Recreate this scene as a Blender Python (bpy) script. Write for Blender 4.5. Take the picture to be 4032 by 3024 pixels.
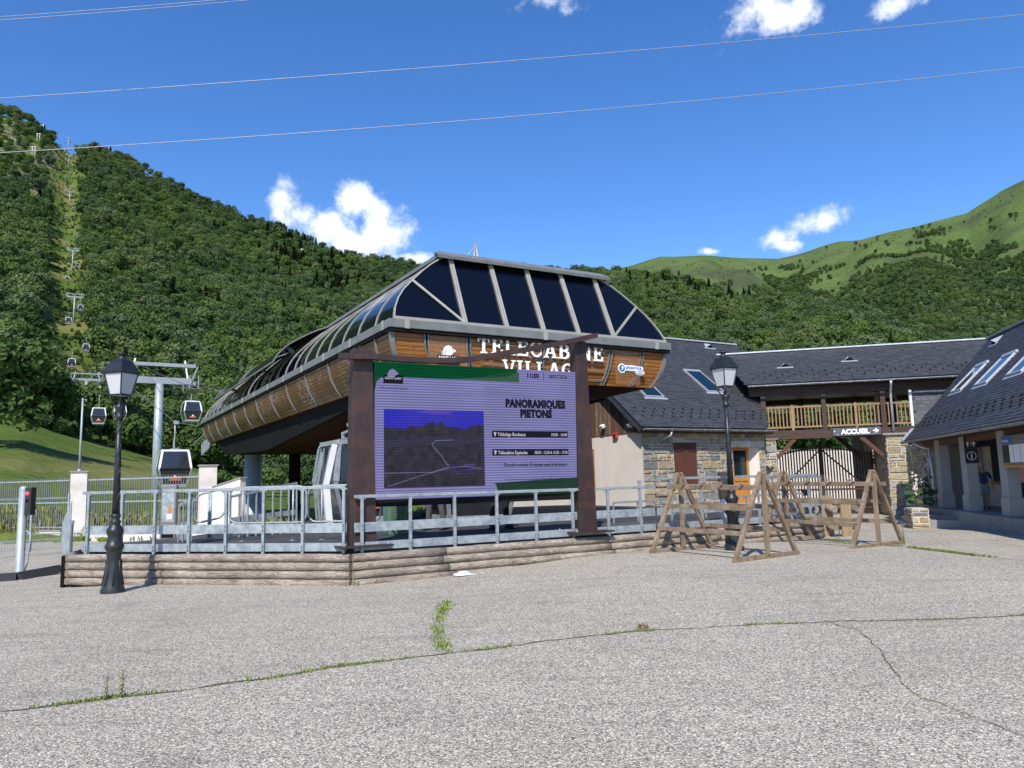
import bpy, bmesh, math, random
from mathutils import Vector, Matrix, noise
R_ = math.radians
random.seed(7)
D = bpy.data
scene = bpy.context.scene
COL = scene.collection
for o in list(D.objects): D.objects.remove(o)

# ---------------------------------------------------------------- camera
EYE = 1.65; FPX = 3000.0; PITCH = R_(7.25); ROLL = R_(1.4)
_F = Vector((0, math.cos(PITCH), math.sin(PITCH))); _R0 = Vector((1, 0, 0)); _U0 = Vector((0, -math.sin(PITCH), math.cos(PITCH)))
_R = _R0*math.cos(ROLL) - _U0*math.sin(ROLL); _U = _R0*math.sin(ROLL) + _U0*math.cos(ROLL)
cam = D.objects.new('camera', D.cameras.new('camera')); COL.objects.link(cam)
cam.matrix_world = Matrix(((_R.x, _U.x, -_F.x, 0), (_R.y, _U.y, -_F.y, 0), (_R.z, _U.z, -_F.z, EYE), (0, 0, 0, 1)))
cam.data.sensor_fit = 'HORIZONTAL'; cam.data.sensor_width = 36; cam.data.lens = 36*FPX/4032
cam.data.clip_start = 0.1; cam.data.clip_end = 20000
scene.camera = cam
scene.render.resolution_x = 1024; scene.render.resolution_y = 768

# ---------------------------------------------------------------- light
SUN_AZ = R_(10); SUN_EL = R_(45)          # heading the light travels to (from +y towards +x), height of the sun
sun = D.objects.new('sun', D.lights.new('sun', 'SUN')); COL.objects.link(sun)
sun.data.energy = 4.2; sun.data.angle = R_(0.5); sun.data.color = (1.0, 0.94, 0.86)
ld = Vector((math.sin(SUN_AZ)*math.cos(SUN_EL), math.cos(SUN_AZ)*math.cos(SUN_EL), -math.sin(SUN_EL)))
sun.rotation_euler = ld.to_track_quat('-Z', 'Y').to_euler()
sun.location = (0, -20, 60)
scene.view_settings.view_transform = 'Standard'; scene.view_settings.look = 'None'
scene.view_settings.gamma = 1.0; scene.view_settings.use_curve_mapping = False
scene.view_settings.exposure = 0.45

def dirpx(x, y):
    return (_F + _R*((x-2016)/FPX) - _U*((y-1512)/FPX)).normalized()

world = D.worlds.new('World'); scene.world = world; world.use_nodes = True
nt = world.node_tree; nt.nodes.clear()
def N(t, nt_=None, **k):
    n = (nt_ or nt).nodes.new(t)
    for a, v in k.items(): setattr(n, a, v)
    return n
out = N('ShaderNodeOutputWorld'); bg = N('ShaderNodeBackground'); bg.inputs[1].default_value = 0.14
sky = N('ShaderNodeTexSky', sky_type='NISHITA', sun_disc=False, sun_elevation=SUN_EL, sun_rotation=SUN_AZ + math.pi,
        altitude=900, air_density=1.0, dust_density=0.25, ozone_density=2.6)
hsv = N('ShaderNodeHueSaturation'); hsv.inputs['Saturation'].default_value = 1.27; hsv.inputs['Value'].default_value = 1.12; hsv.inputs['Hue'].default_value = 0.509
nt.links.new(sky.outputs[0], hsv.inputs['Color'])
tc = N('ShaderNodeTexCoord')
def vmath(op, a, b=None):
    n = N('ShaderNodeVectorMath', operation=op); nt.links.new(a, n.inputs[0])
    if b is not None:
        if isinstance(b, (tuple, list, Vector)): n.inputs[1].default_value = tuple(b)
        else: nt.links.new(b, n.inputs[1])
    return n
def fmath(op, a, b, clamp=False):
    n = N('ShaderNodeMath', operation=op, use_clamp=clamp)
    for i, v in enumerate((a, b)):
        if isinstance(v, (int, float)): n.inputs[i].default_value = v
        else: nt.links.new(v, n.inputs[i])
    return n.outputs[0]
# clouds: soft lobes fixed in directions of the sky, eaten into by fractal noise
nz = N('ShaderNodeTexNoise', noise_dimensions='3D'); nz.inputs['Scale'].default_value = 26; nz.inputs['Detail'].default_value = 9; nz.inputs['Roughness'].default_value = 0.62
nt.links.new(tc.outputs['Generated'], nz.inputs['Vector'])
nz2 = N('ShaderNodeTexNoise', noise_dimensions='3D'); nz2.inputs['Scale'].default_value = 9; nz2.inputs['Detail'].default_value = 4
nt.links.new(tc.outputs['Generated'], nz2.inputs['Vector'])
# lobes: x, y (direction as seen), half width, half height, slant, strength
LOBES = [(1120, 790, 70, 95, 0, 1), (1180, 860, 120, 70, .0, 1), (1300, 905, 170, 85, 0, 1.15), (1405, 800, 90, 95, 0, 1.1), (1480, 850, 105, 95, 0, 1.1), (1440, 960, 150, 70, 0, 1.1), (1600, 1015, 130, 30, 0, .9), (1380, 960, 200, 40, 0, 1), (1500, 930, 130, 100, 0, 1.2), (1250, 900, 150, 70, 0, 1.1),
         (2160, 10, 120, 50, 0, .8), (2135, 95, 40, 35, 0, .35),
         (2930, 60, 70, 100, 0, 1.1), (3080, 60, 150, 75, 0, 1.05), (3010, 10, 120, 60, 0, 1), (3080, 120, 140, 22, 0, .8), (2960, 210, 30, 40, 0, .25), (2870, 180, 25, 30, 0, .25),
         (3530, 20, 120, 45, .3, .75), (3445, 80, 60, 50, .5, .6), (3620, 5, 60, 30, 0, .55),
         (3060, 935, 75, 52, 0, 1.0), (3150, 900, 120, 50, .45, 1.05), (3240, 870, 75, 50, .5, .95), (3090, 960, 100, 28, 0, .9),
         (2785, 990, 42, 14, 0, .8), (3715, 715, 45, 12, .5, .35), (990, 752, 35, 30, 0, .3), (1260, 700, 22, 14, 0, .28), (1790, 950, 40, 22, 0, .35), (1890, 950, 22, 20, 0, .33), (2210, 300, 22, 18, 0, .25)]
acc = None
for (x, y, a, b, sl, st) in LOBES:
    c = dirpx(x, y); ru = (dirpx(x+10, y)-dirpx(x-10, y)).normalized(); up = (dirpx(x, y-10)-dirpx(x, y+10)).normalized()
    th = math.atan(sl); r2 = ru*math.cos(th)+up*math.sin(th); u2 = up*math.cos(th)-ru*math.sin(th)
    k = FPX/1.05
    sub = vmath('SUBTRACT', tc.outputs['Generated'], c)
    d1 = vmath('DOT_PRODUCT', sub.outputs[0], r2*(k/a)); d2 = vmath('DOT_PRODUCT', sub.outputs[0], u2*(k/b)); d3 = vmath('DOT_PRODUCT', sub.outputs[0], c*20)
    q = fmath('ADD', fmath('ADD', fmath('MULTIPLY', d1.outputs['Value'], d1.outputs['Value']), fmath('MULTIPLY', d2.outputs['Value'], d2.outputs['Value'])), fmath('MULTIPLY', d3.outputs['Value'], d3.outputs['Value']))
    g = fmath('MULTIPLY', fmath('POWER', 2.718, fmath('MULTIPLY', q, -1.0)), st)
    acc = g if acc is None else fmath('MAXIMUM', acc, g)
dens = fmath('SUBTRACT', fmath('ADD', acc, fmath('MULTIPLY', fmath('SUBTRACT', nz.outputs[0], 0.5), 2.5)), 0.36)
mask_ = N('ShaderNodeMapRange', interpolation_type='SMOOTHSTEP'); nt.links.new(dens, mask_.inputs[0]); mask_.inputs[1].default_value = 0.0; mask_.inputs[2].default_value = 0.85
gate_ = N('ShaderNodeMapRange'); nt.links.new(acc, gate_.inputs[0]); gate_.inputs[1].default_value = 0.05; gate_.inputs[2].default_value = 0.35
ccol = N('ShaderNodeMix', data_type='RGBA'); nt.links.new(nz2.outputs[0], ccol.inputs[0]); ccol.inputs[6].default_value = (4.6, 5.1, 6.0, 1); ccol.inputs[7].default_value = (7.4, 7.5, 7.7, 1)
cm = N('ShaderNodeMix', data_type='RGBA'); nt.links.new(fmath('MULTIPLY', mask_.outputs[0], gate_.outputs[0]), cm.inputs[0])
nt.links.new(hsv.outputs[0], cm.inputs[6]); nt.links.new(ccol.outputs[2], cm.inputs[7])
nt.links.new(cm.outputs[2], bg.inputs[0]); nt.links.new(bg.outputs[0], out.inputs[0])

# ---------------------------------------------------------------- helpers
def tag(o, label=None, cat=None, group=None, kind=None):
    if label: o['label'] = label
    if cat: o['category'] = cat
    if group: o['group'] = group
    if kind: o['kind'] = kind
    return o
def thing(name, label, cat, loc=(0, 0, 0), rz=0.0, group=None):
    o = D.objects.new(name, None); COL.objects.link(o); o.location = loc; o.rotation_euler = (0, 0, rz); o.empty_display_size = .2
    return tag(o, label, cat, group)
def V(*a): return Vector(a)
def P(x, y, Y):                       # world point seen towards (x, y) at distance Y
    d = _F + _R*((x-2016)/FPX) - _U*((y-1512)/FPX); return Vector((0, 0, EYE)) + d*(Y/d.y)
def Gp(x, y, z=0.0):
    d = _F + _R*((x-2016)/FPX) - _U*((y-1512)/FPX); return Vector((0, 0, EYE)) + d*((z-EYE)/d.z)
class MB:
    def __init__(s): s.v = []; s.f = []; s.uv = {}; s.col = {}; s.smooth = set(); s.w = None
    def face(s, pts, uv=None, col=None, smooth=False):
        n = len(s.v); s.v += [Vector(p) for p in pts]; i = len(s.f); s.f.append(tuple(range(n, n+len(pts))))
        if uv: s.uv[i] = uv
        if col: s.col[i] = col
        if smooth: s.smooth.add(i)
        return s
    def box(s, c, size, rz=0, M=None, col=None):
        hx, hy, hz = size[0]/2, size[1]/2, size[2]/2
        m = Matrix.Translation(Vector(c)) @ (M if M else Matrix.Rotation(rz, 4, 'Z'))
        p = [m @ V(x, y, z) for x in (-hx, hx) for y in (-hy, hy) for z in (-hz, hz)]
        n = len(s.v); s.v += p
        for f in ((0, 1, 3, 2), (4, 6, 7, 5), (0, 4, 5, 1), (2, 3, 7, 6), (0, 2, 6, 4), (1, 5, 7, 3)):
            if col: s.col[len(s.f)] = col
            s.f.append(tuple(n+i for i in f))
        return s
    def bx(s, x0, x1, y0, y1, z0, z1, col=None): return s.box(((x0+x1)/2, (y0+y1)/2, (z0+z1)/2), (abs(x1-x0), abs(y1-y0), abs(z1-z0)), col=col)
    def beam(s, a, b, w, h, up=(0, 0, 1)):
        a = Vector(a); b = Vector(b); d = (b-a); L = d.length
        if L < 1e-6: return s
        d.normalize(); upv = Vector(up)
        if abs(d.dot(upv)) > .98: upv = V(1, 0, 0)
        r = d.cross(upv).normalized(); u = r.cross(d).normalized()
        n = len(s.v)
        for q in (a, b):
            for (i, j) in ((-1, -1), (1, -1), (1, 1), (-1, 1)): s.v.append(q + r*(i*w/2) + u*(j*h/2))
        s.f += [(n+3, n+2, n+1, n), (n+4, n+5, n+6, n+7)] + [(n+i, n+(i+1) % 4, n+4+(i+1) % 4, n+4+i) for i in range(4)]
        return s
    def tube(s, pts, r, seg=8, cap=True, radii=None):
        pts = [Vector(p) for p in pts]; n0 = len(s.v); m = len(pts); pr = None
        for i, p in enumerate(pts):
            d = (pts[min(i+1, m-1)] - pts[max(i-1, 0)]).normalized()
            if pr is None: pr = d.orthogonal().normalized()
            else: pr = (pr - d*pr.dot(d)); pr = pr.normalized() if pr.length > 1e-5 else d.orthogonal().normalized()
            q = d.cross(pr); rr = radii[i] if radii else r
            for k in range(seg): a = 2*math.pi*k/seg; s.v.append(p + (pr*math.cos(a) + q*math.sin(a))*rr)
        for i in range(m-1):
            for k in range(seg):
                s.smooth.add(len(s.f)); s.f.append((n0+i*seg+k, n0+i*seg+(k+1) % seg, n0+(i+1)*seg+(k+1) % seg, n0+(i+1)*seg+k))
        if cap: s.f.append(tuple(n0+k for k in reversed(range(seg)))); s.f.append(tuple(n0+(m-1)*seg+k for k in range(seg)))
        return s
    def lathe(s, prof, c=(0, 0, 0), seg=20, a0=0.0, smooth=True):
        n0 = len(s.v); c = Vector(c)
        for (r, z) in prof:
            for k in range(seg): a = a0+2*math.pi*k/seg; s.v.append(c + V(r*math.cos(a), r*math.sin(a), z))
        for i in range(len(prof)-1):
            for k in range(seg):
                if smooth: s.smooth.add(len(s.f))
                s.f.append((n0+i*seg+k, n0+i*seg+(k+1) % seg, n0+(i+1)*seg+(k+1) % seg, n0+(i+1)*seg+k))
        s.f.append(tuple(n0+k for k in reversed(range(seg)))); s.f.append(tuple(n0+(len(prof)-1)*seg+k for k in range(seg)))
        return s
    def prism(s, poly, z0, z1, M=None):                     # polygon in xy extruded in z
        n = len(s.v); m = len(poly); T = M or Matrix.Identity(4)
        area = sum(poly[i][0]*poly[(i+1) % m][1]-poly[(i+1) % m][0]*poly[i][1] for i in range(m))
        if area < 0: poly = list(reversed(poly))
        for z in (z0, z1): s.v += [T @ V(p[0], p[1], z) for p in poly]
        s.f.append(tuple(n+i for i in reversed(range(m)))); s.f.append(tuple(n+m+i for i in range(m)))
        for i in range(m): s.f.append((n+i, n+(i+1) % m, n+m+(i+1) % m, n+m+i))
        return s
    def grid(s, rows, smooth=True, uv=False):                # rows: list of lists of points
        n = len(s.v); w = len(rows[0])
        for r in rows: s.v += [Vector(p) for p in r]
        for i in range(len(rows)-1):
            for j in range(w-1):
                if smooth: s.smooth.add(len(s.f))
                s.f.append((n+i*w+j, n+i*w+j+1, n+(i+1)*w+j+1, n+(i+1)*w+j))
        return s
    def add(s, o, M=None):
        n = len(s.v); s.v += [(M @ v) if M else v.copy() for v in o.v]; k = len(s.f)
        s.f += [tuple(i+n for i in f) for f in o.f]
        for i in o.smooth: s.smooth.add(i+k)
        for i, c in o.col.items(): s.col[i+k] = c
        for i, c in o.uv.items(): s.uv[i+k] = c
        return s
    def mesh(s, name, material, M=None, bevel=0):
        me = D.meshes.new(name); vs = [(M @ v) if M else v for v in s.v]
        me.from_pydata([tuple(v) for v in vs], [], s.f)
        if s.smooth:
            me.polygons.foreach_set('use_smooth', [i in s.smooth for i in range(len(s.f))])
        if s.col:
            ca = me.color_attributes.new('tint', 'FLOAT_COLOR', 'CORNER'); buf = []
            for i, f in enumerate(s.f):
                c = s.col.get(i, (1, 1, 1)); buf += [c[0], c[1], c[2], 1.0]*len(f)
            ca.data.foreach_set('color', buf)
        if s.uv:
            ul = me.uv_layers.new(name='UVMap'); buf = []
            for i, f in enumerate(s.f):
                u = s.uv.get(i)
                for j in range(len(f)): buf += (list(u[j]) if u else [0, 0])
            ul.data.foreach_set('uv', buf)
        if material: me.materials.append(material)
        me.update(); return me
    def build(s, name, material, parent=None, world=False, bevel=0, label=None):
        M = None
        if world and parent is not None:
            top = parent
            while top.parent: top = top.parent
            M = (Matrix.Translation(top.location) @ top.rotation_euler.to_matrix().to_4x4()).inverted()
        me = s.mesh(name, material, M)
        o = D.objects.new(name, me); COL.objects.link(o)
        if parent is not None: o.parent = parent
        if bevel:
            b = o.modifiers.new('bevel', 'BEVEL'); b.width = bevel; b.segments = 2; b.limit_method = 'ANGLE'; b.angle_limit = R_(50)
        if label: o['label'] = label
        return o
def kids(o): return [c for c in D.objects if c.parent == o]
def copy_tree(o, parent=None, _map=None):
    if _map is None:
        _map = {}
        for c in D.objects:
            if c.parent: _map.setdefault(c.parent.name, []).append(c)
    c = o.copy(); COL.objects.link(c); c.parent = parent
    for ch in _map.get(o.name, []): copy_tree(ch, c, _map)
    return c
def lerp(a, b, t): return a+(b-a)*t
def interp(x, tab):
    if x <= tab[0][0]: return tab[0][1]
    for (a, b), (c, d) in zip(tab, tab[1:]):
        if x <= c: return b+(d-b)*(x-a)/(c-a)
    return tab[-1][1]
def sstep(a, b, x):
    t = max(0, min(1, (x-a)/(b-a))); return t*t*(3-2*t)

# ---------------------------------------------------------------- materials
def new_mat(name):
    m = D.materials.new(name); m.use_nodes = True; t = m.node_tree; b = t.nodes['Principled BSDF']; return m, t, b
def mixc(t, fac, a, b, mode='MIX'):
    n = t.nodes.new('ShaderNodeMix'); n.data_type = 'RGBA'; n.blend_type = mode
    for i, v in ((0, fac), (6, a), (7, b)):
        if isinstance(v, (int, float)): n.inputs[i].default_value = v
        elif isinstance(v, (tuple, list)): n.inputs[i].default_value = (v[0], v[1], v[2], 1)
        else: t.links.new(v, n.inputs[i])
    return n.outputs[2]
def tnoise(t, scale, detail=4, rough=.55, stretch=None, coord='Object', lo=.35, hi=.65, dist=0):
    c = t.nodes.new('ShaderNodeTexCoord'); n = t.nodes.new('ShaderNodeTexNoise'); n.inputs['Scale'].default_value = scale; n.inputs['Detail'].default_value = detail; n.inputs['Roughness'].default_value = rough
    n.inputs['Distortion'].default_value = dist
    if stretch:
        mp = t.nodes.new('ShaderNodeMapping'); mp.inputs['Scale'].default_value = stretch; t.links.new(c.outputs[coord], mp.inputs[0]); t.links.new(mp.outputs[0], n.inputs['Vector'])
    else: t.links.new(c.outputs[coord], n.inputs['Vector'])
    r = t.nodes.new('ShaderNodeMapRange'); r.inputs[1].default_value = lo; r.inputs[2].default_value = hi; t.links.new(n.outputs[0], r.inputs[0]); return r.outputs[0]
def bump(t, b, h, strength=.3, dist=.02):
    n = t.nodes.new('ShaderNodeBump'); n.inputs['Strength'].default_value = strength; n.inputs['Distance'].default_value = dist; t.links.new(h, n.inputs['Height']); t.links.new(n.outputs[0], b.inputs['Normal'])
def pmat(name, c1, c2=None, scale=6, rough=.6, metal=0.0, stretch=None, bmp=0.0, spec=.5, fine=0, c3=None, s3=1.3, a3=.5, lo=.35, hi=.65, bscale=None, bdist=.02, dist=0):
    m, t, b = new_mat(name); b.inputs['Roughness'].default_value = rough; b.inputs['Metallic'].default_value = metal; b.inputs['Specular IOR Level'].default_value = spec
    c2 = c2 or tuple(x*.8 for x in c1)
    n = tnoise(t, scale, stretch=stretch, lo=lo, hi=hi, dist=dist); c = mixc(t, n, c1, c2)
    if c3:
        n3 = tnoise(t, s3, lo=.5, hi=.62); f = t.nodes.new('ShaderNodeMath'); f.operation = 'MULTIPLY'; t.links.new(n3, f.inputs[0]); f.inputs[1].default_value = a3; c = mixc(t, f.outputs[0], c, c3)
    t.links.new(c, b.inputs['Base Color'])
    if bmp: bump(t, b, tnoise(t, bscale or scale*2, stretch=stretch), bmp, bdist)
    return m
def attr_mat(name, base2=None, scale=12, amt=.35, rough=.8, bmp=.4, bdist=.01, spec=.3):
    m, t, b = new_mat(name); b.inputs['Roughness'].default_value = rough; b.inputs['Specular IOR Level'].default_value = spec
    a = t.nodes.new('ShaderNodeAttribute'); a.attribute_name = 'tint'
    n = tnoise(t, scale, detail=6); f = t.nodes.new('ShaderNodeMath'); f.operation = 'MULTIPLY'; t.links.new(n, f.inputs[0]); f.inputs[1].default_value = amt
    c = mixc(t, f.outputs[0], a.outputs['Color'], base2 or (0.1, .1, .1)); t.links.new(c, b.inputs['Base Color'])
    if bmp: bump(t, b, n, bmp, bdist)
    return m
M = {}
M['black_iron'] = pmat('black_iron', (.012, .013, .015), (.022, .023, .025), 14, rough=.42, bmp=.06, bscale=30)
M['galv'] = pmat('galvanised', (.28, .31, .325), (.38, .415, .43), 22, rough=.5, metal=.35, c3=(.2, .23, .26), s3=5, a3=.6)
M['galv_plate'] = pmat('galvanised_plate', (.27, .305, .325), (.40, .435, .45), 9, rough=.5, metal=.3, c3=(.19, .23, .27), s3=3, a3=.7)
M['tower_metal'] = pmat('tower_steel', (.30, .34, .36), (.38, .42, .44), 5, rough=.5, metal=.3)
M['white'] = pmat('white_paint', (.78, .78, .76), (.70, .70, .68), 3, rough=.4)
M['glossy_white'] = pmat('cabin_white', (.8, .8, .79), (.74, .74, .74), 3, rough=.2)
M['grey_trim'] = pmat('grey_trim', (.15, .157, .15), (.18, .187, .178), 2, rough=.42, c3=(.11, .11, .105), s3=3, a3=.4)
M['pale_trim'] = pmat('pale_trim', (.33, .32, .28), (.28, .275, .24), 3, rough=.45)
M['rust'] = pmat('brown_steel', (.040, .019, .016), (.026, .013, .012), 2.2, rough=.55, stretch=(3, 3, .6), c3=(.085, .032, .02), s3=2.5, a3=.4, bmp=.1)
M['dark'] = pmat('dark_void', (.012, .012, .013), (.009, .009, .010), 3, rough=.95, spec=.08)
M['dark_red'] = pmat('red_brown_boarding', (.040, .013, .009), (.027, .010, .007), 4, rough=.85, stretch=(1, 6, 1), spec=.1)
M['slate_dark'] = pmat('slate_edge', (.03, .033, .04), (.045, .05, .06), 9, rough=.6)
M['zinc'] = pmat('zinc', (.62, .64, .66), (.5, .52, .55), 6, rough=.4, metal=.5)
M['gutter'] = pmat('gutter_zinc', (.16, .175, .18), (.23, .25, .26), 4, rough=.45, metal=.5)
M['plaster'] = pmat('cream_plaster', (.66, .60, .54), (.60, .545, .49), 1.4, rough=.9, bmp=.25, bscale=60, bdist=.004)
M['plaster_w'] = pmat('white_plaster', (.72, .68, .62), (.62, .58, .53), 1.6, rough=.9, bmp=.25, bscale=50, bdist=.004, c3=(.35, .32, .29), s3=1.1, a3=.35)
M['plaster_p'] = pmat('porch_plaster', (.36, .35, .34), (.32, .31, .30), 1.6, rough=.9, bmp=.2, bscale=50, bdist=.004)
M['mortar'] = pmat('mortar', (.58, .53, .44), (.48, .44, .37), 14, rough=.95, bmp=.5, bscale=50, bdist=.006)
M['stone'] = attr_mat('stone_blocks', (.10, .10, .095), 9, .35, .9, .8, .02)
M['slate'] = attr_mat('slate_tiles', (.02, .022, .026), 16, .35, .6, .3, .006, spec=.3)
M['old_wood'] = pmat('weathered_timber', (.24, .175, .11), (.15, .105, .066), 5, rough=.75, stretch=(1, 1, .18), bmp=.35, c3=(.29, .235, .17), s3=4, a3=.6)
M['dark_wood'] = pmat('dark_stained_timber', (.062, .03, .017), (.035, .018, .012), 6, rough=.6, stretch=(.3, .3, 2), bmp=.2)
M['shutter'] = pmat('shutter_wood', (.115, .042, .023), (.075, .028, .017), 4, rough=.6, stretch=(6, 6, .5), bmp=.2)
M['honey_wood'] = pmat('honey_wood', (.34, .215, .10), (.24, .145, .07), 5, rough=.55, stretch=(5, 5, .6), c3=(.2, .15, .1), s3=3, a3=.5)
M['orange_wood'] = pmat('orange_wood', (.55, .24, .05), (.42, .17, .035), 4, rough=.45, stretch=(5, 5, .5))
M['concrete'] = pmat('concrete', (.30, .29, .275), (.24, .235, .22), 3, rough=.9, bmp=.3, bscale=30, bdist=.006)
M['rubber'] = pmat('rubber', (.02, .02, .021), (.03, .03, .03), 30, rough=.8, bmp=.3)
M['frost'] = pmat('frosted_glass', (.47, .48, .50), (.52, .53, .545), 90, rough=.35)
M['cabin_glass'] = pmat('cabin_glass', (.022, .024, .028), (.03, .032, .036), 2, rough=.12, spec=.8)
M['letters'] = pmat('white_letters', (.85, .85, .84), (.82, .82, .81), 3, rough=.5)
M['navy'] = pmat('navy_board', (.012, .016, .045), (.016, .02, .055), 3, rough=.5)
M['grey_sign'] = pmat('slate_grey_sign', (.075, .08, .105), (.09, .095, .12), 3, rough=.5)
M['cable'] = pmat('steel_cable', (.30, .30, .33), (.38, .38, .40), 3, rough=.5, metal=.2)
M['dark_cable'] = pmat('dark_rope', (.09, .095, .09), (.13, .13, .125), 3, rough=.6, metal=.3)
M['skin'] = pmat('skin', (.46, .25, .17), (.40, .21, .14), 8, rough=.55)
# ---------------------------------------------------------------- plaza
CP = [(0, 2, 0), (-6.7, 12.9, 0), (-2.8, 13.0, 0), (3.0, 16.2, .17), (4.5, 15.9, .16), (7.2, 18.6, .10), (4.5, 13.6, .12), (-9, 14.5, -.1), (11, 20, .05), (12, 24.5, -.13), (15, 22, -.05), (15, 17, .05),
      (-12, 20, -.25), (-15, 30, -.3), (-25, 30, -.35), (-9, 29, -.3), (10, 32, -.15), (14, 30, -.15), (6, 6, .03), (-6, 4, 0), (12, 10, .05), (0, -10, 0), (25, 10, 0), (-25, 10, -.1), (5, 24, .1), (20, 40, -.2), (0, 30, 0)]
def plaza_z(x, y):
    sw = sz = 0.0
    for (a, b, z) in CP:
        d = (x-a)**2+(y-b)**2+.6; w = 1/d**1.6; sw += w; sz += w*z
    return sz/sw
XS = [-46+i*.9 for i in range(103)]
YS = [-26+i*.9 for i in range(73)]
g = MB(); g.grid([[(x, y, plaza_z(x, y)) for x in XS] for y in YS])
m, t, b = new_mat('chipseal_asphalt')
tcn = t.nodes.new('ShaderNodeTexCoord')
def voro(scale, feat='F1'):
    v = t.nodes.new('ShaderNodeTexVoronoi'); v.feature = feat; v.inputs['Scale'].default_value = scale; t.links.new(tcn.outputs['Object'], v.inputs['Vector']); return v
v1 = voro(88); v2 = voro(88, 'DISTANCE_TO_EDGE'); v3 = voro(150)
bw = t.nodes.new('ShaderNodeSeparateColor'); t.links.new(v1.outputs['Color'], bw.inputs[0])
cr = t.nodes.new('ShaderNodeValToRGB'); t.links.new(bw.outputs[0], cr.inputs[0]); e = cr.color_ramp.elements
e[0].position = 0; e[0].color = (.085, .084, .084, 1); e[1].position = 1; e[1].color = (1.0, .93, .80, 1)
for p_, c_ in ((.3, (.34, .312, .27)), (.6, (.53, .485, .415)), (.85, (.74, .68, .59))):
    q = e.new(p_); q.color = (*c_, 1)
edge = t.nodes.new('ShaderNodeMapRange'); t.links.new(v2.outputs['Distance'], edge.inputs[0]); edge.inputs[1].default_value = .0; edge.inputs[2].default_value = .12
c = mixc(t, edge.outputs[0], (.16, .155, .14), cr.outputs[0]); c = mixc(t, 1.0, c, (1.0, .985, .92), 'MULTIPLY')
big = tnoise(t, .35, 5, lo=.3, hi=.7); c = mixc(t, big, c, mixc(t, 1.0, c, (.86, .85, .84), 'MULTIPLY'))
st = tnoise(t, 1.7, 6, lo=.52, hi=.72, stretch=(.35, 2.2, 1)); ff = t.nodes.new('ShaderNodeMath'); ff.operation = 'MULTIPLY'; ff.inputs[1].default_value = .6; t.links.new(st, ff.inputs[0])
c = mixc(t, ff.outputs[0], c, mixc(t, 1.0, c, (.68, .68, .7), 'MULTIPLY'))
sn = tnoise(t, .75, 5, .6, lo=.60, hi=.70); f3 = t.nodes.new('ShaderNodeMath'); f3.operation = 'MULTIPLY'; f3.inputs[1].default_value = .5; t.links.new(sn, f3.inputs[0])
c = mixc(t, f3.outputs[0], c, mixc(t, 1.0, c, (.62, .61, .60), 'MULTIPLY'))
t.links.new(c, b.inputs['Base Color']); b.inputs['Roughness'].default_value = .85; b.inputs['Specular IOR Level'].default_value = .25
bump(t, b, v1.outputs['Distance'], .35, -.006)
M['asphalt'] = m
tag(g.build('ground', m), 'pale grey chip sealed asphalt plaza in front of the gondola station', 'ground', kind='structure')

# ---------------------------------------------------------------- hills
def hor(u): return 1944-.0244*u
def u_of(x, y):                       # picture column of a compass direction on the ground
    return 2016+FPX*(x/max(y, 1e-3))*.992
SKYA = [(-900, 250), (0, 419), (90, 443), (180, 500), (246, 560), (282, 585), (365, 570), (456, 592), (547, 638), (656, 702), (820, 784), (1020, 866), (1130, 893), (1276, 975), (1422, 1003), (1586, 1021), (1640, 1040),
        (1900, 1050), (2260, 1054), (2424, 1063), (2606, 1075), (2734, 1103), (2850, 1140), (2904, 1155), (3028, 1166), (3235, 1189), (3442, 1230), (3608, 1313), (3800, 1420), (4100, 1560), (5200, 1700)]
RSA = [(-900, 1100), (0, 1050), (600, 950), (1200, 880), (1640, 850), (2260, 800), (2900, 700), (3500, 520), (4100, 420), (5200, 400)]
EDGE = [(-900, 1600), (0, 1650), (100, 1655), (230, 1700), (400, 1745), (760, 1835), (950, 1870), (1200, 1880), (1700, 1890), (4032, 1880)]   # foot of the wood
RED = [(-900, 130), (0, 135), (400, 150), (900, 165), (1400, 170), (2600, 150), (4032, 120)]
SKYB = [(1500, 1120), (2200, 1085), (2399, 1052), (2598, 1006), (2813, 1002), (3061, 1005), (3169, 982), (3301, 948), (3384, 940), (3525, 903), (3691, 857), (3807, 828), (3856, 795), (3939, 745), (4014, 712), (4300, 590), (5200, 480)]
TREEH = 9.0
def _azel(x, y): d = _F+_R*((x-2016)/FPX)-_U*((y-1512)/FPX); h_ = math.hypot(d.x, d.y); return (math.atan2(d.x, d.y), d.z/h_)
SKYA = [_azel(*p) for p in SKYA]; SKYB = [_azel(*p) for p in SKYB]; EDGE = [_azel(*p) for p in EDGE]
RSA = [(_azel(u, 1900)[0], v) for u, v in RSA]; RED = [(_azel(u, 1900)[0], v) for u, v in RED]
def yborder(x): return interp(x, [(-60, 33.5), (-9, 29.2), (-4, 30), (3, 38), (14, 41), (60, 41)])
def hillA(a, r):
    re = interp(a, RED); rs = interp(a, RSA)
    ze = EYE+re*interp(a, EDGE)-.2; zs = EYE+rs*interp(a, SKYA)-TREEH*.85
    if r < re:
        k = max(0, (r-32)/(re-32)); z = -.25 + (ze+.25)*(k**1.25)
    elif r <= rs:
        k = (r-re)/(rs-re); z = ze+(zs-ze)*k**1.35
    else: z = zs - (r-rs)*.12
    return z
def hn(x, y, s): return noise.noise(Vector((x/s, y/s, 3.1)))
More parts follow.
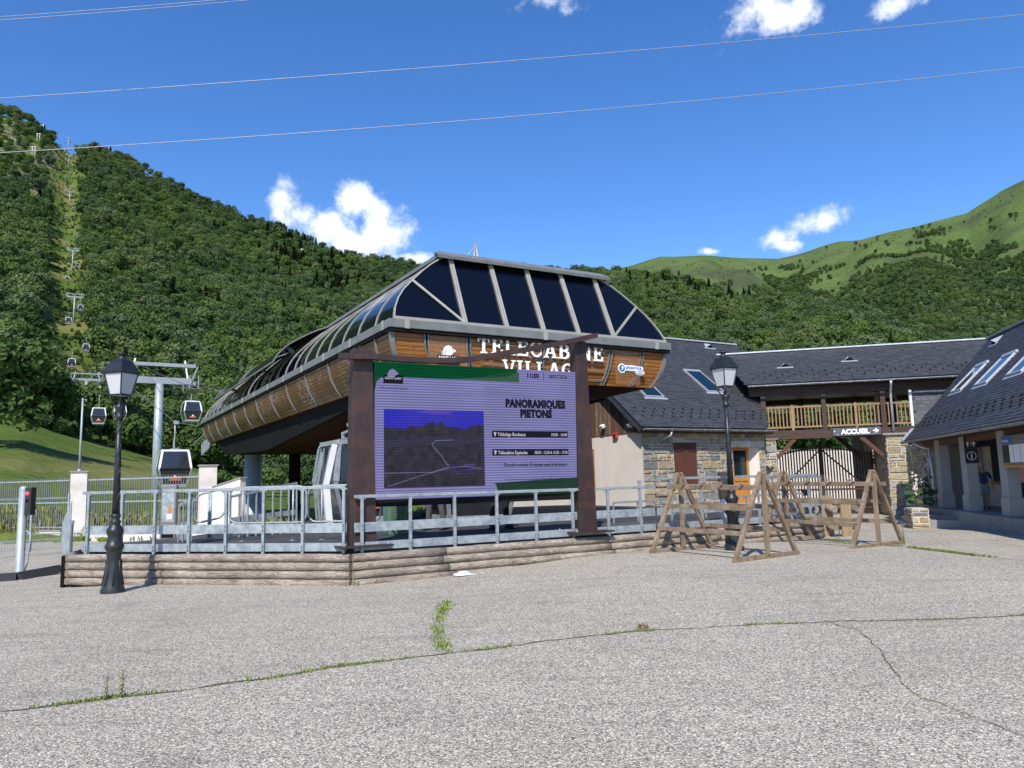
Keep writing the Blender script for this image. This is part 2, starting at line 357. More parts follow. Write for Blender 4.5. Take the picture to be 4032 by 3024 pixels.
def terr(x, y):
    r = math.hypot(x, y); u = math.atan2(x, y)
    z = hillA(u, r)
    if r > 150: z += (hn(x, y, 90)*10+hn(x, y, 35)*3.5)*min(1, (r-150)/150)*(1 if r < interp(u, RSA)-120 else .25)
    else: z += hn(x, y, 9)*.12+hn(x, y, 30)*.5*sstep(45, 110, r)
    b_ = y-yborder(x)
    if b_ < 0: z = -1.6
    elif b_ < 4: z = max(z, plaza_z(x, y)+.06)
    return z
AZ = [-.86+i*(1.66/330) for i in range(331)]
RR = [24]; 
while RR[-1] < 1500: RR.append(RR[-1]+max(1.1, RR[-1]*.022))
h = MB(); h.grid([[(r*math.sin(a), r*math.cos(a), terr(r*math.sin(a), r*math.cos(a))) for a in AZ] for r in RR])
def grass_mat(name, ca, cb, cc, s, rock=None):
    m, t, b = new_mat(name); n1 = tnoise(t, s, 6, lo=.3, hi=.7); n2 = tnoise(t, s*9, 4, lo=.35, hi=.65); n4 = tnoise(t, s*55, 3, lo=.35, hi=.62); c = mixc(t, n1, ca, cb); c = mixc(t, n4, mixc(t, 1.0, c, (.66, .7, .6), 'MULTIPLY'), c); c = mixc(t, n2, c, mixc(t, 1.0, c, (.72, .75, .7), 'MULTIPLY'))
    n3 = tnoise(t, s*.4, 3, lo=.5, hi=.66); c = mixc(t, n3, c, cc)
    if rock:
        a = t.nodes.new('ShaderNodeAttribute'); a.attribute_name = 'rocky'; rc = mixc(t, tnoise(t, .09, 8, lo=.42, hi=.56, stretch=(1, 1, .5)), (.06, .05, .045), rock)
        rm = tnoise(t, .05, 8, .65, lo=.5, hi=.58); f = t.nodes.new('ShaderNodeMath'); f.operation = 'MULTIPLY'; t.links.new(a.outputs['Fac'], f.inputs[0]); t.links.new(rm, f.inputs[1]); c = mixc(t, f.outputs[0], c, rc)
    t.links.new(c, b.inputs['Base Color']); b.inputs['Roughness'].default_value = .95; b.inputs['Specular IOR Level'].default_value = .1
    bump(t, b, n2, .6, .3); return m
M['hillgrass'] = grass_mat('hill_grass', (.085, .135, .026), (.135, .180, .036), (.18, .17, .055), .08, rock=(.22, .19, .165))
ho = h.build('hillside', M['hillgrass']); tag(ho, 'steep green hillside rising behind the station from the mown meadow', 'hill', kind='structure')
def pix(w):
    d = Vector(w)-Vector((0, 0, EYE)); k = d.dot(_F); return (2016+FPX*d.dot(_R)/k, 1512-FPX*d.dot(_U)/k)
ROCKS = [(60, 560, 70, 60), (150, 700, 70, 70), (30, 690, 60, 60), (50, 620, 110, 120), (95, 500, 60, 50), (560, 690, 90, 35), (590, 715, 50, 25), (170, 640, 60, 60)]
ra = ho.data.attributes.new('rocky', 'FLOAT', 'POINT')
buf = []
for v in ho.data.vertices:
    q = 0.0
    if v.co.y > 200:
        px_, py_ = pix(v.co)
        for (a, b_, c_, d_) in ROCKS: q = max(q, 1.4-((px_-a)/c_)**2-((py_-b_)/d_)**2)
    buf.append(max(0, min(1, q)))
ra.data.foreach_set('value', buf)

def terrB(x, y):
    r = math.hypot(x, y); u = math.atan2(x, y); rs = 2700.0; r0 = 800.0
    zs = EYE+rs*interp(u, SKYB)-6; z0 = 45.0
    if r <= rs: k = max(0, (r-r0)/(rs-r0)); z = z0+(zs-z0)*(k*.8+.2*k*k)
    else: z = zs-(r-rs)*.2
    a = math.atan2(x, y); w = 1 if r < rs-300 else .15
    z += w*(math.sin(a*34+r*.0021)*24*sstep(800, 1500, r)+math.sin(a*90-r*.0035)*9*sstep(900, 1600, r)+hn(x, y, 330)*34+hn(x, y, 120)*16+hn(x, y, 45)*6)
    return z
AZB = [-.10+i*(1.0/300) for i in range(301)]
RB = [760+i*22 for i in range(104)]
hb = MB(); hb.grid([[(r*math.sin(a), r*math.cos(a), terrB(r*math.sin(a), r*math.cos(a))) for a in AZB] for r in RB])
M['mtgrass'] = grass_mat('mountain_grass', (.09, .148, .043), (.14, .182, .062), (.065, .075, .035), .011, rock=(.22, .2, .17))
tag(hb.build('mountain', M['mtgrass']), 'distant grassy mountain with a rounded bare ridge beyond the wooded hill', 'mountain', kind='structure')

# ---------------------------------------------------------------- woods
def leaf_mat(name, cols, var=.35):
    m, t, b = new_mat(name); oi = t.nodes.new('ShaderNodeObjectInfo'); cr = t.nodes.new('ShaderNodeValToRGB'); t.links.new(oi.outputs['Random'], cr.inputs[0]); e = cr.color_ramp.elements
    e[0].color = (*cols[0], 1); e[1].color = (*cols[-1], 1)
    for i, c in enumerate(cols[1:-1]): q = e.new((i+1)/(len(cols)-1)); q.color = (*c, 1)
    n = tnoise(t, .45, 2, lo=.3, hi=.7); c = mixc(t, n, cr.outputs[0], mixc(t, 1.0, cr.outputs[0], (.7, .76, .68), 'MULTIPLY'))
    gp = t.nodes.new('ShaderNodeNewGeometry'); nn = t.nodes.new('ShaderNodeTexNoise'); nn.inputs['Scale'].default_value = .016; nn.inputs['Detail'].default_value = 4; t.links.new(gp.outputs['Position'], nn.inputs['Vector']); mr = t.nodes.new('ShaderNodeMapRange'); mr.inputs[1].default_value = .38; mr.inputs[2].default_value = .62; t.links.new(nn.outputs[0], mr.inputs[0]); c = mixc(t, mr.outputs[0], mixc(t, 1.0, c, (.72, .82, .85), 'MULTIPLY'), mixc(t, 1.0, c, (1.2, 1.16, 1.0), 'MULTIPLY'))
    t.links.new(c, b.inputs['Base Color']); b.inputs['Roughness'].default_value = .7; b.inputs['Specular IOR Level'].default_value = .2
    tr = t.nodes.new('ShaderNodeBsdfTranslucent'); t.links.new(mixc(t, 1.0, c, (.95, 1.3, .5), 'MULTIPLY'), tr.inputs[0]); mx = t.nodes.new('ShaderNodeMixShader'); mx.inputs[0].default_value = .25
    t.links.new(b.outputs[0], mx.inputs[1]); t.links.new(tr.outputs[0], mx.inputs[2]); t.links.new(mx.outputs[0], t.nodes['Material Output'].inputs[0]); return m
M['leafA'] = leaf_mat('broadleaf', [(.055, .098, .030), (.090, .145, .042), (.138, .195, .054), (.068, .115, .038), (.170, .205, .098), (.115, .155, .070)])
M['leafC'] = leaf_mat('conifer', [(.032, .062, .024), (.044, .078, .028), (.085, .080, .045)])
M['bark'] = pmat('bark', (.10, .075, .05), (.06, .045, .032), 5, rough=.9, stretch=(2, 2, .4), bmp=.6)
def crown_mb(seed, R, H, n, ls, lobes=9, base=.28):
    rnd = random.Random(seed); m = MB(); L = []
    for i in range(lobes):
        a = rnd.uniform(0, 6.28); q = rnd.random()**.5*R*.62; z = H*(base+ (1-base)*rnd.uniform(.15, .8)); rr = R*rnd.uniform(.36, .58)*(1-.35*abs(z/H-.55))
        L.append((V(q*math.cos(a), q*math.sin(a), z), rr))
    L.append((V(0, 0, H*.8), R*.5)); L.append((V(0, 0, H*.5), R*.62))
    for i in range(n):
        c, rr = rnd.choice(L); d = V(rnd.gauss(0, 1), rnd.gauss(0, 1), rnd.gauss(.25, 1)).normalized(); q = rnd.uniform(.86, 1.05)
        p = c+V(d.x*rr*q, d.y*rr*q, d.z*rr*.85*q)
        if p.z < H*.1: continue
        nn = (d+V(rnd.gauss(0, .34), rnd.gauss(0, .34), rnd.gauss(.15, .34))).normalized(); t1 = nn.orthogonal().normalized(); t2 = nn.cross(t1); an = rnd.uniform(0, 6.28); t1, t2 = t1*math.cos(an)+t2*math.sin(an), t2*math.cos(an)-t1*math.sin(an)
        s = ls*rnd.uniform(.6, 1.3); b_ = nn*(s*.25)
        m.face([p-t1*s-b_, p-t2*s*.6, p+t1*s*.9-b_, p+t2*s*.7])
    return m
def cone_mb(seed, R, H, n, ls):
    rnd = random.Random(seed); m = MB()
    for i in range(n):
        z = H*(1-(rnd.random()**.6)*.93); r = R*(1-z/H)*(.8+.25*math.sin(z*9/H*3.1))+.12; a = rnd.uniform(0, 6.28); p = V(r*math.cos(a)*rnd.uniform(.6, 1), r*math.sin(a)*rnd.uniform(.6, 1), z)
        d = V(math.cos(a), math.sin(a), -.35).normalized(); t2 = V(-math.sin(a), math.cos(a), rnd.uniform(-.2, .2)); s = ls*rnd.uniform(.6, 1.2)
        m.face([p-t2*s*.5, p+d*s, p+t2*s*.5, p-d*s*.4+V(0, 0, .1)])
    return m
def trunk_mb(seed, R, H, r0=.2):
    rnd = random.Random(seed); m = MB(); m.tube([(0, 0, -.8), (0, 0, H*.25), (rnd.uniform(-.2, .2), rnd.uniform(-.2, .2), H*.55), (0, 0, H*.85)], r0, 7, radii=[r0*1.2, r0, r0*.65, r0*.2])
    for i in range(6):
        a = rnd.uniform(0, 6.28); z = H*rnd.uniform(.22, .6); q = R*rnd.uniform(.4, .75); m.tube([(0, 0, z), (q*.5*math.cos(a), q*.5*math.sin(a), z+H*.09), (q*math.cos(a), q*math.sin(a), z+H*.2)], .06, 5, radii=[r0*.45, r0*.28, r0*.08])
    return m
protos = D.collections.new('tree_kinds')
def proto(name, mb, mat_, tr=None):
    me = mb.mesh(name, mat_)
    if tr:
        me.materials.append(M['bark']); k = MB(); 
    o = D.objects.new(name, me); protos.objects.link(o); return o
NEAR = [proto('pk%d' % i, crown_mb(100+i, 4.6, 11, 1000, .55, 13), M['leafA']) for i in range(5)]
CON = [proto('pkz%d' % i, cone_mb(200+i, 2.3, 12.5, 700, .8), M['leafC']) for i in range(2)]
def woods(name, pts, label):
    me = D.meshes.new(name); me.from_pydata([p[0] for p in pts], [], [])
    for an, ty, ix in (('sc', 'FLOAT', 1), ('rot', 'FLOAT', 2), ('kd', 'INT', 3)):
        a = me.attributes.new(an, ty, 'POINT'); a.data.foreach_set('value', [p[ix] for p in pts])
    o = D.objects.new(name, me); COL.objects.link(o)
    g = D.node_groups.new(name+'_nodes', 'GeometryNodeTree'); g.interface.new_socket('Geometry', in_out='INPUT', socket_type='NodeSocketGeometry'); g.interface.new_socket('Geometry', in_out='OUTPUT', socket_type='NodeSocketGeometry')
    gi = g.nodes.new('NodeGroupInput'); go = g.nodes.new('NodeGroupOutput'); ip = g.nodes.new('GeometryNodeInstanceOnPoints'); ci = g.nodes.new('GeometryNodeCollectionInfo'); ci.inputs['Collection'].default_value = protos; ci.inputs['Separate Children'].default_value = True; ci.inputs['Reset Children'].default_value = True
    ip.inputs['Pick Instance'].default_value = True
    def at(n_, ty): a = g.nodes.new('GeometryNodeInputNamedAttribute'); a.data_type = ty; a.inputs['Name'].default_value = n_; return a.outputs['Attribute']
    cx = g.nodes.new('ShaderNodeCombineXYZ'); g.links.new(at('rot', 'FLOAT'), cx.inputs[2]); g.links.new(cx.outputs[0], ip.inputs['Rotation'])
    g.links.new(at('sc', 'FLOAT'), ip.inputs['Scale']); g.links.new(at('kd', 'INT'), ip.inputs['Instance Index'])
    g.links.new(gi.outputs[0], ip.inputs['Points']); g.links.new(ci.outputs[0], ip.inputs['Instance']); g.links.new(ip.outputs[0], go.inputs[0])
    mo = o.modifiers.new('woods', 'NODES'); mo.node_group = g
    return tag(o, label, 'forest', kind='stuff')
# the lift line: a clearing runs up the slope below the cables
LINE_AZ = R_(-31.5); LC = 6.0           # direction of the lift, sideways offset where it leaves the station (x at y = 0)
def line_off(x, y): return (x-(LC+math.tan(LINE_AZ)*y))*math.cos(LINE_AZ)
NOROCK = [(40, 600, 150, 130), (575, 700, 60, 22), (165, 660, 80, 90), (110, 790, 60, 40)]
rnd = random.Random(11); pts = []
r = 125.0
while r < 1080:
    st = 5.6 if r < 300 else (6.2 if r < 600 else 7.4)
    a = -.80
    while a < .72:
        a += st/r*rnd.uniform(.75, 1.25); a = min(a, 9); rr = r+rnd.uniform(-.6, .6)*st; x, y = rr*math.sin(a), rr*math.cos(a); u = a
        if rr < interp(u, RED)+1 or rr > interp(u, RSA)+45: continue
        lo = line_off(x, y)
        if abs(lo+1) < interp(rr, [(120, 6.5), (200, 8), (500, 10), (1000, 13)]) and rnd.random() < .75:
            for _ in range(4):
                xx, yy = x+rnd.uniform(-4, 4), y+rnd.uniform(-4, 4); pts.append(((xx, yy, terr(xx, yy)-.5), rnd.uniform(.08, .24), rnd.uniform(0, 6.28), rnd.randrange(5)))
        if abs(lo+1) < interp(rr, [(120, 6.5), (200, 8), (500, 10), (1000, 13)])+hn(x, y, 20)*3: continue
        z = terr(x, y); px_, py_ = pix((x, y, z))
        if any(((px_-a1)/c1)**2+((py_-b1)/d1)**2 < 1+.5*hn(x, y, 25) for (a1, b1, c1, d1) in NOROCK) and rnd.random() < .68: continue
        if px_ < 260 and py_ < 620 and rnd.random() < .2: continue
        con = rnd.random() < (.5 if (1050 < px_ < 1420 and py_ < 1180) or (2550 < px_ < 2960 and py_ < 1180+ (px_-2550)*.1) else .03)
        sc = (rnd.uniform(.5, 1.0) if rnd.random() < .5 else rnd.uniform(.85, 1.3))*(1 if rr > 200 else .95)
        pts.append(((x, y, z-.8), sc, rnd.uniform(0, 6.28), (5+rnd.randrange(2)) if con else rnd.randrange(5)))
    r += st*.86
woods('forest', pts, 'dense mixed forest covering the hill behind the station and roofs')
# scattered woods on the far mountain, thick low down, broken into groves above
pts = []; r = 880.0
while r < 2650:
    a = .02
    while a < .74:
        a += 11.5/r*rnd.uniform(.7, 1.3); rr = r+rnd.uniform(-6, 6); x, y = rr*math.sin(a), rr*math.cos(a); z = terrB(x, y); px_, py_ = pix((x, y, z))
        if px_ < 2300 or px_ > 4300: continue
        top = interp(px_, [(2300, 1250), (2900, 1215), (2990, 1140), (3200, 1085), (3400, 1060), (3560, 1020), (3700, 970), (3850, 985), (4032, 965), (4300, 930)])
        n_ = hn(x, y, 150)*.75+hn(x+900, y, 50)*.55; dd = (py_-top)/95.0
        if dd < -1.3 or dd < n_*2.6+.25 and rnd.random() > .02: continue
        if 2900 < px_ < 3350 and py_ < 1190 and rnd.random() < .6*(1-(n_ < -.1)): continue
        pts.append(((x, y, z-.8), rnd.uniform(.8, 1.5), rnd.uniform(0, 6.28), rnd.randrange(5)))
    r += 10.5
for _ in range(2600):
    a = rnd.uniform(.05, .72); rr = rnd.uniform(1300, 2620); x, y = rr*math.sin(a), rr*math.cos(a)
    if hn(x+300, y, 110)+hn(x, y, 40)*.5 > .05: pts.append(((x, y, terrB(x, y)-.5), rnd.uniform(.15, .5), rnd.uniform(0, 6.28), rnd.randrange(5)))
woods('mountain_woods', pts, 'scattered groves and woods on the lower slopes of the grassy mountain')
# ---------------------------------------------------------------- text helper
def text_mb(txt, size, depth=.02, bold=0.0, align='CENTER', M_=None, shear=0, spc=1.0):
    cu = D.curves.new('txt', 'FONT'); cu.body = txt; cu.size = size; cu.extrude = depth/2; cu.offset = bold; cu.align_x = align; cu.resolution_u = 3; cu.shear = shear; cu.space_character = spc
    o = D.objects.new('txt', cu); COL.objects.link(o); dg = bpy.context.evaluated_depsgraph_get(); me = o.evaluated_get(dg).to_mesh()
    m = MB(); m.v = [v.co.copy() for v in me.vertices]; m.f = [tuple(p.vertices) for p in me.polygons]
    o.evaluated_get(dg).to_mesh_clear(); D.objects.remove(o); D.curves.remove(cu)
    if M_: m.v = [M_ @ v for v in m.v]
    return m
def plane_M(o, ux, uy):                 # maps (x, y, z) of a flat drawing onto a plane: x along ux, y along uy, z towards the viewer
    ux = Vector(ux).normalized(); uy = Vector(uy).normalized(); n = ux.cross(uy); o = Vector(o)
    return Matrix(((ux.x, uy.x, n.x, o.x), (ux.y, uy.y, n.y, o.y), (ux.z, uy.z, n.z, o.z), (0, 0, 0, 1)))
# slab serif capitals made of strokes, unit height
def slab(ch):
    w = .17; h = 1.0; s = .11; S = []
    def r(x0, x1, y0, y1): S.append([(x0, y0), (x1, y0), (x1, y1), (x0, y1)])
    def q(a, b, ww): # slanted stroke, flat ends
        S.append([(a[0]-ww/2, a[1]), (a[0]+ww/2, a[1]), (b[0]+ww/2, b[1]), (b[0]-ww/2, b[1])])
    def arc(cx, cy, rx, ry, t0, t1, n=14, ww=.16):
        for i in range(n):
            a, b = math.radians(t0+(t1-t0)*i/n), math.radians(t0+(t1-t0)*(i+1)/n)
            S.append([(cx+rx*math.cos(a), cy+ry*math.sin(a)), (cx+rx*math.cos(b), cy+ry*math.sin(b)), (cx+(rx-ww)*math.cos(b), cy+(ry-ww*.8)*math.sin(b)), (cx+(rx-ww)*math.cos(a), cy+(ry-ww*.8)*math.sin(a))])
    if ch == 'T': r(.03, .77, .86, 1); r(.32, .49, .1, .86); r(.2, .61, 0, .1); r(.03, .12, .68, .86); r(.68, .77, .68, .86); W = .80
    elif ch == 'L': r(.1, .27, .1, .9); r(0, .38, .9, 1); r(0, .68, 0, .12); r(.58, .68, .12, .32); W = .72
    elif ch == 'E': r(.1, .27, .12, .88); r(0, .68, .88, 1); r(0, .7, 0, .12); r(.27, .52, .45, .57); r(.59, .68, .7, .88); r(.6, .7, .12, .3); r(.46, .53, .37, .65); W = .76
    elif ch == 'I': r(.1, .27, .1, .9); r(0, .37, 0, .1); r(0, .37, .9, 1); W = .44
    elif ch == 'C': arc(.42, .5, .42, .52, 45, 315, 20); r(.66, .75, .68, .98); r(.68, .76, .12, .3); W = .84
    elif ch == 'G': arc(.42, .5, .42, .52, 45, 330, 20); r(.66, .75, .68, .98); r(.62, .78, .08, .44); r(.5, .86, .44, .54); W = .92
    elif ch == 'A': q((.16, .09), (.44, 1), .13); q((.72, .09), (.46, 1), .18); r(.27, .66, .27, .37); r(0, .32, 0, .09); r(.54, .92, 0, .09); W = .92
    elif ch == 'B': r(.1, .27, .1, .9); r(0, .45, .9, 1); r(0, .47, 0, .1); r(.27, .45, .46, .56); arc(.43, .745, .28, .255, -90, 90, 10); arc(.45, .28, .31, .28, -90, 90, 10); W = .82
    elif ch == 'N': r(.1, .22, .1, .9); r(.68, .8, .1, .9); q((.72, 0), (.18, 1), .19); r(0, .34, 0, .1); r(.56, .92, .9, 1); r(-.02, .2, .9, 1); W = .96
    elif ch == 'V': q((.42, 0), (.14, .92), .17); q((.46, 0), (.74, .92), .12); r(-.02, .32, .91, 1); r(.58, .9, .91, 1); W = .9
    else: W = .4
    return S, W
def slab_text(txt, h, gap, depth, M_, fit=None):
    W = sum(slab(c)[1] for c in txt)*h+gap*(len(txt)-1); sx = (fit/W) if fit else 1; x = -W/2; m = MB(); k = 0
    for c in txt:
        S, w = slab(c)
        for p in S:
            k += 1; m.prism([((x+a*h)*sx, b_*h) for a, b_ in p], 0, depth+.0007*(k % 9), M_)
        x += w*h+gap
    return m
# ---------------------------------------------------------------- gondola station
def clad_mat(name, c1, c2, seam, peel, plo, phi, plank=.1):
    m, t, b = new_mat(name); tcn = t.nodes.new('ShaderNodeTexCoord'); sp = t.nodes.new('ShaderNodeSeparateXYZ'); t.links.new(tcn.outputs['Object'], sp.inputs[0])
    def mt(op, a, b_=None):
        n = t.nodes.new('ShaderNodeMath'); n.operation = op
        for i, v in enumerate((a, b_)):
            if v is None: continue
            if isinstance(v, (int, float)): n.inputs[i].default_value = v
            else: t.links.new(v, n.inputs[i])
        return n.outputs[0]
    zi = mt('DIVIDE', sp.outputs[2], plank); fr = mt('FRACT', zi); fl = mt('FLOOR', zi)
    wn = t.nodes.new('ShaderNodeTexWhiteNoise'); wn.noise_dimensions = '1D'; t.links.new(fl, wn.inputs['W'])
    c = mixc(t, tnoise(t, 3.5, 6, stretch=(1, 1, 9), lo=.3, hi=.7), c1, c2); c = mixc(t, wn.outputs['Value'], c, mixc(t, 1.0, c, (.68, .62, .55), 'MULTIPLY'))
    knot = tnoise(t, 9, 2, stretch=(1, 1, 1.6), lo=.70, hi=.76); c = mixc(t, knot, c, (.10, .035, .008))
    if peel:
        pk = tnoise(t, 5, 7, .65, stretch=(1, 1, 2.6), lo=plo, hi=phi, dist=.6); big = tnoise(t, .55, 3, lo=.46, hi=.6); pk = mt('MULTIPLY', pk, big)
        c = mixc(t, pk, c, peel)
    sm = mt('LESS_THAN', fr, seam); c = mixc(t, sm, c, (.018, .009, .004))
    t.links.new(c, b.inputs['Base Color']); b.inputs['Roughness'].default_value = .45
    bump(t, b, mt('MULTIPLY', sm, -1), .8, .012); return m
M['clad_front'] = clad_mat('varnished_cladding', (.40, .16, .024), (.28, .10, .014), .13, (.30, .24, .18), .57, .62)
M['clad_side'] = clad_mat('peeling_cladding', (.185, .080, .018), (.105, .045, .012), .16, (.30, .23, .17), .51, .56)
m, t, b = new_mat('dark_blue_glass'); b.inputs['Base Color'].default_value = (.003, .004, .010, 1); b.inputs['Roughness'].default_value = .09; b.inputs['Specular IOR Level'].default_value = .3
bump(t, b, tnoise(t, .8, 3), .06, .02); M['glass_dark'] = m
M['film'] = pmat('clear_panel', (.45, .25, .12), (.40, .2, .1), 2, rough=.15); M['film'].node_tree.nodes['Principled BSDF'].inputs['Alpha'].default_value = .22
ST = thing('gondola_station', 'long gondola station with a dark glass barrel roof over varnished timber cladding, raised on columns', 'gondola station', (-2.7075, 17.0, 0), R_(30))
SW = 8.2; SL = 31.0
WOODP = [(5.17, .02, .10), (4.85, .055, .13), (4.6, .13, .17), (4.35, .26, .23), (4.13, .45, .30)]          # z, side inset, front inset
GLP = [(5.42, .08, .02), (5.68, .15, .14), (5.95, .28, .27), (6.2, .46, .38), (6.5, .76, .50), (6.78, 1.06, .62), (7.0, 1.33, .72), (7.27, 1.74, .86)]
def taper(y): return 1.0 if y < 28.5 else max(.30, math.sqrt(max(0, 1-((y-28.5)/3.3)**2)))
def side_pt(i, y, prof, side, off=0.0):
    z, ins, _ = prof[i]; zc = 5.2; s = taper(y); x = ins-off
    x = x+(1-s)*1.6; z = zc+(z-zc)*s
    return V(x if side < 0 else SW-x, y, z)
fy = lambda z, prof: None
# front cladding
def facade_pt(x, i, prof, off=0.0):
    z, ins, fi = prof[i]; t_ = (x-SW/2)/(SW/2); xx = SW/2+t_*(SW/2-ins)
    return V(xx, fi-off, z)
FB = [0, .87, 1.98, 4.1, 6.28, 7.36, 8.2]
for a, b_ in zip(FB, FB[1:]):
    m_ = MB(); m_.grid([[facade_pt(lerp(a+.045, b_-.045, k/4), i, WOODP) for k in range(5)] for i in range(len(WOODP))]); m_.build('front_cladding_panel', M['clad_front'], ST)
for x in FB:
    for dx in (-.045, .045):
        if 0 <= x+dx <= 8.2: 
            m_ = MB()
            for i in range(len(WOODP)-1): m_.beam(facade_pt(x+dx, i, WOODP, .02), facade_pt(x+dx, i+1, WOODP, .02), .035, .05, up=(0, 1, 0))
            m_.build('cladding_joint_strip', M['grey_trim'], ST)
dk = MB(); dk.grid([[facade_pt(x, i, WOODP, -.04) for x in (0.02, 4.1, 8.18)] for i in range(len(WOODP))]); dk.build('cladding_backing', M['dark'], ST)
SB = [.02, 1.1, 2.6, 5.0, 7.45, 9.9, 12.3, 14.8, 17.2, 19.7, 22.1, 24.6, 27.0, 29.0, 31.0]
for side in (-1, 1):
    for a, b_ in zip(SB, SB[1:]):
        m_ = MB(); m_.grid([[side_pt(i, lerp(a+(.12 if a < .5 else .03), b_-.03, k/3), WOODP, side) for k in range(4)] for i in range(len(WOODP))]); m_.build('side_cladding_panel', M['clad_side'], ST)
        m_ = MB()
        for i in range(len(WOODP)-1): m_.beam(side_pt(i, b_, WOODP, side, .02), side_pt(i+1, b_, WOODP, side, .02), .05, .05, up=(0, 1, 0))
        m_.build('cladding_joint_strip', M['grey_trim'], ST)
    m_ = MB()
    for i in range(len(WOODP)-1):
        p0 = side_pt(i, WOODP[i][2], WOODP, side, .01); p1 = side_pt(i+1, WOODP[i+1][2], WOODP, side, .01); m_.beam(p0, p1, .07, .07, up=(0, 1, 0))
    m_.build('corner_trim', M['grey_trim'], ST)
    dk = MB(); dk.grid([[side_pt(i, y, WOODP, side, -.05) for y in (.3, 10, 20, 28, 30, 31)] for i in range(len(WOODP))]); dk.build('cladding_backing', M['dark'], ST)
nose = MB()
nose.grid([[side_pt(i, 31, WOODP, -1)*(1-k/4)+side_pt(i, 31, WOODP, 1)*(k/4)+V(0, .5*math.sin(k/4*math.pi), 0) for k in range(5)] for i in range(len(WOODP))]); nose.build('rear_cladding', M['clad_side'], ST)
# belt
belt = MB(); belt.bx(-.08, SW+.08, -.06, .10, 5.18, 5.38)
for x0 in (-.08, SW-.08): belt.bx(x0, x0+.16, .10, 28.5, 5.18, 5.38)
for sd in (-1, 1):
    for k in range(5):
        y0, y1 = 28.5+k*.5, 29.0+k*.5; q0 = side_pt(0, y0, GLP, sd, .1); q1 = side_pt(0, y1, GLP, sd, .1); belt.beam((q0.x, y0, 5.28), (q1.x, y1, 5.28), .16, .2)
belt.bx(1.2, 7.0, 30.95, 31.1, 5.18, 5.38)
belt.build('belt_beam', M['grey_trim'], ST, bevel=.012)
sl = MB(); sl.bx(-.05, SW+.05, -.03, .12, 5.10, 5.18)
for x0 in (-.05, SW-.1): sl.bx(x0, x0+.15, .12, 30.5, 5.10, 5.18)
sl.build('shadow_gap', M['dark'], ST)
for y in (.3, 2.7, 5.1, 7.5, 9.9, 12.3, 14.7, 17.1, 19.5, 21.9): MB().bx(-.092, -.078, y, y+.12, 5.17, 5.39).build('belt_joint', M['pale_trim'], ST)
for x in (.3, 4.05, 7.7): MB().bx(x, x+.12, -.072, -.058, 5.17, 5.39).build('belt_joint', M['pale_trim'], ST)
# glass skin
for side in (-1, 1):
    gy = [lerp(0, 28.5, k/22) for k in range(23)]+[29.3, 30.1, 30.8, 31.3]
    for j, (a, b_) in enumerate(zip(gy, gy[1:])):
        if side < 0 and 11.6 < (a+b_)/2 < 23.2 and j % 5 in (0, 1): mm = None
        m_ = MB()
        rows = []
        for i in range(len(GLP)):
            fr = GLP[i][2] if a == 0 else a
            rows.append([side_pt(i, fr, GLP, side), side_pt(i, b_, GLP, side)])
        m_.grid(rows); m_.build('curved_roof_pane', M['glass_dark'], ST)
    for y in gy:
        m_ = MB()
        for i in range(len(GLP)-1):
            ya, yb = (GLP[i][2], GLP[i+1][2]) if y == 0 else (y, y)
            m_.beam(side_pt(i, ya, GLP, side, .012), side_pt(i+1, yb, GLP, side, .012), .030 if y else .08, .032, up=(0, 1, 0) if False else side_pt(i, ya, GLP, side)-V(4.1, ya, 5))
        m_.build('roof_rib', M['pale_trim'], ST)
m_ = MB(); m_.grid([[V(1.70, y, lerp(5.2, 7.27, taper(y))), V(4.1, y, lerp(5.2, 7.34, taper(y))), V(6.5, y, lerp(5.2, 7.27, taper(y)))] for y in [.88]+[k*1.5 for k in range(1, 20)]+[29.3, 30.2, 30.9, 31.3]]); m_.build('roof_deck', M['glass_dark'], ST)
# front panes with slanted face: point on facade slant by x, z
FM = [.08, 1.88, 3.02, 4.1, 5.18, 6.32, 8.12]
def fslant(x, z, off=0.0): return V(x, interp(z, [(g[0], g[2]) for g in GLP])-off, z)
curveL = [(g[1], g[0]) for g in GLP]; curveR = [(SW-g[1], g[0]) for g in GLP]
for a, b_ in zip(FM[1:-1], FM[2:-1]):
    m_ = MB(); m_.grid([[fslant(a, z), fslant(b_, z)] for z in (5.42, 6.0, 6.6, 7.27)]); m_.build('front_pane', M['glass_dark'], ST)
for cv, xm in ((curveL, 1.88), (curveR, 6.32)):
    m_ = MB(); m_.grid([[fslant(x, z), fslant(xm, z)] for x, z in cv]); m_.build('front_corner_pane', M['glass_dark'], ST)
for x in FM[1:-1]:
    for dx in (-.032, .032):
        m_ = MB(); m_.beam(fslant(x+dx, 5.40, .03), fslant(x+dx, 7.3, .03), .05, .06, up=(0, 1, 0)); m_.build('front_mullion', M['pale_trim'], ST)
for (x0, z0, x1, z1) in ((1.86, 5.44, .72, 6.46), (6.34, 5.44, 7.5, 6.44)):
    m_ = MB(); m_.beam(fslant(x0, z0, .03), fslant(x1, z1, .03), .055, .05, up=(0, 1, 0)); m_.build('front_brace', M['pale_trim'], ST)
m_ = MB(); m_.bx(.06, SW-.06, -.035, .06, 5.385, 5.45); m_.build('glazing_sill', M['pale_trim'], ST)
cap = MB()
cp = [(.62, 7.18), (.60, 7.26), (.86, 7.42), (1.1, 7.44), (1.1, 7.36), (.9, 7.32)]
cap.v += [V(1.45+ (0 if k < 2 else .12), y, z) for k, (y, z) in enumerate(cp)] + [V(6.75-(0 if k < 2 else .12), y, z) for k, (y, z) in enumerate(cp)]
cap.f += [tuple(range(5, -1, -1)), tuple(range(6, 12))] + [(i, (i+1) % 6, 6+(i+1) % 6, 6+i) for i in range(6)]
cap.build('ridge_cap', M['grey_trim'], ST)
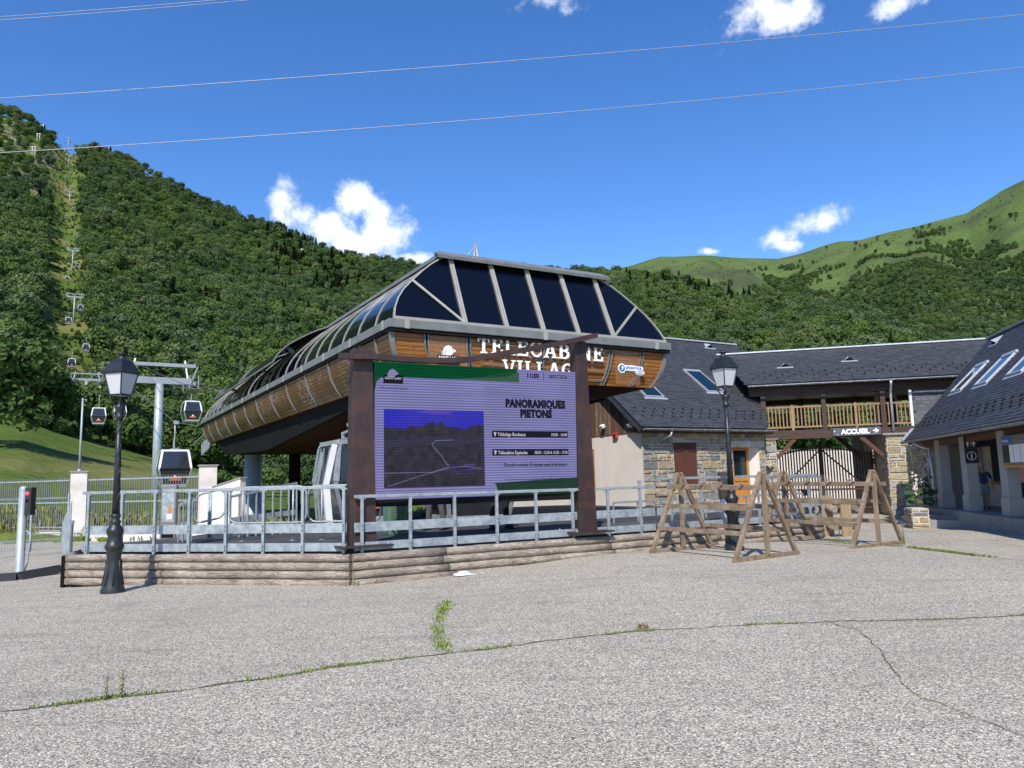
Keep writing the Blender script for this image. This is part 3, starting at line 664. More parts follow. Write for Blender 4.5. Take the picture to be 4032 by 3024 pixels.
m_ = MB(); m_.beam((1.68, 1.0, 7.33), (1.68, 29, 7.33), .14, .1); m_.beam((6.52, 1.0, 7.33), (6.52, 29, 7.33), .14, .1); m_.build('roof_edge_trim', M['grey_trim'], ST)
m_ = MB()
for x in (1.9, 2.6, 3.3, 4.0, 4.7, 5.4, 6.1): m_.box((x, .605, 7.24), (.03, .02, .03))
m_.build('cap_bolt', M['galv'], ST)
# two hatches standing open over the left roof
for (ya, yb) in ((10.6, 16.2), (17.0, 23.0)):
    hp = []
    hz, hx = 7.36, 1.72
    for g in GLP: 
        dx, dz = g[1]-hx, g[0]-7.27; an = R_(13); hp.append((hx+dx*math.cos(an)+dz*math.sin(an), hz-dx*math.sin(an)*-1*-1+dz*math.cos(an)))
    m_ = MB(); m_.grid([[V(x, y, z) for y in (ya, (ya+yb)/2, yb)] for x, z in hp]); hh = m_.build('open_roof_hatch', M['glass_dark'], ST)
    fr = MB()
    for y in (ya, yb):
        for (x0, z0), (x1, z1) in zip(hp, hp[1:]): fr.beam((x0, y, z0), (x1, y, z1), .045, .05, up=(0, 1, 0))
    fr.beam((hp[0][0], ya, hp[0][1]), (hp[0][0], yb, hp[0][1]), .045, .05); fr.build('hatch_frame', M['grey_trim'], hh)
    st_ = MB()
    for y in (ya+.4, yb-.4): st_.tube([(.5, y, 6.3), (hp[3][0], y, hp[3][1]-.02)], .03, 6); st_.tube([(.62, y+.12, 6.35), (hp[3][0]+.1, y+.05, hp[3][1]-.02)], .05, 6)
    st_.build('hatch_strut', M['galv'], hh)
# underside
sf = MB()
inset = [(.45, .30, 4.13), (1.25, 1.4, 3.98)]
lo = [V(inset[0][0], inset[0][1], inset[0][2]), V(SW-inset[0][0], inset[0][1], inset[0][2]), V(SW-.45, 28.6, 4.13), V(SW-1.9, 31, 4.3), V(1.9, 31, 4.3), V(.45, 28.6, 4.13)]
hi = [V(1.2, 1.5, 3.95), V(SW-1.2, 1.5, 3.95), V(SW-1.2, 27.6, 3.95), V(SW-2.2, 29, 4.1), V(2.2, 29, 4.1), V(1.2, 27.6, 3.95)]
for i in range(6): j = (i+1) % 6; sf.face([lo[j], lo[i], hi[i], hi[j]])
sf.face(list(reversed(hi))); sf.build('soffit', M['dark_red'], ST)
prof = [(2.2, 3.97), (15.5, 3.12), (24.8, 3.3), (27.4, 3.97)]
for x0 in (.62, 7.4):
    m_ = MB(); m_.prism([(y, z) for y, z in prof]+[(27.4, 4.2), (2.2, 4.2)], 0, .18, Matrix(((0, 0, 1, x0), (1, 0, 0, 0), (0, 1, 0, 0), (0, 0, 0, 1)))); m_.build('keel_beam', M['dark'], ST)
m_ = MB()
for (y0, z0), (y1, z1) in zip(prof, prof[1:]): m_.face([V(.75, y0, z0+.02), V(.75, y1, z1+.02), V(7.45, y1, z1+.02), V(7.45, y0, z0+.02)])
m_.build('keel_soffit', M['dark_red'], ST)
for (x, y, r_, zt, mt_) in ((4.1, 25.0, .30, 3.4, M['dark']), (3.0, 30.2, .48, 4.4, M['tower_metal']), (4.1, 6.5, .45, 3.9, M['dark'])):
    m_ = MB(); m_.lathe([(r_*1.25, -1.0), (r_*1.25, .68), (r_, .72), (r_, zt)], (x, y, 0), 24); m_.build('column', mt_, ST)
# tail-end machinery arm, mooring mast on the roof
m_ = MB(); m_.beam((1.6, 30.2, 5.0), (1.6, 35.0, 5.05), .3, .34); m_.beam((1.6, 31.2, 4.2), (1.6, 33.4, 4.9), .2, .24); m_.build('launch_beam', M['galv'], ST)
m_ = MB(); m_.beam((.5, 30.6, 4.9), (.3, 34.6, 4.35), .09, .05); m_.face([V(.7, 30.9, 4.9), V(.45, 32.6, 4.25), V(.5, 32.8, 3.6), V(.75, 31.2, 4.0)]); m_.face([V(.73, 30.9, 4.9), V(.48, 32.6, 4.25), V(.53, 32.8, 3.6), V(.78, 31.2, 4.0)]); m_.build('wind_fin', M['galv'], ST)
ap_ = Matrix.Rotation(-R_(30), 4, 'Z') @ (P(1873, 958, 24.0)-ST.location)
m_ = MB()
for dx in (-.28, .28): m_.tube([(ap_.x+dx, ap_.y, 7.3), (ap_.x, ap_.y, ap_.z)], .045, 6)
m_.tube([(ap_.x, ap_.y, ap_.z-.06), (ap_.x-1.1, ap_.y+1.4, 7.45)], .018, 5); m_.beam((ap_.x-.14, ap_.y, (ap_.z+7.4)/2), (ap_.x+.14, ap_.y, (ap_.z+7.4)/2), .04, .04); m_.build('roof_mast', M['galv'], ST)
# bracket equipment hanging under the left eave
m_ = MB()
m_.beam((.95, 5.6, 4.05), (.95, 5.6, 3.3), .05, .08); m_.beam((.95, 4.1, 4.05), (.95, 4.1, 3.45), .05, .07); m_.beam((.75, 3.9, 3.45), (.75, 4.6, 3.45), .1, .07)
m_.beam((.75, 4.2, 3.28), (.75, 6.0, 3.16), .08, .07); m_.beam((.75, 5.9, 3.14), (.75, 5.9, 2.9), .1, .1); m_.tube([(.68, 5.7, 2.88), (.68, 6.0, 2.88)], .06, 10); m_.box((.75, 5.3, 3.36), (.14, .18, .08), M=Matrix.Rotation(.3, 4, 'X')); m_.beam((.75, 4.3, 3.2), (.75, 4.3, 3.05), .07, .1)
m_.build('door_opening_gear', M['galv'], ST)
m_ = MB(); m_.beam((.85, 3.7, 3.95), (.85, 3.9, 2.85), .12, .18); m_.tube([(.8, 3.5, 3.4), (.82, 3.9, 3.2), (.85, 4.1, 2.95)], .05, 7); m_.box((.9, 4.3, 3.3), (.3, .4, .3)); m_.build('grip_gear', M['dark'], ST)
# writing on the front: 2-line name, logos
MF = plane_M((4.06, .035, 4.86-.19), (1, 0, 0), (0, 0, 1))
MF = plane_M((0, .0, 0), (1, 0, 0), (0, 0, 1))
def front_M(x, z, dy=.0): return plane_M((x, interp(z, [(w[0], w[2]) for w in reversed(WOODP)])-.075-dy, z), (1, 0, 0), (0, 0, 1))
slab_text('TELECABINE', .40, .035, .03, front_M(4.10, 4.74), fit=3.78).build('name_lettering', M['letters'], ST, label='large white slab capitals reading TELECABINE')
slab_text('VILLAGE', .40, .035, .03, front_M(4.20, 4.235, .035), fit=2.5).build('name_lettering', M['letters'], ST, label='large white slab capitals reading VILLAGE')
m_ = MB()
for z_ in (4.98, 4.72, 4.5, 4.26): m_.bx(2.35, 6.05, interp(z_, [(4.13, .30), (4.35, .23), (4.6, .17), (4.85, .13), (5.17, .10)])-.06, interp(z_, [(4.13, .30), (4.35, .23), (4.6, .17), (4.85, .13), (5.17, .10)])-.03, z_-.012, z_+.012)
m_.build('lettering_rail', M['grey_trim'], ST)
def dog(mx, s):                                          # head of a retriever looking right, simple badge outline
    o = [(-.5, -.1), (-.47, .2), (-.36, .42), (-.2, .58), (.02, .66), (.2, .6), (.32, .5), (.36, .42), (.56, .34), (.6, .26), (.56, .2), (.42, .14), (.34, .02), (.22, -.04), (.2, -.1)]
    mb = MB(); mb.prism([(x*s, y*s) for x, y in o], 0, .012, mx); return mb
def badge(parent, mx, s, tone, inner=None):
    plate = MB(); plate.prism([(-.86*s, -.75*s), (.86*s, -.75*s), (.86*s, -.06*s), (-.86*s, -.06*s)], 0, .012, mx); bp = plate.build('logo_plate', M['navy_black'], parent)
    dog(mx, s).build('logo_dog_head', tone, bp)
    mb = MB()
    for (a, b_) in (((-.4, .38), (-.46, -.02)), ((-.46, -.02), (-.28, .02)), ((-.28, .02), (-.24, .28)), ((.34, .43), (.4, .2)), ((.18, .42), (.24, .4)), ((.4, .14), (.54, .19))):
        mb.prism([((a[0]-.012)*s, a[1]*s), ((b_[0]-.012)*s, b_[1]*s), ((b_[0]+.02)*s, b_[1]*s), ((a[0]+.02)*s, a[1]*s)], .0, .016, mx)
    mb.build('logo_dog_lines', M['navy_black'], bp)
    text_mb('SAINT-LARY', .285*s, .006, .008*s, 'CENTER', mx @ Matrix.Translation((0, -.36*s, .016))).build('logo_lettering', tone, bp)
    text_mb('PYRENEES', .13*s, .006, 0, 'CENTER', mx @ Matrix.Translation((0, -.6*s, .016))).build('logo_lettering', tone, bp)
    return bp
M['navy_black'] = pmat('black_plate', (.006, .006, .012), (.008, .008, .015), 3, rough=.5)
plate = MB(); plate.prism([(-.52, -.37), (.52, -.37), (.52, .37), (-.52, .37)], 0, .008, front_M(1.45, 4.75, -.02)); plate.build('clear_logo_panel', M['film'], ST)
badge(ST, front_M(1.45, 4.66), .33, M['letters'])
plate = MB(); plate.prism([(-.42, -.5), (.42, -.5), (.42, .46), (-.42, .46)], 0, .008, front_M(6.82, 4.66, -.015)); plate.build('clear_logo_panel', M['film'], ST)
M['sky_blue'] = pmat('logo_blue', (.02, .13, .42), (.03, .16, .46), 3, rough=.5)
mx = front_M(6.62, 4.60, .0)
mb = MB(); mb.prism([(.13*math.cos(a), .13*math.sin(a)) for a in [k*.3 for k in range(21)]], 0, .01, mx); mb.prism([(.06, .09), (.34, .1), (.72, .07), (.74, .0), (.62, -.06), (.1, -.05)], 0, .009, mx); mb.prism([(.62+.16*math.cos(a), -.09+.075*math.sin(a)) for a in [k*.4 for k in range(16)]], 0, .0085, mx); pl = mb.build('operator_logo', M['letters'], ST)
MB().prism([(.1*math.cos(a), .1*math.sin(a)) for a in [k*.3 for k in range(21)]], .01, .013, mx).build('logo_disc', M['sky_blue'], pl); mb = MB(); mb.prism([(.62+.135*math.cos(a), -.09+.055*math.sin(a)) for a in [k*.4 for k in range(16)]], .01, .013, mx); mb.build('logo_disc', M['sky_blue'], pl)
mb = MB(); mb.prism([(-.04, .04), (.01, .06), (.06, .03), (.03, -.02), (.0, -.05), (-.05, -.05), (.0, -.02), (.015, .01)], .013, .016, mx); mb.add(text_mb('ENGIE', .085, .004, .002, 'CENTER', mx @ Matrix.Translation((.62, -.12, .016)))); mb.build('logo_mark', M['letters'], pl)
text_mb('altiservice', .135, .004, .002, 'LEFT', mx @ Matrix.Translation((.13, -.01, .013))).build('logo_lettering', M['sky_blue'], pl)

# ---------------------------------------------------------------- deck and log edging
DZ = .6
A_ = V(-8.05, 14.35, 0); K_ = V(-2.75, 13.05, 0); d2 = V(math.cos(R_(30)), math.sin(R_(30)), 0)
def L2(t): return K_+d2*t
deck_poly = [(A_.x+.1, A_.y+.1), (K_.x, K_.y+.12), tuple((L2(11.6)+V(-.06, .1, 0))[:2]), (9.2, 27.0), (5.2, 28.35), (2.8, 32.5), (-3.5, 30.0), (-6.6, 22.8), (-7.3, 17.2), (-8.25, 15.2)]
m_ = MB(); m_.prism(deck_poly, -.5, DZ)
M['deck'] = pmat('dark_deck_matting', (.052, .052, .056), (.03, .03, .033), 2.2, rough=.85, stretch=(1, 1, 1), bmp=.5, bscale=12, c3=(.11, .11, .11), s3=.8, a3=.45)
tag(m_.build('deck', M['deck']), 'dark rubber covered boarding platform under the gondola station', 'platform', kind='structure')
M['log'] = pmat('weathered_log', (.33, .27, .21), (.11, .085, .068), 3.2, rough=.85, stretch=(1, 1, 1), bmp=.5, c3=(.42, .38, .32), s3=6, a3=.5, bscale=18)
def log_mat(name, ang):
    m, t, b = new_mat(name); tcn = t.nodes.new('ShaderNodeTexCoord'); mp = t.nodes.new('ShaderNodeMapping'); t.links.new(tcn.outputs['Object'], mp.inputs[0]); mp.inputs['Rotation'].default_value = (0, 0, ang)
    mp2 = t.nodes.new('ShaderNodeMapping'); t.links.new(mp.outputs[0], mp2.inputs[0]); mp2.inputs['Scale'].default_value = (.8, 9, 9)
    w = t.nodes.new('ShaderNodeTexNoise'); w.inputs['Scale'].default_value = 1.7; w.inputs['Detail'].default_value = 5; w.inputs['Distortion'].default_value = 1.2; t.links.new(mp2.outputs[0], w.inputs['Vector'])
    mt = t.nodes.new('ShaderNodeMath'); mt.operation = 'MULTIPLY'; mt.inputs[1].default_value = 9; t.links.new(w.outputs[0], mt.inputs[0]); fr = t.nodes.new('ShaderNodeMath'); fr.operation = 'PINGPONG'; fr.inputs[1].default_value = .5; t.links.new(mt.outputs[0], fr.inputs[0])
    r = t.nodes.new('ShaderNodeMapRange'); r.inputs[1].default_value = .05; r.inputs[2].default_value = .45; t.links.new(fr.outputs[0], r.inputs[0])
    c = mixc(t, r.outputs[0], (.18, .15, .12), (.46, .39, .31)); c = mixc(t, tnoise(t, 2.3, 4), c, mixc(t, 1.0, c, (.62, .6, .6), 'MULTIPLY')); t.links.new(c, b.inputs['Base Color']); b.inputs['Roughness'].default_value = .85; bump(t, b, r.outputs[0], .35, .01); return m
M['log_a'] = log_mat('log_timber_a', R_(14)); M['log_b'] = log_mat('log_timber_b', R_(-30))
LR = .072
def log_wall(label, a, b_, joints, rows, mat_, ground=None):
    t_ = thing('log_retaining_wall', label, 'log wall', ((a+b_)/2).to_tuple()); T_ = Matrix.Translation(-t_.location); dd = (b_-a).normalized(); L = (b_-a).length; rr = random.Random(int(L*100))
    for k in range(rows):
        z = .515-LR-k*LR*1.93; js = [0]+[j+rr.uniform(-.12, .12)+(.25 if k % 4 == 3 else 0) for j in joints]+[L]
        for s0, s1 in zip(js, js[1:]):
            n = max(3, int((s1-s0)/.35)); pts = [T_ @ (a+dd*lerp(s0+.006, s1-.006, i/n)+V(0, 0, z+rr.uniform(-.003, .003))) for i in range(n+1)]
            m_ = MB(); m_.tube(pts, LR, 14, radii=[LR*rr.uniform(.96, 1.04)*(.93 if i in (0, n) else 1) for i in range(n+1)]); m_.build('log', mat_, t_)
    m_ = MB(); nn = V(dd.y, -dd.x, 0); m_.beam(T_ @ (a+V(0, 0, .2)-nn*.075), T_ @ (b_+V(0, 0, .2)-nn*.075), .06, .56); m_.build('backing_board', M['dark'], t_)
    return t_
nA = V(-.24, -.97, 0); 
log_wall('weathered log edging of the platform, four rows of logs behind the lamp post', A_+V(-.12, -.12, 0), K_+V(0, -.12, 0), [1.85, ], 4, M['log_a'])
log_wall('long weathered log edging running up to the wooden ski racks', K_+V(0.02, -.12, 0), L2(11.7)+V(.06, -.11, 0), [1.72, 5.35, 8.3], 4, M['log_b'])
log_wall('short end of the log edging by the silver gate post', A_+V(-.2, -.06, 0), V(-8.6, 15.3, 0), [], 4, M['log_a'])
# ---------------------------------------------------------------- LED screen board
SB0 = P(1475, 1970, 13.4); BO = V(SB0.x, 13.4, 0)
BD = thing('led_screen_board', 'large video screen on two tapered rust brown steel posts with a curved top beam', 'video screen', BO.to_tuple(), R_(28.2))
W_, H_, Z0_ = 4.235, 2.44, 1.378
def scr_mat(name, c, c2=None, st=1.0, scan=.55, ns=.9):
    m, t, b = new_mat(name); tcn = t.nodes.new('ShaderNodeTexCoord'); sp = t.nodes.new('ShaderNodeSeparateXYZ'); t.links.new(tcn.outputs['Object'], sp.inputs[0])
    wv = t.nodes.new('ShaderNodeMath'); wv.operation = 'MULTIPLY'; wv.inputs[1].default_value = 2*math.pi/.048; t.links.new(sp.outputs[2], wv.inputs[0]); sn = t.nodes.new('ShaderNodeMath'); sn.operation = 'SINE'; t.links.new(wv.outputs[0], sn.inputs[0])
    mr = t.nodes.new('ShaderNodeMapRange'); mr.inputs[1].default_value = -1; mr.inputs[2].default_value = 1; mr.inputs[3].default_value = scan; mr.inputs[4].default_value = 1; t.links.new(sn.outputs[0], mr.inputs[0])
    col = mixc(t, tnoise(t, ns, 5, lo=.3, hi=.7), c, c2 or tuple(x*.85 for x in c)); tint = mixc(t, mr.outputs[0], (.75, .85, .9), (1, 1, 1)); col = mixc(t, 1.0, col, tint, 'MULTIPLY')
    t.links.new(col, b.inputs['Emission Color']); st_ = t.nodes.new('ShaderNodeMath'); st_.operation = 'MULTIPLY'; st_.inputs[1].default_value = st; t.links.new(mr.outputs[0], st_.inputs[0]); t.links.new(st_.outputs[0], b.inputs['Emission Strength'])
    b.inputs['Base Color'].default_value = (.006, .006, .007, 1); b.inputs['Roughness'].default_value = .9; b.inputs['Specular IOR Level'].default_value = .06; return m
SCB = scr_mat('screen_lavender', (.215, .20, .44), (.165, .16, .345), 1.0, .5); SCG = scr_mat('screen_green', (.0, .05, .016), (.0, .065, .02), 1, .6); SCK = scr_mat('screen_black', (.002, .002, .005), None, 1, .8)
SBL = scr_mat('screen_blue', (.008, .008, .42), (.03, .03, .36), 1, .6); SMT = scr_mat('screen_mountain', (.009, .009, .018), (.034, .030, .040), 1, .7, 7); SWH = scr_mat('screen_pale', (.26, .22, .46), (.20, .18, .38), 1, .6); STX = scr_mat('screen_text', (.50, .47, .62), None, 1, .7); SPT = scr_mat('screen_path', (.13, .11, .22), None, 1, .7)
SG2 = scr_mat('screen_dark_green', (.008, .035, .02), None, 1, .7); SMK = scr_mat('screen_mist', (.19, .175, .38), (.135, .13, .30), 1, .6); SM3 = scr_mat('screen_far_ridge', (.03, .026, .055), None, 1, .7)
m_ = MB(); m_.bx(-.02, W_+.06, 0, .16, Z0_-.12, Z0_+H_+.0); m_.build('screen_cabinet', M['dark'], BD, bevel=.01)
MS = plane_M((0, -.004, Z0_), (1, 0, 0), (0, 0, 1))
# everything on the screen: x 0..1 of width, y 0..1 of height
def sp_(poly, lay, M2=None): return MB().prism([(x*W_, y*H_) for x, y in poly], 0, .002+lay*.0016, MS)
scr = sp_([(0, 0), (1, 0), (1, 1), (0, 1)], 0).build('screen', SCB, BD)
def rect(x0, x1, y0, y1): return [(x0, y0), (x1, y0), (x1, y1), (x0, y1)]
sp_([(0, 1), (0, .78), (.008, .85), (.025, .88), (.06, .893), (.69, .893), (.68, 1)], 1).build('screen_banner', SCG, scr)
sp_([(.0, .0), (.575, 0), (.56, .085), (.55, .10), (1, .13), (1, 0)][1:], 1).build('screen_footer', SG2, scr)
sp_([(.71, 1), (.715, .925), (.735, .905), (.97, .905), (.985, .925), (.985, 1)], 3).build('screen_clock_tab', SCB, scr)
sp_([(.62, .93), (.69, .975), (.69, .893), (.3, .893)], 2).build('screen_banner_fade', scr_mat('screen_green_pale', (.03, .085, .05), None, 1, .7), scr)
px0, px1, py0, py1 = .04, .505, .08, .655
ph = sp_(rect(px0, px1, py0, py1), 1).build('screen_photograph', SMT, scr)
def pp(pts): return [(px0+x*(px1-px0), py0+y*(py1-py0)) for x, y in pts]
sp_(pp([(0, .77), (.2, .745), (.27, .80), (.30, .775), (.38, .79), (.47, .845), (.52, .80), (.55, .85), (.60, .79), (.72, .765), (.82, .755), (.88, .80), (1, .81), (1, 1), (0, 1)]), 2).build('photo_sky', SBL, ph)
sp_(pp([(.3, .97), (.5, .94), (.62, .945), (.7, .99), (.45, 1.0)]), 3).build('photo_cloud', scr_mat('screen_cloud', (.09, .05, .38), None, 1, .7), ph)
sp_(pp([(0, .6), (.3, .62), (.55, .66), (.8, .60), (1, .66), (1, .60), (.7, .52), (.4, .55), (0, .5)]), 2).build('photo_ridge', SM3, ph)
def ribbon(pts, w, lay, mat_, nm, par):
    mb = MB()
    for a, b_ in zip(pts, pts[1:]):
        d = Vector(((b_[0]-a[0])*W_, (b_[1]-a[1])*H_)); n = Vector((-d.y, d.x)).normalized()*w/2; mb.prism([(a[0]*W_-n.x, a[1]*H_-n.y), (b_[0]*W_-n.x, b_[1]*H_-n.y), (b_[0]*W_+n.x, b_[1]*H_+n.y), (a[0]*W_+n.x, a[1]*H_+n.y)], 0, .002+lay*.0016, MS)
    mb.build(nm, mat_, par)
ribbon(pp([(.68, .61), (.5, .60), (.46, .55), (.5, .48), (.56, .40), (.59, .32), (.63, .27)]), .016, 3, SPT, 'photo_path', ph)
ribbon(pp([(0, .19), (.45, .19), (.63, .255), (.8, .26), (.98, .23)]), .012, 3.4, SPT, 'photo_path', ph)
ribbon(pp([(.03, .02), (.35, .15), (.63, .24)]), .012, 3.8, SPT, 'photo_path', ph)
ribbon(pp([(0, .49), (.3, .56), (.5, .605)]), .008, 4.1, SM3, 'photo_path', ph)
for i, (x, y, w, h) in enumerate(((.67, .25, .09, .025), (.84, .28, .12, .03), (.8, .17, .2, .012), (.9, .22, .1, .02), (.74, .20, .22, .008))): sp_(pp(rect(x-w/2, x+w/2, y-h/2, y+h/2)), 4.4+i*.3).build('photo_resort', scr_mat('screen_resort%d' % i, (.05, .035, .19), None, 1, .7), ph)
for pts in ([(.30, .80), (.45, .82), (.55, .865), (.62, .86), (.7, .84), (.83, .80), (.9, .775), (.75, .79), (.6, .80), (.45, .79)], [(.6, .9), (.66, .885), (.78, .87), (.72, .875), (.64, .875)]):
    sp_([(a*.9+.02, b_*.95+.02) for a, b_ in pts], 1).build('screen_mist', SMK, scr)
def st_(txt, x, y, size, mat_, bold=.0, al='CENTER', shear=0, lay=5, nm='screen_lettering', fw=0):
    tm = text_mb(txt, size, .001, bold, al, None, shear, 1.07 if bold > .005 else 1.0); xs = [v.x for v in tm.v]; k = fw*W_/(max(xs)-min(xs)) if fw else 1
    T_ = MS @ Matrix.Translation((x*W_, y*H_, .003+lay*.0016)); tm.v = [T_ @ V(v.x*k, v.y, v.z) for v in tm.v]; tm.build(nm, mat_, scr)
st_('11:30', .762, .935, .125, SCK, .007, fw=.062); st_('08/07/2024', .90, .937, .115, SCK, .001, fw=.10)
sp_(rect(.8205, .8225, .915, .985), 5).build('clock_divider', SCK, scr)
st_('PANORAMIQUES', .775, .695, .205, SCK, .015, fw=.32); st_('PIETONS', .775, .615, .205, SCK, .015, fw=.17)
for yb, l, r, fl, fr_ in ((.478, 'Télésiège Bouleaux', '10:00 - 16:00', .145, .085), (.335, 'Télécabine Espiaube', '08:30 - 12:30 & 13:30 - 17:30', .152, .178)):
    sp_(rect(.545, .945, yb-.026, yb+.026), 3).build('timetable_bar', SCK, scr); st_(l, .572, yb-.014, .088, STX, .0015, 'LEFT', fw=fl); st_(r, .94, yb-.013, .078, STX, .0012, 'RIGHT', fw=fr_)
    sp_([(.553, yb+.017), (.566, yb+.012), (.562, yb-.016), (.557, yb-.016)], 5).build('timetable_icon', STX, scr)
st_('*Dernière montée 10 minutes avant la fermeture', .765, .225, .085, SCK, .002, shear=.25, fw=.337)
st_('Les horaires mentionnés sont susceptibles d\'être modifiés ou annulés sans', .765, .118, .046, SCK); st_('préavis en raison des conditions météorologiques ou techniques', .765, .093, .046, SCK)
mx = MS @ Matrix.Translation((.078*W_, .9*H_, .008)); bp = MB().prism([(-.17, -.14), (.2, -.14), (.2, .012), (-.17, .012)], 0, .002, mx).build('screen_logo', SCK, scr)
dog(mx @ Matrix.Scale(.4, 4, (0, 0, 1)), .19).build('screen_logo_dog', SWH, bp)
text_mb('SAINT-LARY', .058, .001, .001, 'CENTER', mx @ Matrix.Translation((.015, -.062, .004))).build('screen_lettering', STX, bp)
st_('Vivre les Pyrénées', .085, .80, .072, SCG, shear=.3)
def onp(px_, py_, root, y0):
    Mi = Matrix.Rotation(-root.rotation_euler.z, 4, 'Z'); o = Mi @ (V(0, 0, EYE)-root.location); d = Mi @ (_F+_R*((px_-2016)/FPX)-_U*((py_-1512)/FPX)); return o+d*((y0-o.y)/d.y)
# posts (tapered), foot plates, curved beam
def tpost(x, zt, w0, w1, d0, d1):
    m_ = MB(); n = 0
    for (z, w, d) in ((DZ+.03, w0, d0), (zt, w1, d1)):
        for sx, sy in ((-1, -1), (1, -1), (1, 1), (-1, 1)): m_.v.append(V(x+sx*w/2, .08+sy*d/2, z))
    m_.f += [(3, 2, 1, 0), (4, 5, 6, 7)]+[(i, (i+1) % 4, 4+(i+1) % 4, 4+i) for i in range(4)]
    return m_
tpost(-.22, 4.03, .46, .34, .32, .28).build('post', M['rust'], BD, bevel=.008); tpost(W_+.14, 4.47, .42, .25, .32, .24).build('post', M['rust'], BD, bevel=.008)
for x in (-.22, W_+.14):
    m_ = MB(); m_.bx(x-.46, x+.46, -.32, .48, DZ+.002, DZ+.032)
    q = m_.build('foot_plate', M['rust'], BD); m2 = MB()
    for ax in (-.38, .38):
        for ay in (-.25, .4): m2.lathe([(.02, DZ+.03), (.02, DZ+.055), (.012, DZ+.056), (.012, DZ+.075)], (x+ax, ay, 0), 8)
    m2.build('anchor_bolt', M['galv'], q)
m_ = MB(); rows = []
for k in range(25):
    u = k/24; px_ = lerp(1335, 2347, u); q = onp(px_, interp(px_, [(1335, 1403), (1468, 1406), (1580, 1416), (1680, 1421), (1760, 1422), (1843, 1417), (1925, 1404), (2005, 1389), (2087, 1375), (2168, 1360), (2260, 1342), (2347, 1322)]), BD, -.15); x = q.x; z = q.z
    for yy, zz in ((-.22, z-.045), (-.09, z-.045), (-.09, z+.055), (-.22, z+.055)): m_.v.append(V(x, yy, zz))
for k in range(24):
    for i in range(4): a = k*4+i; b_ = k*4+(i+1) % 4; m_.f.append((a, b_, b_+4, a+4))
m_.f += [(3, 2, 1, 0), (96, 97, 98, 99)]; m_.build('curved_beam', M['rust'], BD)
for x, z in ((-.22, 4.03), (W_+.14, 4.47)):
    m_ = MB(); m_.tube([(x+.045*math.cos(a), .08, z+.015+.04*math.sin(a)) for a in [k*.5 for k in range(8)]], .01, 6); m_.build('lifting_eye', M['rust'], BD)

# ---------------------------------------------------------------- railings along the platform edge
def railing(label, a, b_, posts, hgt, zb=.47, end_ext=(0, 0), plates=(.34, .0), nm='railing', top_r=.03, pw=.05, group='galvanised railings round the platform', tcat='railing'):
    t_ = thing(nm, label, tcat, ((a+b_)/2).to_tuple(), 0, group); T_ = -t_.location; dd = (b_-a).normalized(); L = (b_-a).length; ang = math.atan2(dd.y, dd.x); nn = V(dd.y, -dd.x, 0)
    for s in posts:
        p = a+dd*s+T_; m_ = MB(); m_.box(p+V(0, 0, zb+hgt/2-.03), (.05, .05, hgt-.06), rz=ang); m_.box(p+V(0, 0, zb+hgt-.055), (.13, .045, .022), rz=ang); q = m_.build('post', M['galv'], t_, bevel=.004)
        m2 = MB()
        for z in (zb+.11, zb+.17, zb+plates[0]+.105, zb+plates[0]+.175): m2.tube([p+nn*.025+V(0, 0, z), p+nn*.055+V(0, 0, z)], .014, 6)
        m2.build('bolt', M['galv'], q)
    m_ = MB(); m_.beam(a+dd*(-end_ext[0])+T_+V(0, 0, zb+hgt-.02), b_+dd*end_ext[1]+T_+V(0, 0, zb+hgt-.02), .06, .055); m_.build('top_rail', M['galv'], t_, bevel=.006)
    for (z0, z1) in ((.07, .21), (.34+.04, .34+.20)):
        z0, z1 = z0*(1 if z0 < .3 else 1), z1
        m_ = MB(); m_.beam(a-dd*end_ext[0]*.5+T_+nn*.0-nn*.032+V(0, 0, zb+(z0+z1)/2), b_+dd*end_ext[1]*.5+T_-nn*.032+V(0, 0, zb+(z0+z1)/2), .008, z1-z0); m_.build('plank_rail', M['galv_plate'], t_)
    return t_
def posts_at(a, b_, pxs, z=.9):             # distances along the line where it stands behind these picture columns
    dd = (b_-a).normalized(); out = []
    for px_ in pxs:
        d = Gp(px_, 2100, 0); k = d.x/d.y; s = (k*a.y-a.x)/(dd.x-k*dd.y); out.append(s)
    return out
railing('galvanised railing left of the screen, behind the nearer lamp post', A_, K_-V(.12, -.03, 0), [s for s in posts_at(A_, K_, [345, 478, 608, 744, 889, 1037, 1192, 1354])], 1.17)
railing('lower galvanised railing in front of the screen and its right post', K_+d2*.05, L2(6.62), [s-.05 for s in posts_at(K_, L2(7), [1425, 1616, 1791, 1958, 2113, 2258, 2398])], 1.0, end_ext=(.02, 0))
railing('higher galvanised railing behind the wooden ski racks', L2(6.7), L2(11.65), [s-6.7 for s in posts_at(K_, L2(7), [2527, 2650, 2769, 2886, 2996, 3098, 3197])], 1.17, end_ext=(.05, .12))
# zigzag end plate by the silver post
m_ = MB(); m_.prism([(0, 0), (.0, .55), (.12, .72), (.2, .8), (.35, .98), (.35, 0)], 0, .012, plane_M(A_+V(-.62, .45, .5), (.80, -.6, 0), (0, 0, 1)))
t_ = tag(m_.build('stair_side_plate', M['galv_plate']), 'galvanised stepped side plate bolted at the left end of the platform railing', 'metal plate')
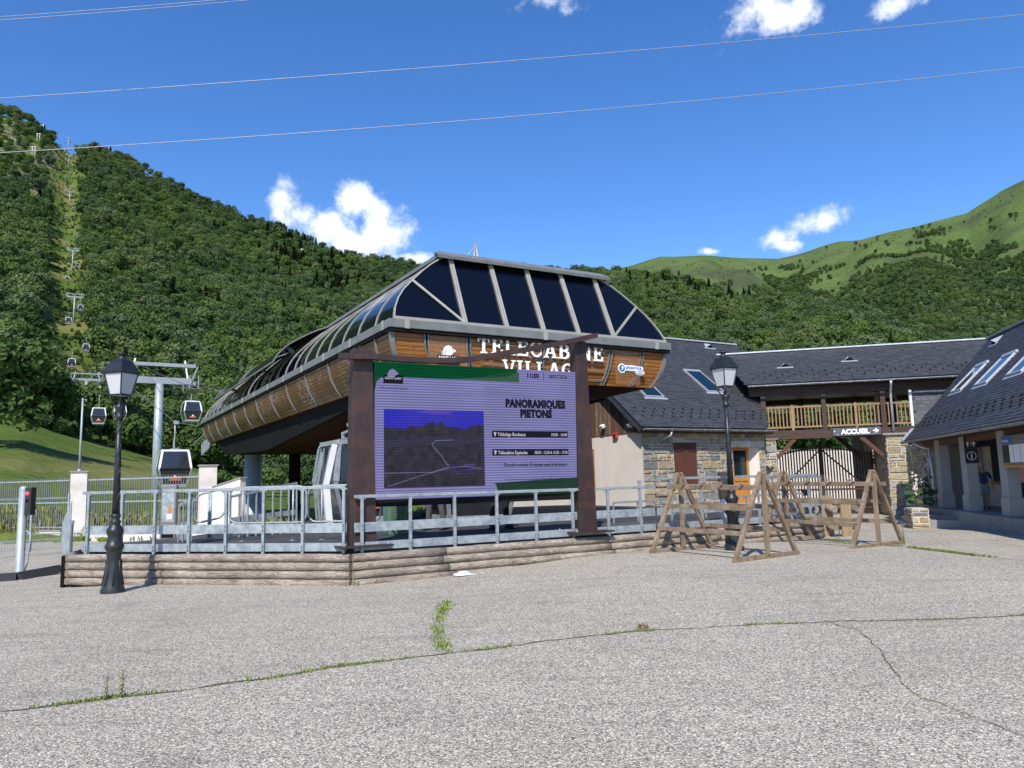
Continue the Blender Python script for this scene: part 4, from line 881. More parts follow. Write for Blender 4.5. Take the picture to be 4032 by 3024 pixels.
# ---------------------------------------------------------------- masonry and slate generators
STONES = [(.27, .27, .26), (.22, .225, .225), (.33, .32, .30), (.40, .37, .31), (.43, .34, .19), (.47, .40, .27), (.36, .30, .20), (.30, .29, .28), (.19, .195, .20), (.46, .43, .37), (.38, .26, .17)]
def stone_face(M_, w, z0, z1, holes=(), seed=1, warm=.0):
    rnd = random.Random(seed); mb = MB(); z = z0
    def free(a, b_, c, d):
        return all(b_ <= h[0]+.01 or a >= h[1]-.01 or d <= h[2]+.01 or c >= h[3]-.01 for h in holes)
    def put(a, b_, c, d):
        for h in holes:
            if d > h[2]+.01 and c < h[3]-.01:
                if a < h[0] < b_: b_ = h[0]-.005
                if a < h[1] < b_: a = h[1]+.005
        if b_-a < .05 or not free(a, b_, c, d): return
        g_ = .012; j = lambda s: rnd.uniform(-s, s); dd = rnd.uniform(.018, .045); col = rnd.choice(STONES if rnd.random() > warm else STONES[3:7]); k = rnd.uniform(.8, 1.15); col = tuple(q*k for q in col)
        a += g_; b_ -= g_; c += g_; d -= g_; q = min(.02, (d-c)*.2)
        base = [(a, c), (b_, c), (b_, d), (a, d)]; base = [(x+j(.008), y+j(.008)) for x, y in base]
        cx, cy = (a+b_)/2, (c+d)/2; top = [(x+(q if x < cx else -q)+j(.008), y+(q if y < cy else -q)+j(.008), dd+j(.008)) for x, y in base]
        bp_ = [M_ @ V(x, y, -.01) for x, y in base]; tp = [M_ @ V(*t3) for t3 in top]
        mb.face(tp, col=col)
        for i in range(4): mb.face([bp_[i], bp_[(i+1) % 4], tp[(i+1) % 4], tp[i]], col=col)
    while z < z1-.04:
        h = min(rnd.choice((.10, .15, .20, .26, .31)), z1-z)
        if z1-z-h < .06: h = z1-z
        x = 0.0
        while x < w-.03:
            L = rnd.uniform(.8, 2.6)*h+.06
            if w-x-L < .12: L = w-x
            if h > .15 and rnd.random() < .42: s = h*rnd.uniform(.35, .65); put(x, x+L, z, z+s); x2 = x+L*rnd.uniform(.35, .65); put(x, x2, z+s, z+h); put(x2, x+L, z+s, z+h)
            else: put(x, x+L, z, z+h)
            x += L
        z += h
    return mb
def wall_with_holes(M_, w, z0, z1, holes, thick=.3):
    xs = sorted({0, w, *[h[0] for h in holes], *[h[1] for h in holes]}); mb = MB()
    for a, b_ in zip(xs, xs[1:]):
        cuts = sorted([(h[2], h[3]) for h in holes if h[0] <= a+1e-6 and h[1] >= b_-1e-6]); z = z0
        for c, d in cuts+[(z1, z1)]:
            if c > z: mb.add(MB().bx(a, b_, z, c, -thick, 0), M_)
            z = d
    return mb
def inside(poly, x, y):
    c = False; n = len(poly)
    for i in range(n):
        (x0, y0), (x1, y1) = poly[i], poly[(i+1) % n]
        if (y0 > y) != (y1 > y) and x < (x1-x0)*(y-y0)/(y1-y0)+x0: c = not c
    return c
def slates(M_, poly, seed=1, ex=.125, w=.21, holes=()):
    rnd = random.Random(seed); mb = MB(); ys = [p[1] for p in poly]; xs = [p[0] for p in poly]; y = min(ys); r = 0
    while y < max(ys):
        x = min(xs)-w*((r*.5) % 1)-rnd.uniform(0, .04)
        while x < max(xs):
            ww = w*rnd.uniform(.82, 1.15); cx, cy = x+ww/2, y+ex/2
            if inside(poly, cx, cy) and not any(h[0] < cx < h[1] and h[2] < cy < h[3] for h in holes):
                k = rnd.uniform(.72, 1.2); c = (.060*k, .062*k, .069*k*rnd.uniform(.95, 1.08)); j = rnd.uniform(-.006, .006); up = rnd.uniform(.012, .021)
                p = [M_ @ V(x+.003, y+j, up), M_ @ V(x+ww-.003, y+j, up+rnd.uniform(-.003, .003)), M_ @ V(x+ww-.003, y+ex*1.25, .004), M_ @ V(x+.003, y+ex*1.25, .004)]
                b0, b1 = M_ @ V(x+.003, y+j, 0), M_ @ V(x+ww-.003, y+j, 0)
                mb.face(p, col=c); mb.face([b0, b1, p[1], p[0]], col=(.02, .021, .025))
            x += ww
        y += ex; r += 1
    return mb
def onp(px_, py_, root, y0):              # point on the upright plane local y = y0 of a building, in its own axes
    Mi = Matrix.Rotation(-root.rotation_euler.z, 4, 'Z'); o = Mi @ (V(0, 0, EYE)-root.location); d = Mi @ (_F+_R*((px_-2016)/FPX)-_U*((py_-1512)/FPX)); return o+d*((y0-o.y)/d.y)
def gutter(parent, x0, x1, y, z, r=.06):
    m_ = MB(); n = 8; rows = [[V(x0, y+r*math.cos(math.pi+math.pi*k/n), z+r*math.sin(math.pi+math.pi*k/n)) for k in range(n+1)], [V(x1, y+r*math.cos(math.pi+math.pi*k/n), z+r*math.sin(math.pi+math.pi*k/n)) for k in range(n+1)]]
    m_.grid(rows); rows = [[p+V(0, 0, .0)+(V(0, y, z)-V(0, p.y, p.z))*.12 for p in r_] for r_ in rows]; m_.grid([rows[1], rows[0]]); g_ = m_.build('gutter', M['gutter'], parent)
    m2 = MB(); x = x0+.2
    m2.beam((x0, y-r, z+.004), (x1, y-r, z+.004), .014, .016)
    while x < x1: m2.bx(x, x+.025, y-r-.006, y-r+.012, z-.03, z+.014); x += .55
    m2.build('gutter_bead', M['zinc'], g_); return g_
def skylight(parent, M_, w, h):
    f = MB(); t_ = .045
    for (a, b_, c, d) in ((0, w, 0, t_), (0, w, h-t_, h), (0, t_, t_, h-t_), (w-t_, w, t_, h-t_)): f.add(MB().bx(a, b_, c, d, -.02, .075), M_)
    f.add(MB().bx(-.12, w+.12, -.13, -.005, .012, .022), M_); f.add(MB().bx(-.03, w+.03, h+.003, h+.09, .0, .085), M_)
    q = f.build('skylight_frame', M['zinc'], parent); g_ = MB().add(MB().bx(t_, w-t_, t_, h-t_, .02, .05), M_); g_.build('skylight_pane', M['sky_glass'], q)
m, t, b = new_mat('sky_glass'); b.inputs['Base Color'].default_value = (.006, .02, .026, 1); b.inputs['Roughness'].default_value = .06; b.inputs['Specular IOR Level'].default_value = .4; M['sky_glass'] = m
def roof_vent(parent, M_, s=.3):
    s *= 1.25
    m_ = MB(); a, b_, c = V(-s*.6, 0, .0), V(s*.6, 0, .0), V(0, .02, s*.45); d = V(0, s*1.1, .01)
    m_.face([M_ @ a, M_ @ c, M_ @ d]); m_.face([M_ @ c, M_ @ b_, M_ @ d]); m_.add(MB().bx(-s*.85, s*.85, -.12, -.01, .012, .02), M_); q = m_.build('roof_vent', M['zinc'], parent)
    MB().face([M_ @ (a+V(.04, .005, .01)), M_ @ (b_+V(-.04, .005, .01)), M_ @ (c+V(0, .005, -.02))]).build('vent_opening', M['dark'], q)
def snow_hooks(parent, M_, pts):
    m_ = MB()
    for x, y in pts: m_.add(MB().bx(x-.022, x+.022, y-.05, y+.03, .0, .045), M_)
    o = m_.build('snow_hooks', M['dark'], parent); o['kind'] = 'stuff'

# ---------------------------------------------------------------- stone house
HS = thing('stone_house', 'house with slate roof, rubble stone front, brown shutters and cream plastered gable beside the station', 'house', (4.77, 28.32, 0), R_(30))
HWF = [(1.52, 2.60, 1.38, 2.93), (4.60, 6.08, .55, 2.77)]
MH = plane_M((0, 0, 0), (1, 0, 0), (0, 0, 1))
wall_with_holes(MH, 6.45, -.4, 3.38, HWF, .5).build('front_wall', M['mortar'], HS)
stone_face(plane_M((0, -.004, 0), (1, 0, 0), (0, 0, 1)), 6.42, .3, 3.34, HWF, 5, .25).build('stonework', M['stone'], HS)
MG = plane_M((-.002, 11.2, 0), (0, -1, 0), (0, 0, 1))
m_ = MB(); m_.add(MB().bx(0, 11.2, -.4, 3.45, -.3, 0), MG); m_.build('gable_wall', M['plaster'], HS)
gb = MB(); rnd = random.Random(3); y = -.35; k = 0
RZ = lambda y_: 3.5+.787*(min(y_, 11.7-y_)+.5)
while y < 11.4:
    w = rnd.uniform(.11, .16); ya, yb = y, y+w-.008; zt = RZ((ya+yb)/2)-.14; c = rnd.choice([(.20, .13, .085), (.15, .085, .05), (.24, .17, .12), (.11, .06, .035), (.18, .15, .12)]); d_ = rnd.uniform(.035, .05)
    if zt > 3.42:
        n = len(gb.f); gb.bx(-.002-d_, -.002, ya, yb, 3.36, max(3.4, zt))
        for i in range(n, len(gb.f)): gb.col[i] = c
    y += w
M['boards'] = attr_mat('grey_boards', (.07, .045, .03), 7, .6, .85, .4, .006)
gb.build('gable_boarding', M['boards'], HS)
m_ = MB(); m_.bx(.0, .1, .2, 11.2, 3.45, 7.9); m_.v = [V(p.x, p.y, min(p.z, RZ(p.y)-.15)) for p in m_.v]
m_ = MB(); m_.prism([(0, 3.4), (11.2, 3.4), (11.2, RZ(0)-.25), (5.6, RZ(5.6)-.3), (0, RZ(11.2)-.25)], 0, .1, plane_M((.12, 11.2, 0), (0, -1, 0), (0, 0, 1))); m_.build('gable_backing', M['dark_wood'], HS)
sl_ = math.atan(.787); cs, sn = math.cos(sl_), math.sin(sl_)
MR = plane_M((0, -.5, 3.5), (1, 0, 0), (0, cs, sn)); RL = 6.1/cs
poly = [(-.35, 0), (6.05, 0), (6.75, .6), (7.09, 1.2), (8.15, 2.68), (9.58, 4.72), (10.82, 6.70), (11.02, 7.38), (11.0, RL), (-.35, RL)]
m_ = MB(); m_.prism(poly, -.09, -.001, MR); rf = m_.build('roof', M['slate_dark'], HS)
sky_h = [(5.08, 6.02, 2.74, 4.5)]
slates(MR, poly, 3, holes=sky_h).build('roof_slates', M['slate'], rf)
MR2 = plane_M((0, 11.7, 3.5), (-1, 0, 0), (0, -cs, sn)); m_ = MB(); m_.prism([(-11, 0), (.35, 0), (.35, RL), (-11, RL)], -.09, 0, MR2); m_.build('rear_roof', M['slate_dark'], HS)
m_ = MB(); m_.beam((-.35, 5.6, 8.32), (11.05, 5.6, 8.32), .24, .06); m_.build('ridge_flashing', M['zinc'], HS)
m_ = MB(); m_.add(MB().bx(-.40, -.32, -.02, RL, -.24, .03), MR); m_.build('bargeboard', M['slate_dark'], HS)
vg = MB(); y = 0
while y < RL: vg.add(MB().bx(-.44, -.30, y, y+.24, .02, .045+.01*math.sin(y*9)), MR); y += .25
vg.build('verge_slates', M['slate_dark'], HS)
gutter(HS, -.36, 6.6, -.56, 3.42)
m_ = MB(); m_.tube([(1.0, -.52, 3.36), (1.0, -.48, 3.2), (.72, -.12, 3.02)], .05, 8); m_.build('downpipe', M['zinc'], HS)
m_ = MB(); m_.bx(-.3, 6.5, -.45, -.0, 3.30, 3.36); m_.build('eaves_soffit', M['dark_wood'], HS)
skylight(HS, plane_M(MR @ V(5.08, 2.74, .0), (1, 0, 0), (0, cs, sn)), .94, 1.76)
skylight(HS, plane_M(MR @ V(1.25, 2.1, .0), (1, 0, 0), (0, cs, sn)), .94, 1.76)
roof_vent(HS, plane_M(MR @ V(8.75, 7.15, 0), (1, 0, 0), (0, cs, sn)), .34); roof_vent(HS, plane_M(MR @ V(-.1, 5.5, 0), (1, 0, 0), (0, cs, sn)), .34)
snow_hooks(HS, MR, [(x*.485+(r % 2)*.24+.1, .72+.27*r) for r in range(3) for x in range(14)])
# shutters, door
for i, (a, b_) in enumerate(((1.50, 2.06), (2.07, 2.62))):
    sh = MB(); n = 5
    for k in range(n): sh.bx(a+(b_-a)*k/n+.003, a+(b_-a)*(k+1)/n-.003, -.055, -.015-.001*(k % 2), 1.36, 2.95)
    q = sh.build('shutter', M['shutter'], HS); m2 = MB()
    for z in (2.62, 1.62): m2.bx(a+(-.03 if i == 0 else .1), b_+(.03 if i else -.1), -.068, -.056, z-.022, z+.022)
    m2.build('strap_hinge', M['black_iron'], q)
m_ = MB(); m_.bx(1.4, 2.75, -.07, .1, 1.28, 1.36); m_.build('window_sill', M['concrete'], HS)
fr = MB(); fr.bx(4.62, 4.84, .28, .36, .55, 2.75); fr.bx(4.84, 4.92, .27, .37, .55, 2.75); fr.bx(5.66, 5.78, .27, .37, .55, 2.75); fr.bx(4.92, 5.66, .27, .37, 2.66, 2.75); fr.bx(4.92, 5.66, .27, .37, 1.42, 1.56); dr = fr.build('door_frame', M['orange_wood'], HS)
for k in range(5): MB().bx(4.93+k*.146, 5.06+k*.146, .30, .335, .56, 1.40).build('door_board', M['orange_wood'], dr)
MB().bx(4.92, 5.66, .31, .33, 1.56, 2.66).build('door_pane', M['sky_glass'], dr)
MB().bx(4.6, 6.1, .40, .48, .5, 2.8).build('doorway_back', M['dark'], HS)
MB().bx(5.78, 5.80, .30, .39, .55, 2.76).build('reveal_edge', M['plaster'], HS); m_ = MB(); m_.face([V(6.08, 0, .55), V(5.8, .36, .55), V(5.8, .36, 2.77), V(6.08, 0, 2.77)]); m_.build('door_reveal', M['plaster'], HS)
MB().bx(4.4, 6.35, -.045, .1, 2.775, 3.02).build('lintel_stone', M['mortar'], HS)
# fittings fixed to the house (each a thing)
def at_h(x, y, z, root=None): r = root or HS; return (Matrix.Translation(r.location) @ Matrix.Rotation(r.rotation_euler.z, 4, 'Z') @ V(x, y, z))
t_ = thing('bulkhead_lamp', 'round white bulkhead lamp above the orange door of the stone house', 'wall lamp', at_h(5.41, -.03, 2.95), R_(30)); m_ = MB(); m_.lathe([(.0, .13), (.08, .12), (.13, .09), (.155, .03), (.155, 0)], (0, 0, 0), 18); m_.v = [V(p.x, -p.z, p.y) for p in m_.v]; m_.build('globe', M['frost'], t_)
m_ = MB(); 
for a in range(3): m_.tube([V(.16*math.cos(q), -.05-.08*math.sin(q), 0) if a == 0 else V(.16*math.cos(q)*.5*(1 if a == 1 else -1), -.05-.08*math.sin(q), .14*math.cos(q)) for q in [k*math.pi/6 for k in range(7)]], .006, 4)
m_.tube([V(.16*math.cos(k*.4), -.02, .16*math.sin(k*.4)) for k in range(17)], .012, 5); m_.build('guard', M['white'], t_)
M['red'] = pmat('red_plastic', (.55, .05, .04), (.45, .04, .03), 3, rough=.4)
t_ = thing('alarm_siren', 'red alarm siren box fixed on the cream gable wall', 'siren', at_h(0, 1.52, 3.30), R_(30)); MB().bx(-.12, 0, -.13, .13, -.11, .11).build('case', M['red'], t_, bevel=.015); MB().bx(-.135, -.12, -.07, .04, -.06, .06).build('sounder', M['dark'], t_)
for (y, z, lb) in ((2.16, 3.68, 'white floodlight on the grey gable boards above the red siren'), (.42, 3.60, 'small white floodlight near the lower end of the gable verge')):
    t_ = thing('floodlight', lb, 'floodlight', at_h(-.05, y, z), R_(30)); m_ = MB(); m_.box((-.14, 0, .02), (.16, .2, .14), M=Matrix.Rotation(-.5, 4, 'Y')); m_.build('head', M['white'], t_, bevel=.02); MB().tube([(-.02, 0, -.1), (-.08, 0, -.06), (-.12, 0, 0)], .018, 6).build('bracket', M['white'], t_)
t_ = tag(MB().bx(-.05, -.012, 3.0, 3.1, .9, 2.85).build('shutter', M['honey_wood'], None), 'folded back brown shutter at the left edge of the cream gable wall', 'shutter'); t_.location = HS.location; t_.rotation_euler = HS.rotation_euler

# ---------------------------------------------------------------- gallery wing with balcony
BR = thing('gallery_building', 'timber gallery wing with a slate roof and open balcony bridging the gateway', 'building', (10.3, 33.0, 0), R_(-13.5))
th = math.atan2(7.28-5.5, 2.75); c2, s2 = math.cos(th), math.sin(th)
MBr = plane_M((0, -.55, 5.5), (1, 0, 0), (0, c2, s2)); BL = math.hypot(1.78, 2.75)
xl = .25
poly = [(-.1, 0), (9.2, 0), (10.6, BL), (-1.2, BL)]
m_ = MB(); m_.prism(poly, -.09, -.001, MBr); rf = m_.build('roof', M['slate_dark'], BR); slates(MBr, poly, 9).build('roof_slates', M['slate'], rf)
m_ = MB(); m_.prism([(-10.6, 0), (1.2, 0), (1.2, BL), (-10.6, BL)], -.09, 0, plane_M((0, 4.95, 5.5), (-1, 0, 0), (0, -c2, s2))); m_.build('rear_roof', M['slate_dark'], BR)
MB().beam((-1.2, 2.2, 7.30), (10.5, 2.2, 7.30), .22, .06).build('ridge_flashing', M['zinc'], BR)
gutter(BR, -.05, 8.35, -.62, 5.42)
for x, v in ((1.35, 1.55), (4.05, 1.85)): roof_vent(BR, plane_M(MBr @ V(x+.3, v, 0), (1, 0, 0), (0, c2, s2)), .32)
snow_hooks(BR, MBr, [(x*.50+(r % 2)*.25+.2, .52+.25*r) for r in range(3) for x in range(18)])
m_ = MB(); m_.bx(.0, 8.6, -.08, .10, 5.02, 5.42); m_.bx(.0, 8.6, 4.2, 4.4, 4.95, 5.4); m_.build('eaves_beam', M['dark_wood'], BR)
m_ = MB(); m_.bx(.0, 8.6, .1, 4.2, 5.16, 5.22); m_.build('gallery_ceiling', M['dark_wood'], BR)
for (x, y, w) in ((.56, .0, .2), (3.0, .0, .17), (5.32, .0, .20), (2.6, 4.0, .2), (5.0, 4.0, .2), (.5, 4.0, .2), (7.6, 4.0, .2)):
    MB().bx(x-w/2, x+w/2, y-w/2+.03, y+w/2+.03, 3.4 if y > 1 else 3.44, 5.03).build('gallery_post', M['dark_wood'], BR)
MB().bx(.3, 6.45, -.12, .14, 3.14, 3.50).build('floor_beam', M['old_wood_dark'] if 'old_wood_dark' in M else M['dark_wood'], BR)
MB().bx(.3, 8.2, .14, 4.2, 3.3, 3.46).build('gallery_floor', M['dark_wood'], BR)
for (xa, xb, yy) in ((.68, 2.9, -.02), (3.1, 5.2, -.02), (5.44, 6.40, -.02), (.6, 2.5, 4.0), (2.7, 4.9, 4.0), (5.1, 7.5, 4.0)):
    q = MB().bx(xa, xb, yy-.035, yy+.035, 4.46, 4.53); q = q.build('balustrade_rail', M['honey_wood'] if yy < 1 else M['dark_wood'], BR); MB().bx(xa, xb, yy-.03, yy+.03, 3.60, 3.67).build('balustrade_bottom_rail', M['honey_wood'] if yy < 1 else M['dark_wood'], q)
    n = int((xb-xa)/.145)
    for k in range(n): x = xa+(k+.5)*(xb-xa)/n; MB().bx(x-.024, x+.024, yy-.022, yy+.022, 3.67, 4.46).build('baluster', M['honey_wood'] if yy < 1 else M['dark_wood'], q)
for x in (1.72, 4.24): MB().bx(x-.05, x+.05, -.09, .0, 3.5, 4.58).build('newel', M['honey_wood'], BR)
# slate hung wall and doorway at the right end of the gallery
MB().bx(6.42, 9.4, .0, .3, 3.0, 5.3).build('end_wall', M['slate_dark'], BR)
def hung(poly, seed, col):
    mb = slates(plane_M((0, -.01, 0), (1, 0, 0), (0, 0, 1)), poly, seed, ex=.14, w=.24)
    for k in list(mb.col): 
        c = mb.col[k]
        if c[0] > .021: mb.col[k] = tuple(q*2.0 for q in c)
    return mb
hung([(6.44, 3.0), (9.3, 3.0), (9.3, 5.2), (6.44, 5.2)], 4, 0).build('slate_hanging', M['slate'], BR)
MB().bx(6.34, 6.44, -.06, .1, 3.5, 5.2).build('corner_board', M['white'], BR)
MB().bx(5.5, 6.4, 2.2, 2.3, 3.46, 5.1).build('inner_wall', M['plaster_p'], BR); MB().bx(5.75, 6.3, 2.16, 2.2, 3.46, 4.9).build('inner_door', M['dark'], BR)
m_ = MB(); m_.tube([(5.56, -.66, 5.36), (5.56, -.62, 5.22), (5.60, -.28, 4.98), (5.60, -.24, 4.85), (5.60, -.24, 3.3)], .05, 10); q = m_.build('downpipe', M['zinc'], BR)
# piers
def pier(x0, x1, y0, y1, z0, z1, seed, parent, warm=.5, nm='stone_pier'):
    m_ = MB().bx(x0+.03, x1-.03, y0+.03, y1-.03, z0, z1); p_ = m_.build(nm, M['mortar'], parent); s_ = MB()
    for M_, w in ((plane_M((x0+.03, y0+.028, 0), (1, 0, 0), (0, 0, 1)), x1-x0-.06), (plane_M((x0+.028, y1-.03, 0), (0, -1, 0), (0, 0, 1)), y1-y0-.06), (plane_M((x1-.028, y0+.03, 0), (0, 1, 0), (0, 0, 1)), y1-y0-.06)):
        s_.add(stone_face(M_, w, z0+.02, z1-.01, (), seed, warm)); seed += 1
    s_.build('stonework', M['stone'], p_); return p_
pier(5.22, 6.05, -.5, 2.2, -.3, 3.14, 21, BR, .7); pier(.42, .98, -.25, .6, -.3, 3.13, 31, BR, .35)
MB().bx(5.1, 6.1, -.58, 2.25, 3.142, 3.22).build('pier_cap', M['concrete'], BR)
MB().bx(.35, 1.05, -.3, .66, 3.132, 3.17).build('pier_cap', M['concrete'], BR)
for (x0, z0, x1, z1) in ((4.35, 3.14, 5.22, 2.28), (1.75, 3.14, 1.0, 2.35)): MB().beam((x0, .0, z0), (x1, .0, z1), .16, .18, up=(0, 1, 0)).build('knee_brace', M['shutter'], BR)
for (x0, z0, x1, z1) in ((3.9, 3.3, 5.0, 2.2), ): MB().beam((x0, 2.9, z0), (x1, 2.9, z1), .16, .18, up=(0, 1, 0)).build('knee_brace', M['dark_wood'], BR)
MB().bx(4.9, 5.22, 2.2, 5.0, -.3, 3.3).build('rear_pier', M['mortar_dark'] if 'mortar_dark' in M else M['concrete'], BR)
# reception sign on the beam
SG = thing('direction_sign', 'dark grey board lettered ACCUEIL with an arrow, fixed on the gallery beam', 'sign', at_h(4.19, -.16, 3.36, BR), R_(-13.5))
q = MB().bx(-.93, .93, -.02, .02, -.165, .165).build('board', M['grey_sign'], SG)
ms = plane_M((0, -.021, 0), (1, 0, 0), (0, 0, 1))
text_mb('ACCUEIL', .27, .006, .014, 'CENTER', ms @ Matrix.Translation((-.05, -.095, .002))).build('lettering', M['letters'], q)
MB().prism([(.64, -.02), (.76, -.02), (.71, -.07), (.755, -.09), (.87, .01), (.755, .11), (.71, .09), (.76, .04), (.64, .04)], 0, .006, ms).build('arrow', M['letters'], q)
for i, (x, y, r_) in enumerate(((-.86, .02, .035), (-.74, -.12, .022), (-.7, .06, .012), (.55, .12, .013), (.66, -.12, .02))): MB().prism([(x+r_*(1 if k % 2 else .55)*math.cos(k*math.pi/6), y+r_*(1 if k % 2 else .55)*math.sin(k*math.pi/6)) for k in range(12)], 0, .005, ms).build('snowflake', M['letters'], q)

# ---------------------------------------------------------------- reception building with porch (right)
RB_ = thing('reception_building', 'long building with a steep slate roof over a pillared porch at the right edge', 'building', (14.2, 27.8, 0), R_(-103.5))
th3 = math.atan2(6.70-2.75, 4.0); c3, s3 = math.cos(th3), math.sin(th3); ML = plane_M((0, 0, 2.75), (1, 0, 0), (0, c3, s3)); RL3 = math.hypot(3.95, 4.0)
poly = [(0.02, 0), (17, 0), (17, RL3), (-2.6, RL3)]
h3 = []
m_ = MB(); m_.prism(poly, -.1, -.001, ML); rf = m_.build('roof', M['slate_dark'], RB_)
def on_roof(px_, py_):
    Mi = Matrix.Rotation(-RB_.rotation_euler.z, 4, 'Z'); o = Mi @ (V(0, 0, EYE)-RB_.location); d = Mi @ (_F+_R*((px_-2016)/FPX)-_U*((py_-1512)/FPX)); n = V(0, -s3, c3); p0 = V(0, 0, 2.75); q = o+d*((p0-o).dot(n)/d.dot(n)); return q.x, math.hypot(q.y, q.z-2.75)
SKY3 = []
for (bl, tl, br) in (((1450, 665), (1700, 400), (1560, 640)), ((1700, 595), (1930, 320), (1830, 560)), ((2035, 490), (2240, 245), (2190, 445))):
    f_ = lambda q: on_roof(3200+q[0]/2.659, 1300+q[1]/2.659)
    a, b_, c = f_(bl), f_(tl), f_(br); SKY3.append((a[0], a[1], max(.55, min(1.1, c[0]-a[0])), max(1.0, min(1.9, b_[1]-a[1]))))
slates(ML, poly, 12, ex=.13, w=.22, holes=[(x, x+w, y, y+h) for x, y, w, h in SKY3]).build('roof_slates', M['slate'], rf)
for x, y, w, h in SKY3: skylight(RB_, plane_M(ML @ V(x, y, 0), (1, 0, 0), (0, c3, s3)), w, h)
a = on_roof(3935, 1335); roof_vent(RB_, plane_M(ML @ V(a[0], a[1]-.25, 0), (1, 0, 0), (0, c3, s3)), .34)
snow_hooks(RB_, ML, [(x*.6+(r % 2)*.3+.3, .65+.2*r) for r in range(3) for x in range(22)])
m_ = MB(); m_.prism([(-17, 0), (2.6, 0), (2.6, RL3), (-17, RL3)], -.1, 0, plane_M((0, 8.0, 2.75), (-1, 0, 0), (0, -c3, s3))); m_.build('rear_roof', M['slate_dark'], RB_)
MB().beam((-2.65, 4.0, 6.74), (17, 4.0, 6.74), .22, .06).build('ridge_flashing', M['zinc'], RB_)
MB().beam(ML @ V(.0, -.02, .035), ML @ V(-.3, .6, .035), .14, .03).build('hip_flashing', M['zinc'], RB_)
gutter(RB_, -.05, 17, -.07, 2.70)
m_ = MB(); m_.bx(.2, 17, .52, .74, 2.48, 2.655); m_.build('porch_beam', M['shutter'], RB_)
m_ = MB(); m_.bx(.1, 17, .02, 4.0, 2.66, 2.70); m_.build('porch_ceiling', M['dark_wood'], RB_)
FZ = .42
PIL = [1.75, 4.3, 7.35, 10.6, 13.8]
for x in PIL:
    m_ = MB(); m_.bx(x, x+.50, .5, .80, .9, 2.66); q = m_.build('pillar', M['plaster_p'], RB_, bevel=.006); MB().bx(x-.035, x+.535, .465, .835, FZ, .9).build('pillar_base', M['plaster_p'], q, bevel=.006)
MB().bx(.4, 17, 2.3, 2.5, FZ-.5, 2.66).build('porch_wall', M['plaster'], RB_)
MB().bx(.4, .7, .9, 2.3, FZ-.6, 2.66).build('porch_end_wall', M['plaster_p'], RB_)
MB().bx(-2.2, 17, 2.5, 8.0, -.5, 2.7).build('rear_rooms', M['plaster'], RB_)
pier(-2.2, .38, .55, 2.6, -.5, 2.66, 51, RB_, .25, 'stone_end_wall')
m_ = MB(); m_.bx(.4, 17, .25, 2.3, -.4, FZ); m_.build('porch_floor', M['concrete'], RB_, bevel=.01)
for k in range(3): MB().bx(.75, 4.0, -.12-.36*k, .25-.36*k, -.5, FZ-.165*(k+1)).build('step', M['concrete'], RB_, bevel=.012)
pd = onp(3735, 1850, RB_, 2.3); MB().bx(pd.x-.35, pd.x+.3, 2.28, 2.299, FZ, 2.3).build('door', M['dark'], RB_)
w0, w1 = onp(3895, 1700, RB_, 2.3), onp(3945, 1890, RB_, 2.3)
q = MB().bx(w0.x, w0.x+1.5, 2.27, 2.299, 1.25, 2.42).build('window', M['sky_glass'], RB_); MB().bx(w0.x-.1, w0.x+1.6, 2.2, 2.3, 1.15, 1.25).build('window_sill', M['orange_wood'], q); MB().bx(w0.x-.45, w0.x+1.6, 2.0, 2.28, 2.42, 2.6).build('roller_blind_box', M['navy'], q)
m_ = MB(); m_.tube([(1.0, .02, 2.68), (1.1, .25, 2.5), (1.45, .42, 2.4), (1.5, .44, 1.6), (1.52, .44, .45)], .045, 8); q = m_.build('downpipe', M['zinc'], RB_); MB().lathe([(.05, 0), (.062, .02), (.062, .07), (.05, .09)], (1.52, .44, 1.45), 10).build('pipe_collar', M['zinc'], q)
# signs in the porch
pm = thing('toilet_sign', 'navy board with toilet figures and an information symbol on the second porch pillar', 'sign', at_h(4.81, .655, 2.30, RB_), R_(-103.5))
q = MB().bx(0, .02, -.175, .175, -.46, .345).build('board', M['navy'], pm); mt_ = plane_M((.021, 0, 0), (0, 1, 0), (0, 0, 1))
def person_icon(x, y, s, skirt): 
    mb = MB(); mb.prism([(x+.022*s*math.cos(k*.7), y+.1*s+.022*s*math.sin(k*.7)) for k in range(9)], 0, .003, mt_)
    mb.prism([(x-.035*s, y+.07*s), (x+.035*s, y+.07*s), (x+(.05 if skirt else .03)*s, y-.04*s), (x+.015*s, y-.04*s), (x+.015*s, y-.12*s), (x-.015*s, y-.12*s), (x-.015*s, y-.04*s), (x-(.05 if skirt else .03)*s, y-.04*s)], 0, .003, mt_); return mb
person_icon(-.08, .14, .9, False).build('toilet_symbol', M['letters'], q); person_icon(.08, .14, .9, True).build('toilet_symbol', M['letters'], q)
MB().prism(rect(-.004, .004, .04, .25), 0, .003, mt_).build('symbol_divider', M['letters'], q)
mb = MB()
for k in range(24):
    a0, a1 = k*math.pi/12, (k+1)*math.pi/12; mb.prism([(.13*math.cos(a0), -.24+.13*math.sin(a0)), (.16*math.cos(a1)*.8125, -.24+.13*math.sin(a1)), (.145*math.cos(a1)*.8, -.24+.116*math.sin(a1)), (.145*math.cos(a0)*.8, -.24+.116*math.sin(a0))], 0, .003+.0002*(k % 2), mt_)
mb.build('information_ring', M['letters'], q); text_mb('i', .24, .003, .006, 'CENTER', mt_ @ Matrix.Translation((0, -.32, .001))).build('information_symbol', M['letters'], q)
pp_ = onp(3903, 1827, RB_, 2.29); t_ = thing('notice', 'tall pale paper notice pinned on the porch wall between the pillars', 'notice', at_h(pp_.x, 2.285, pp_.z, RB_), R_(-103.5)); q = MB().bx(-.2, .2, -.008, .0, -.3, .3).build('paper', M['plaster'], t_)
m2 = MB()
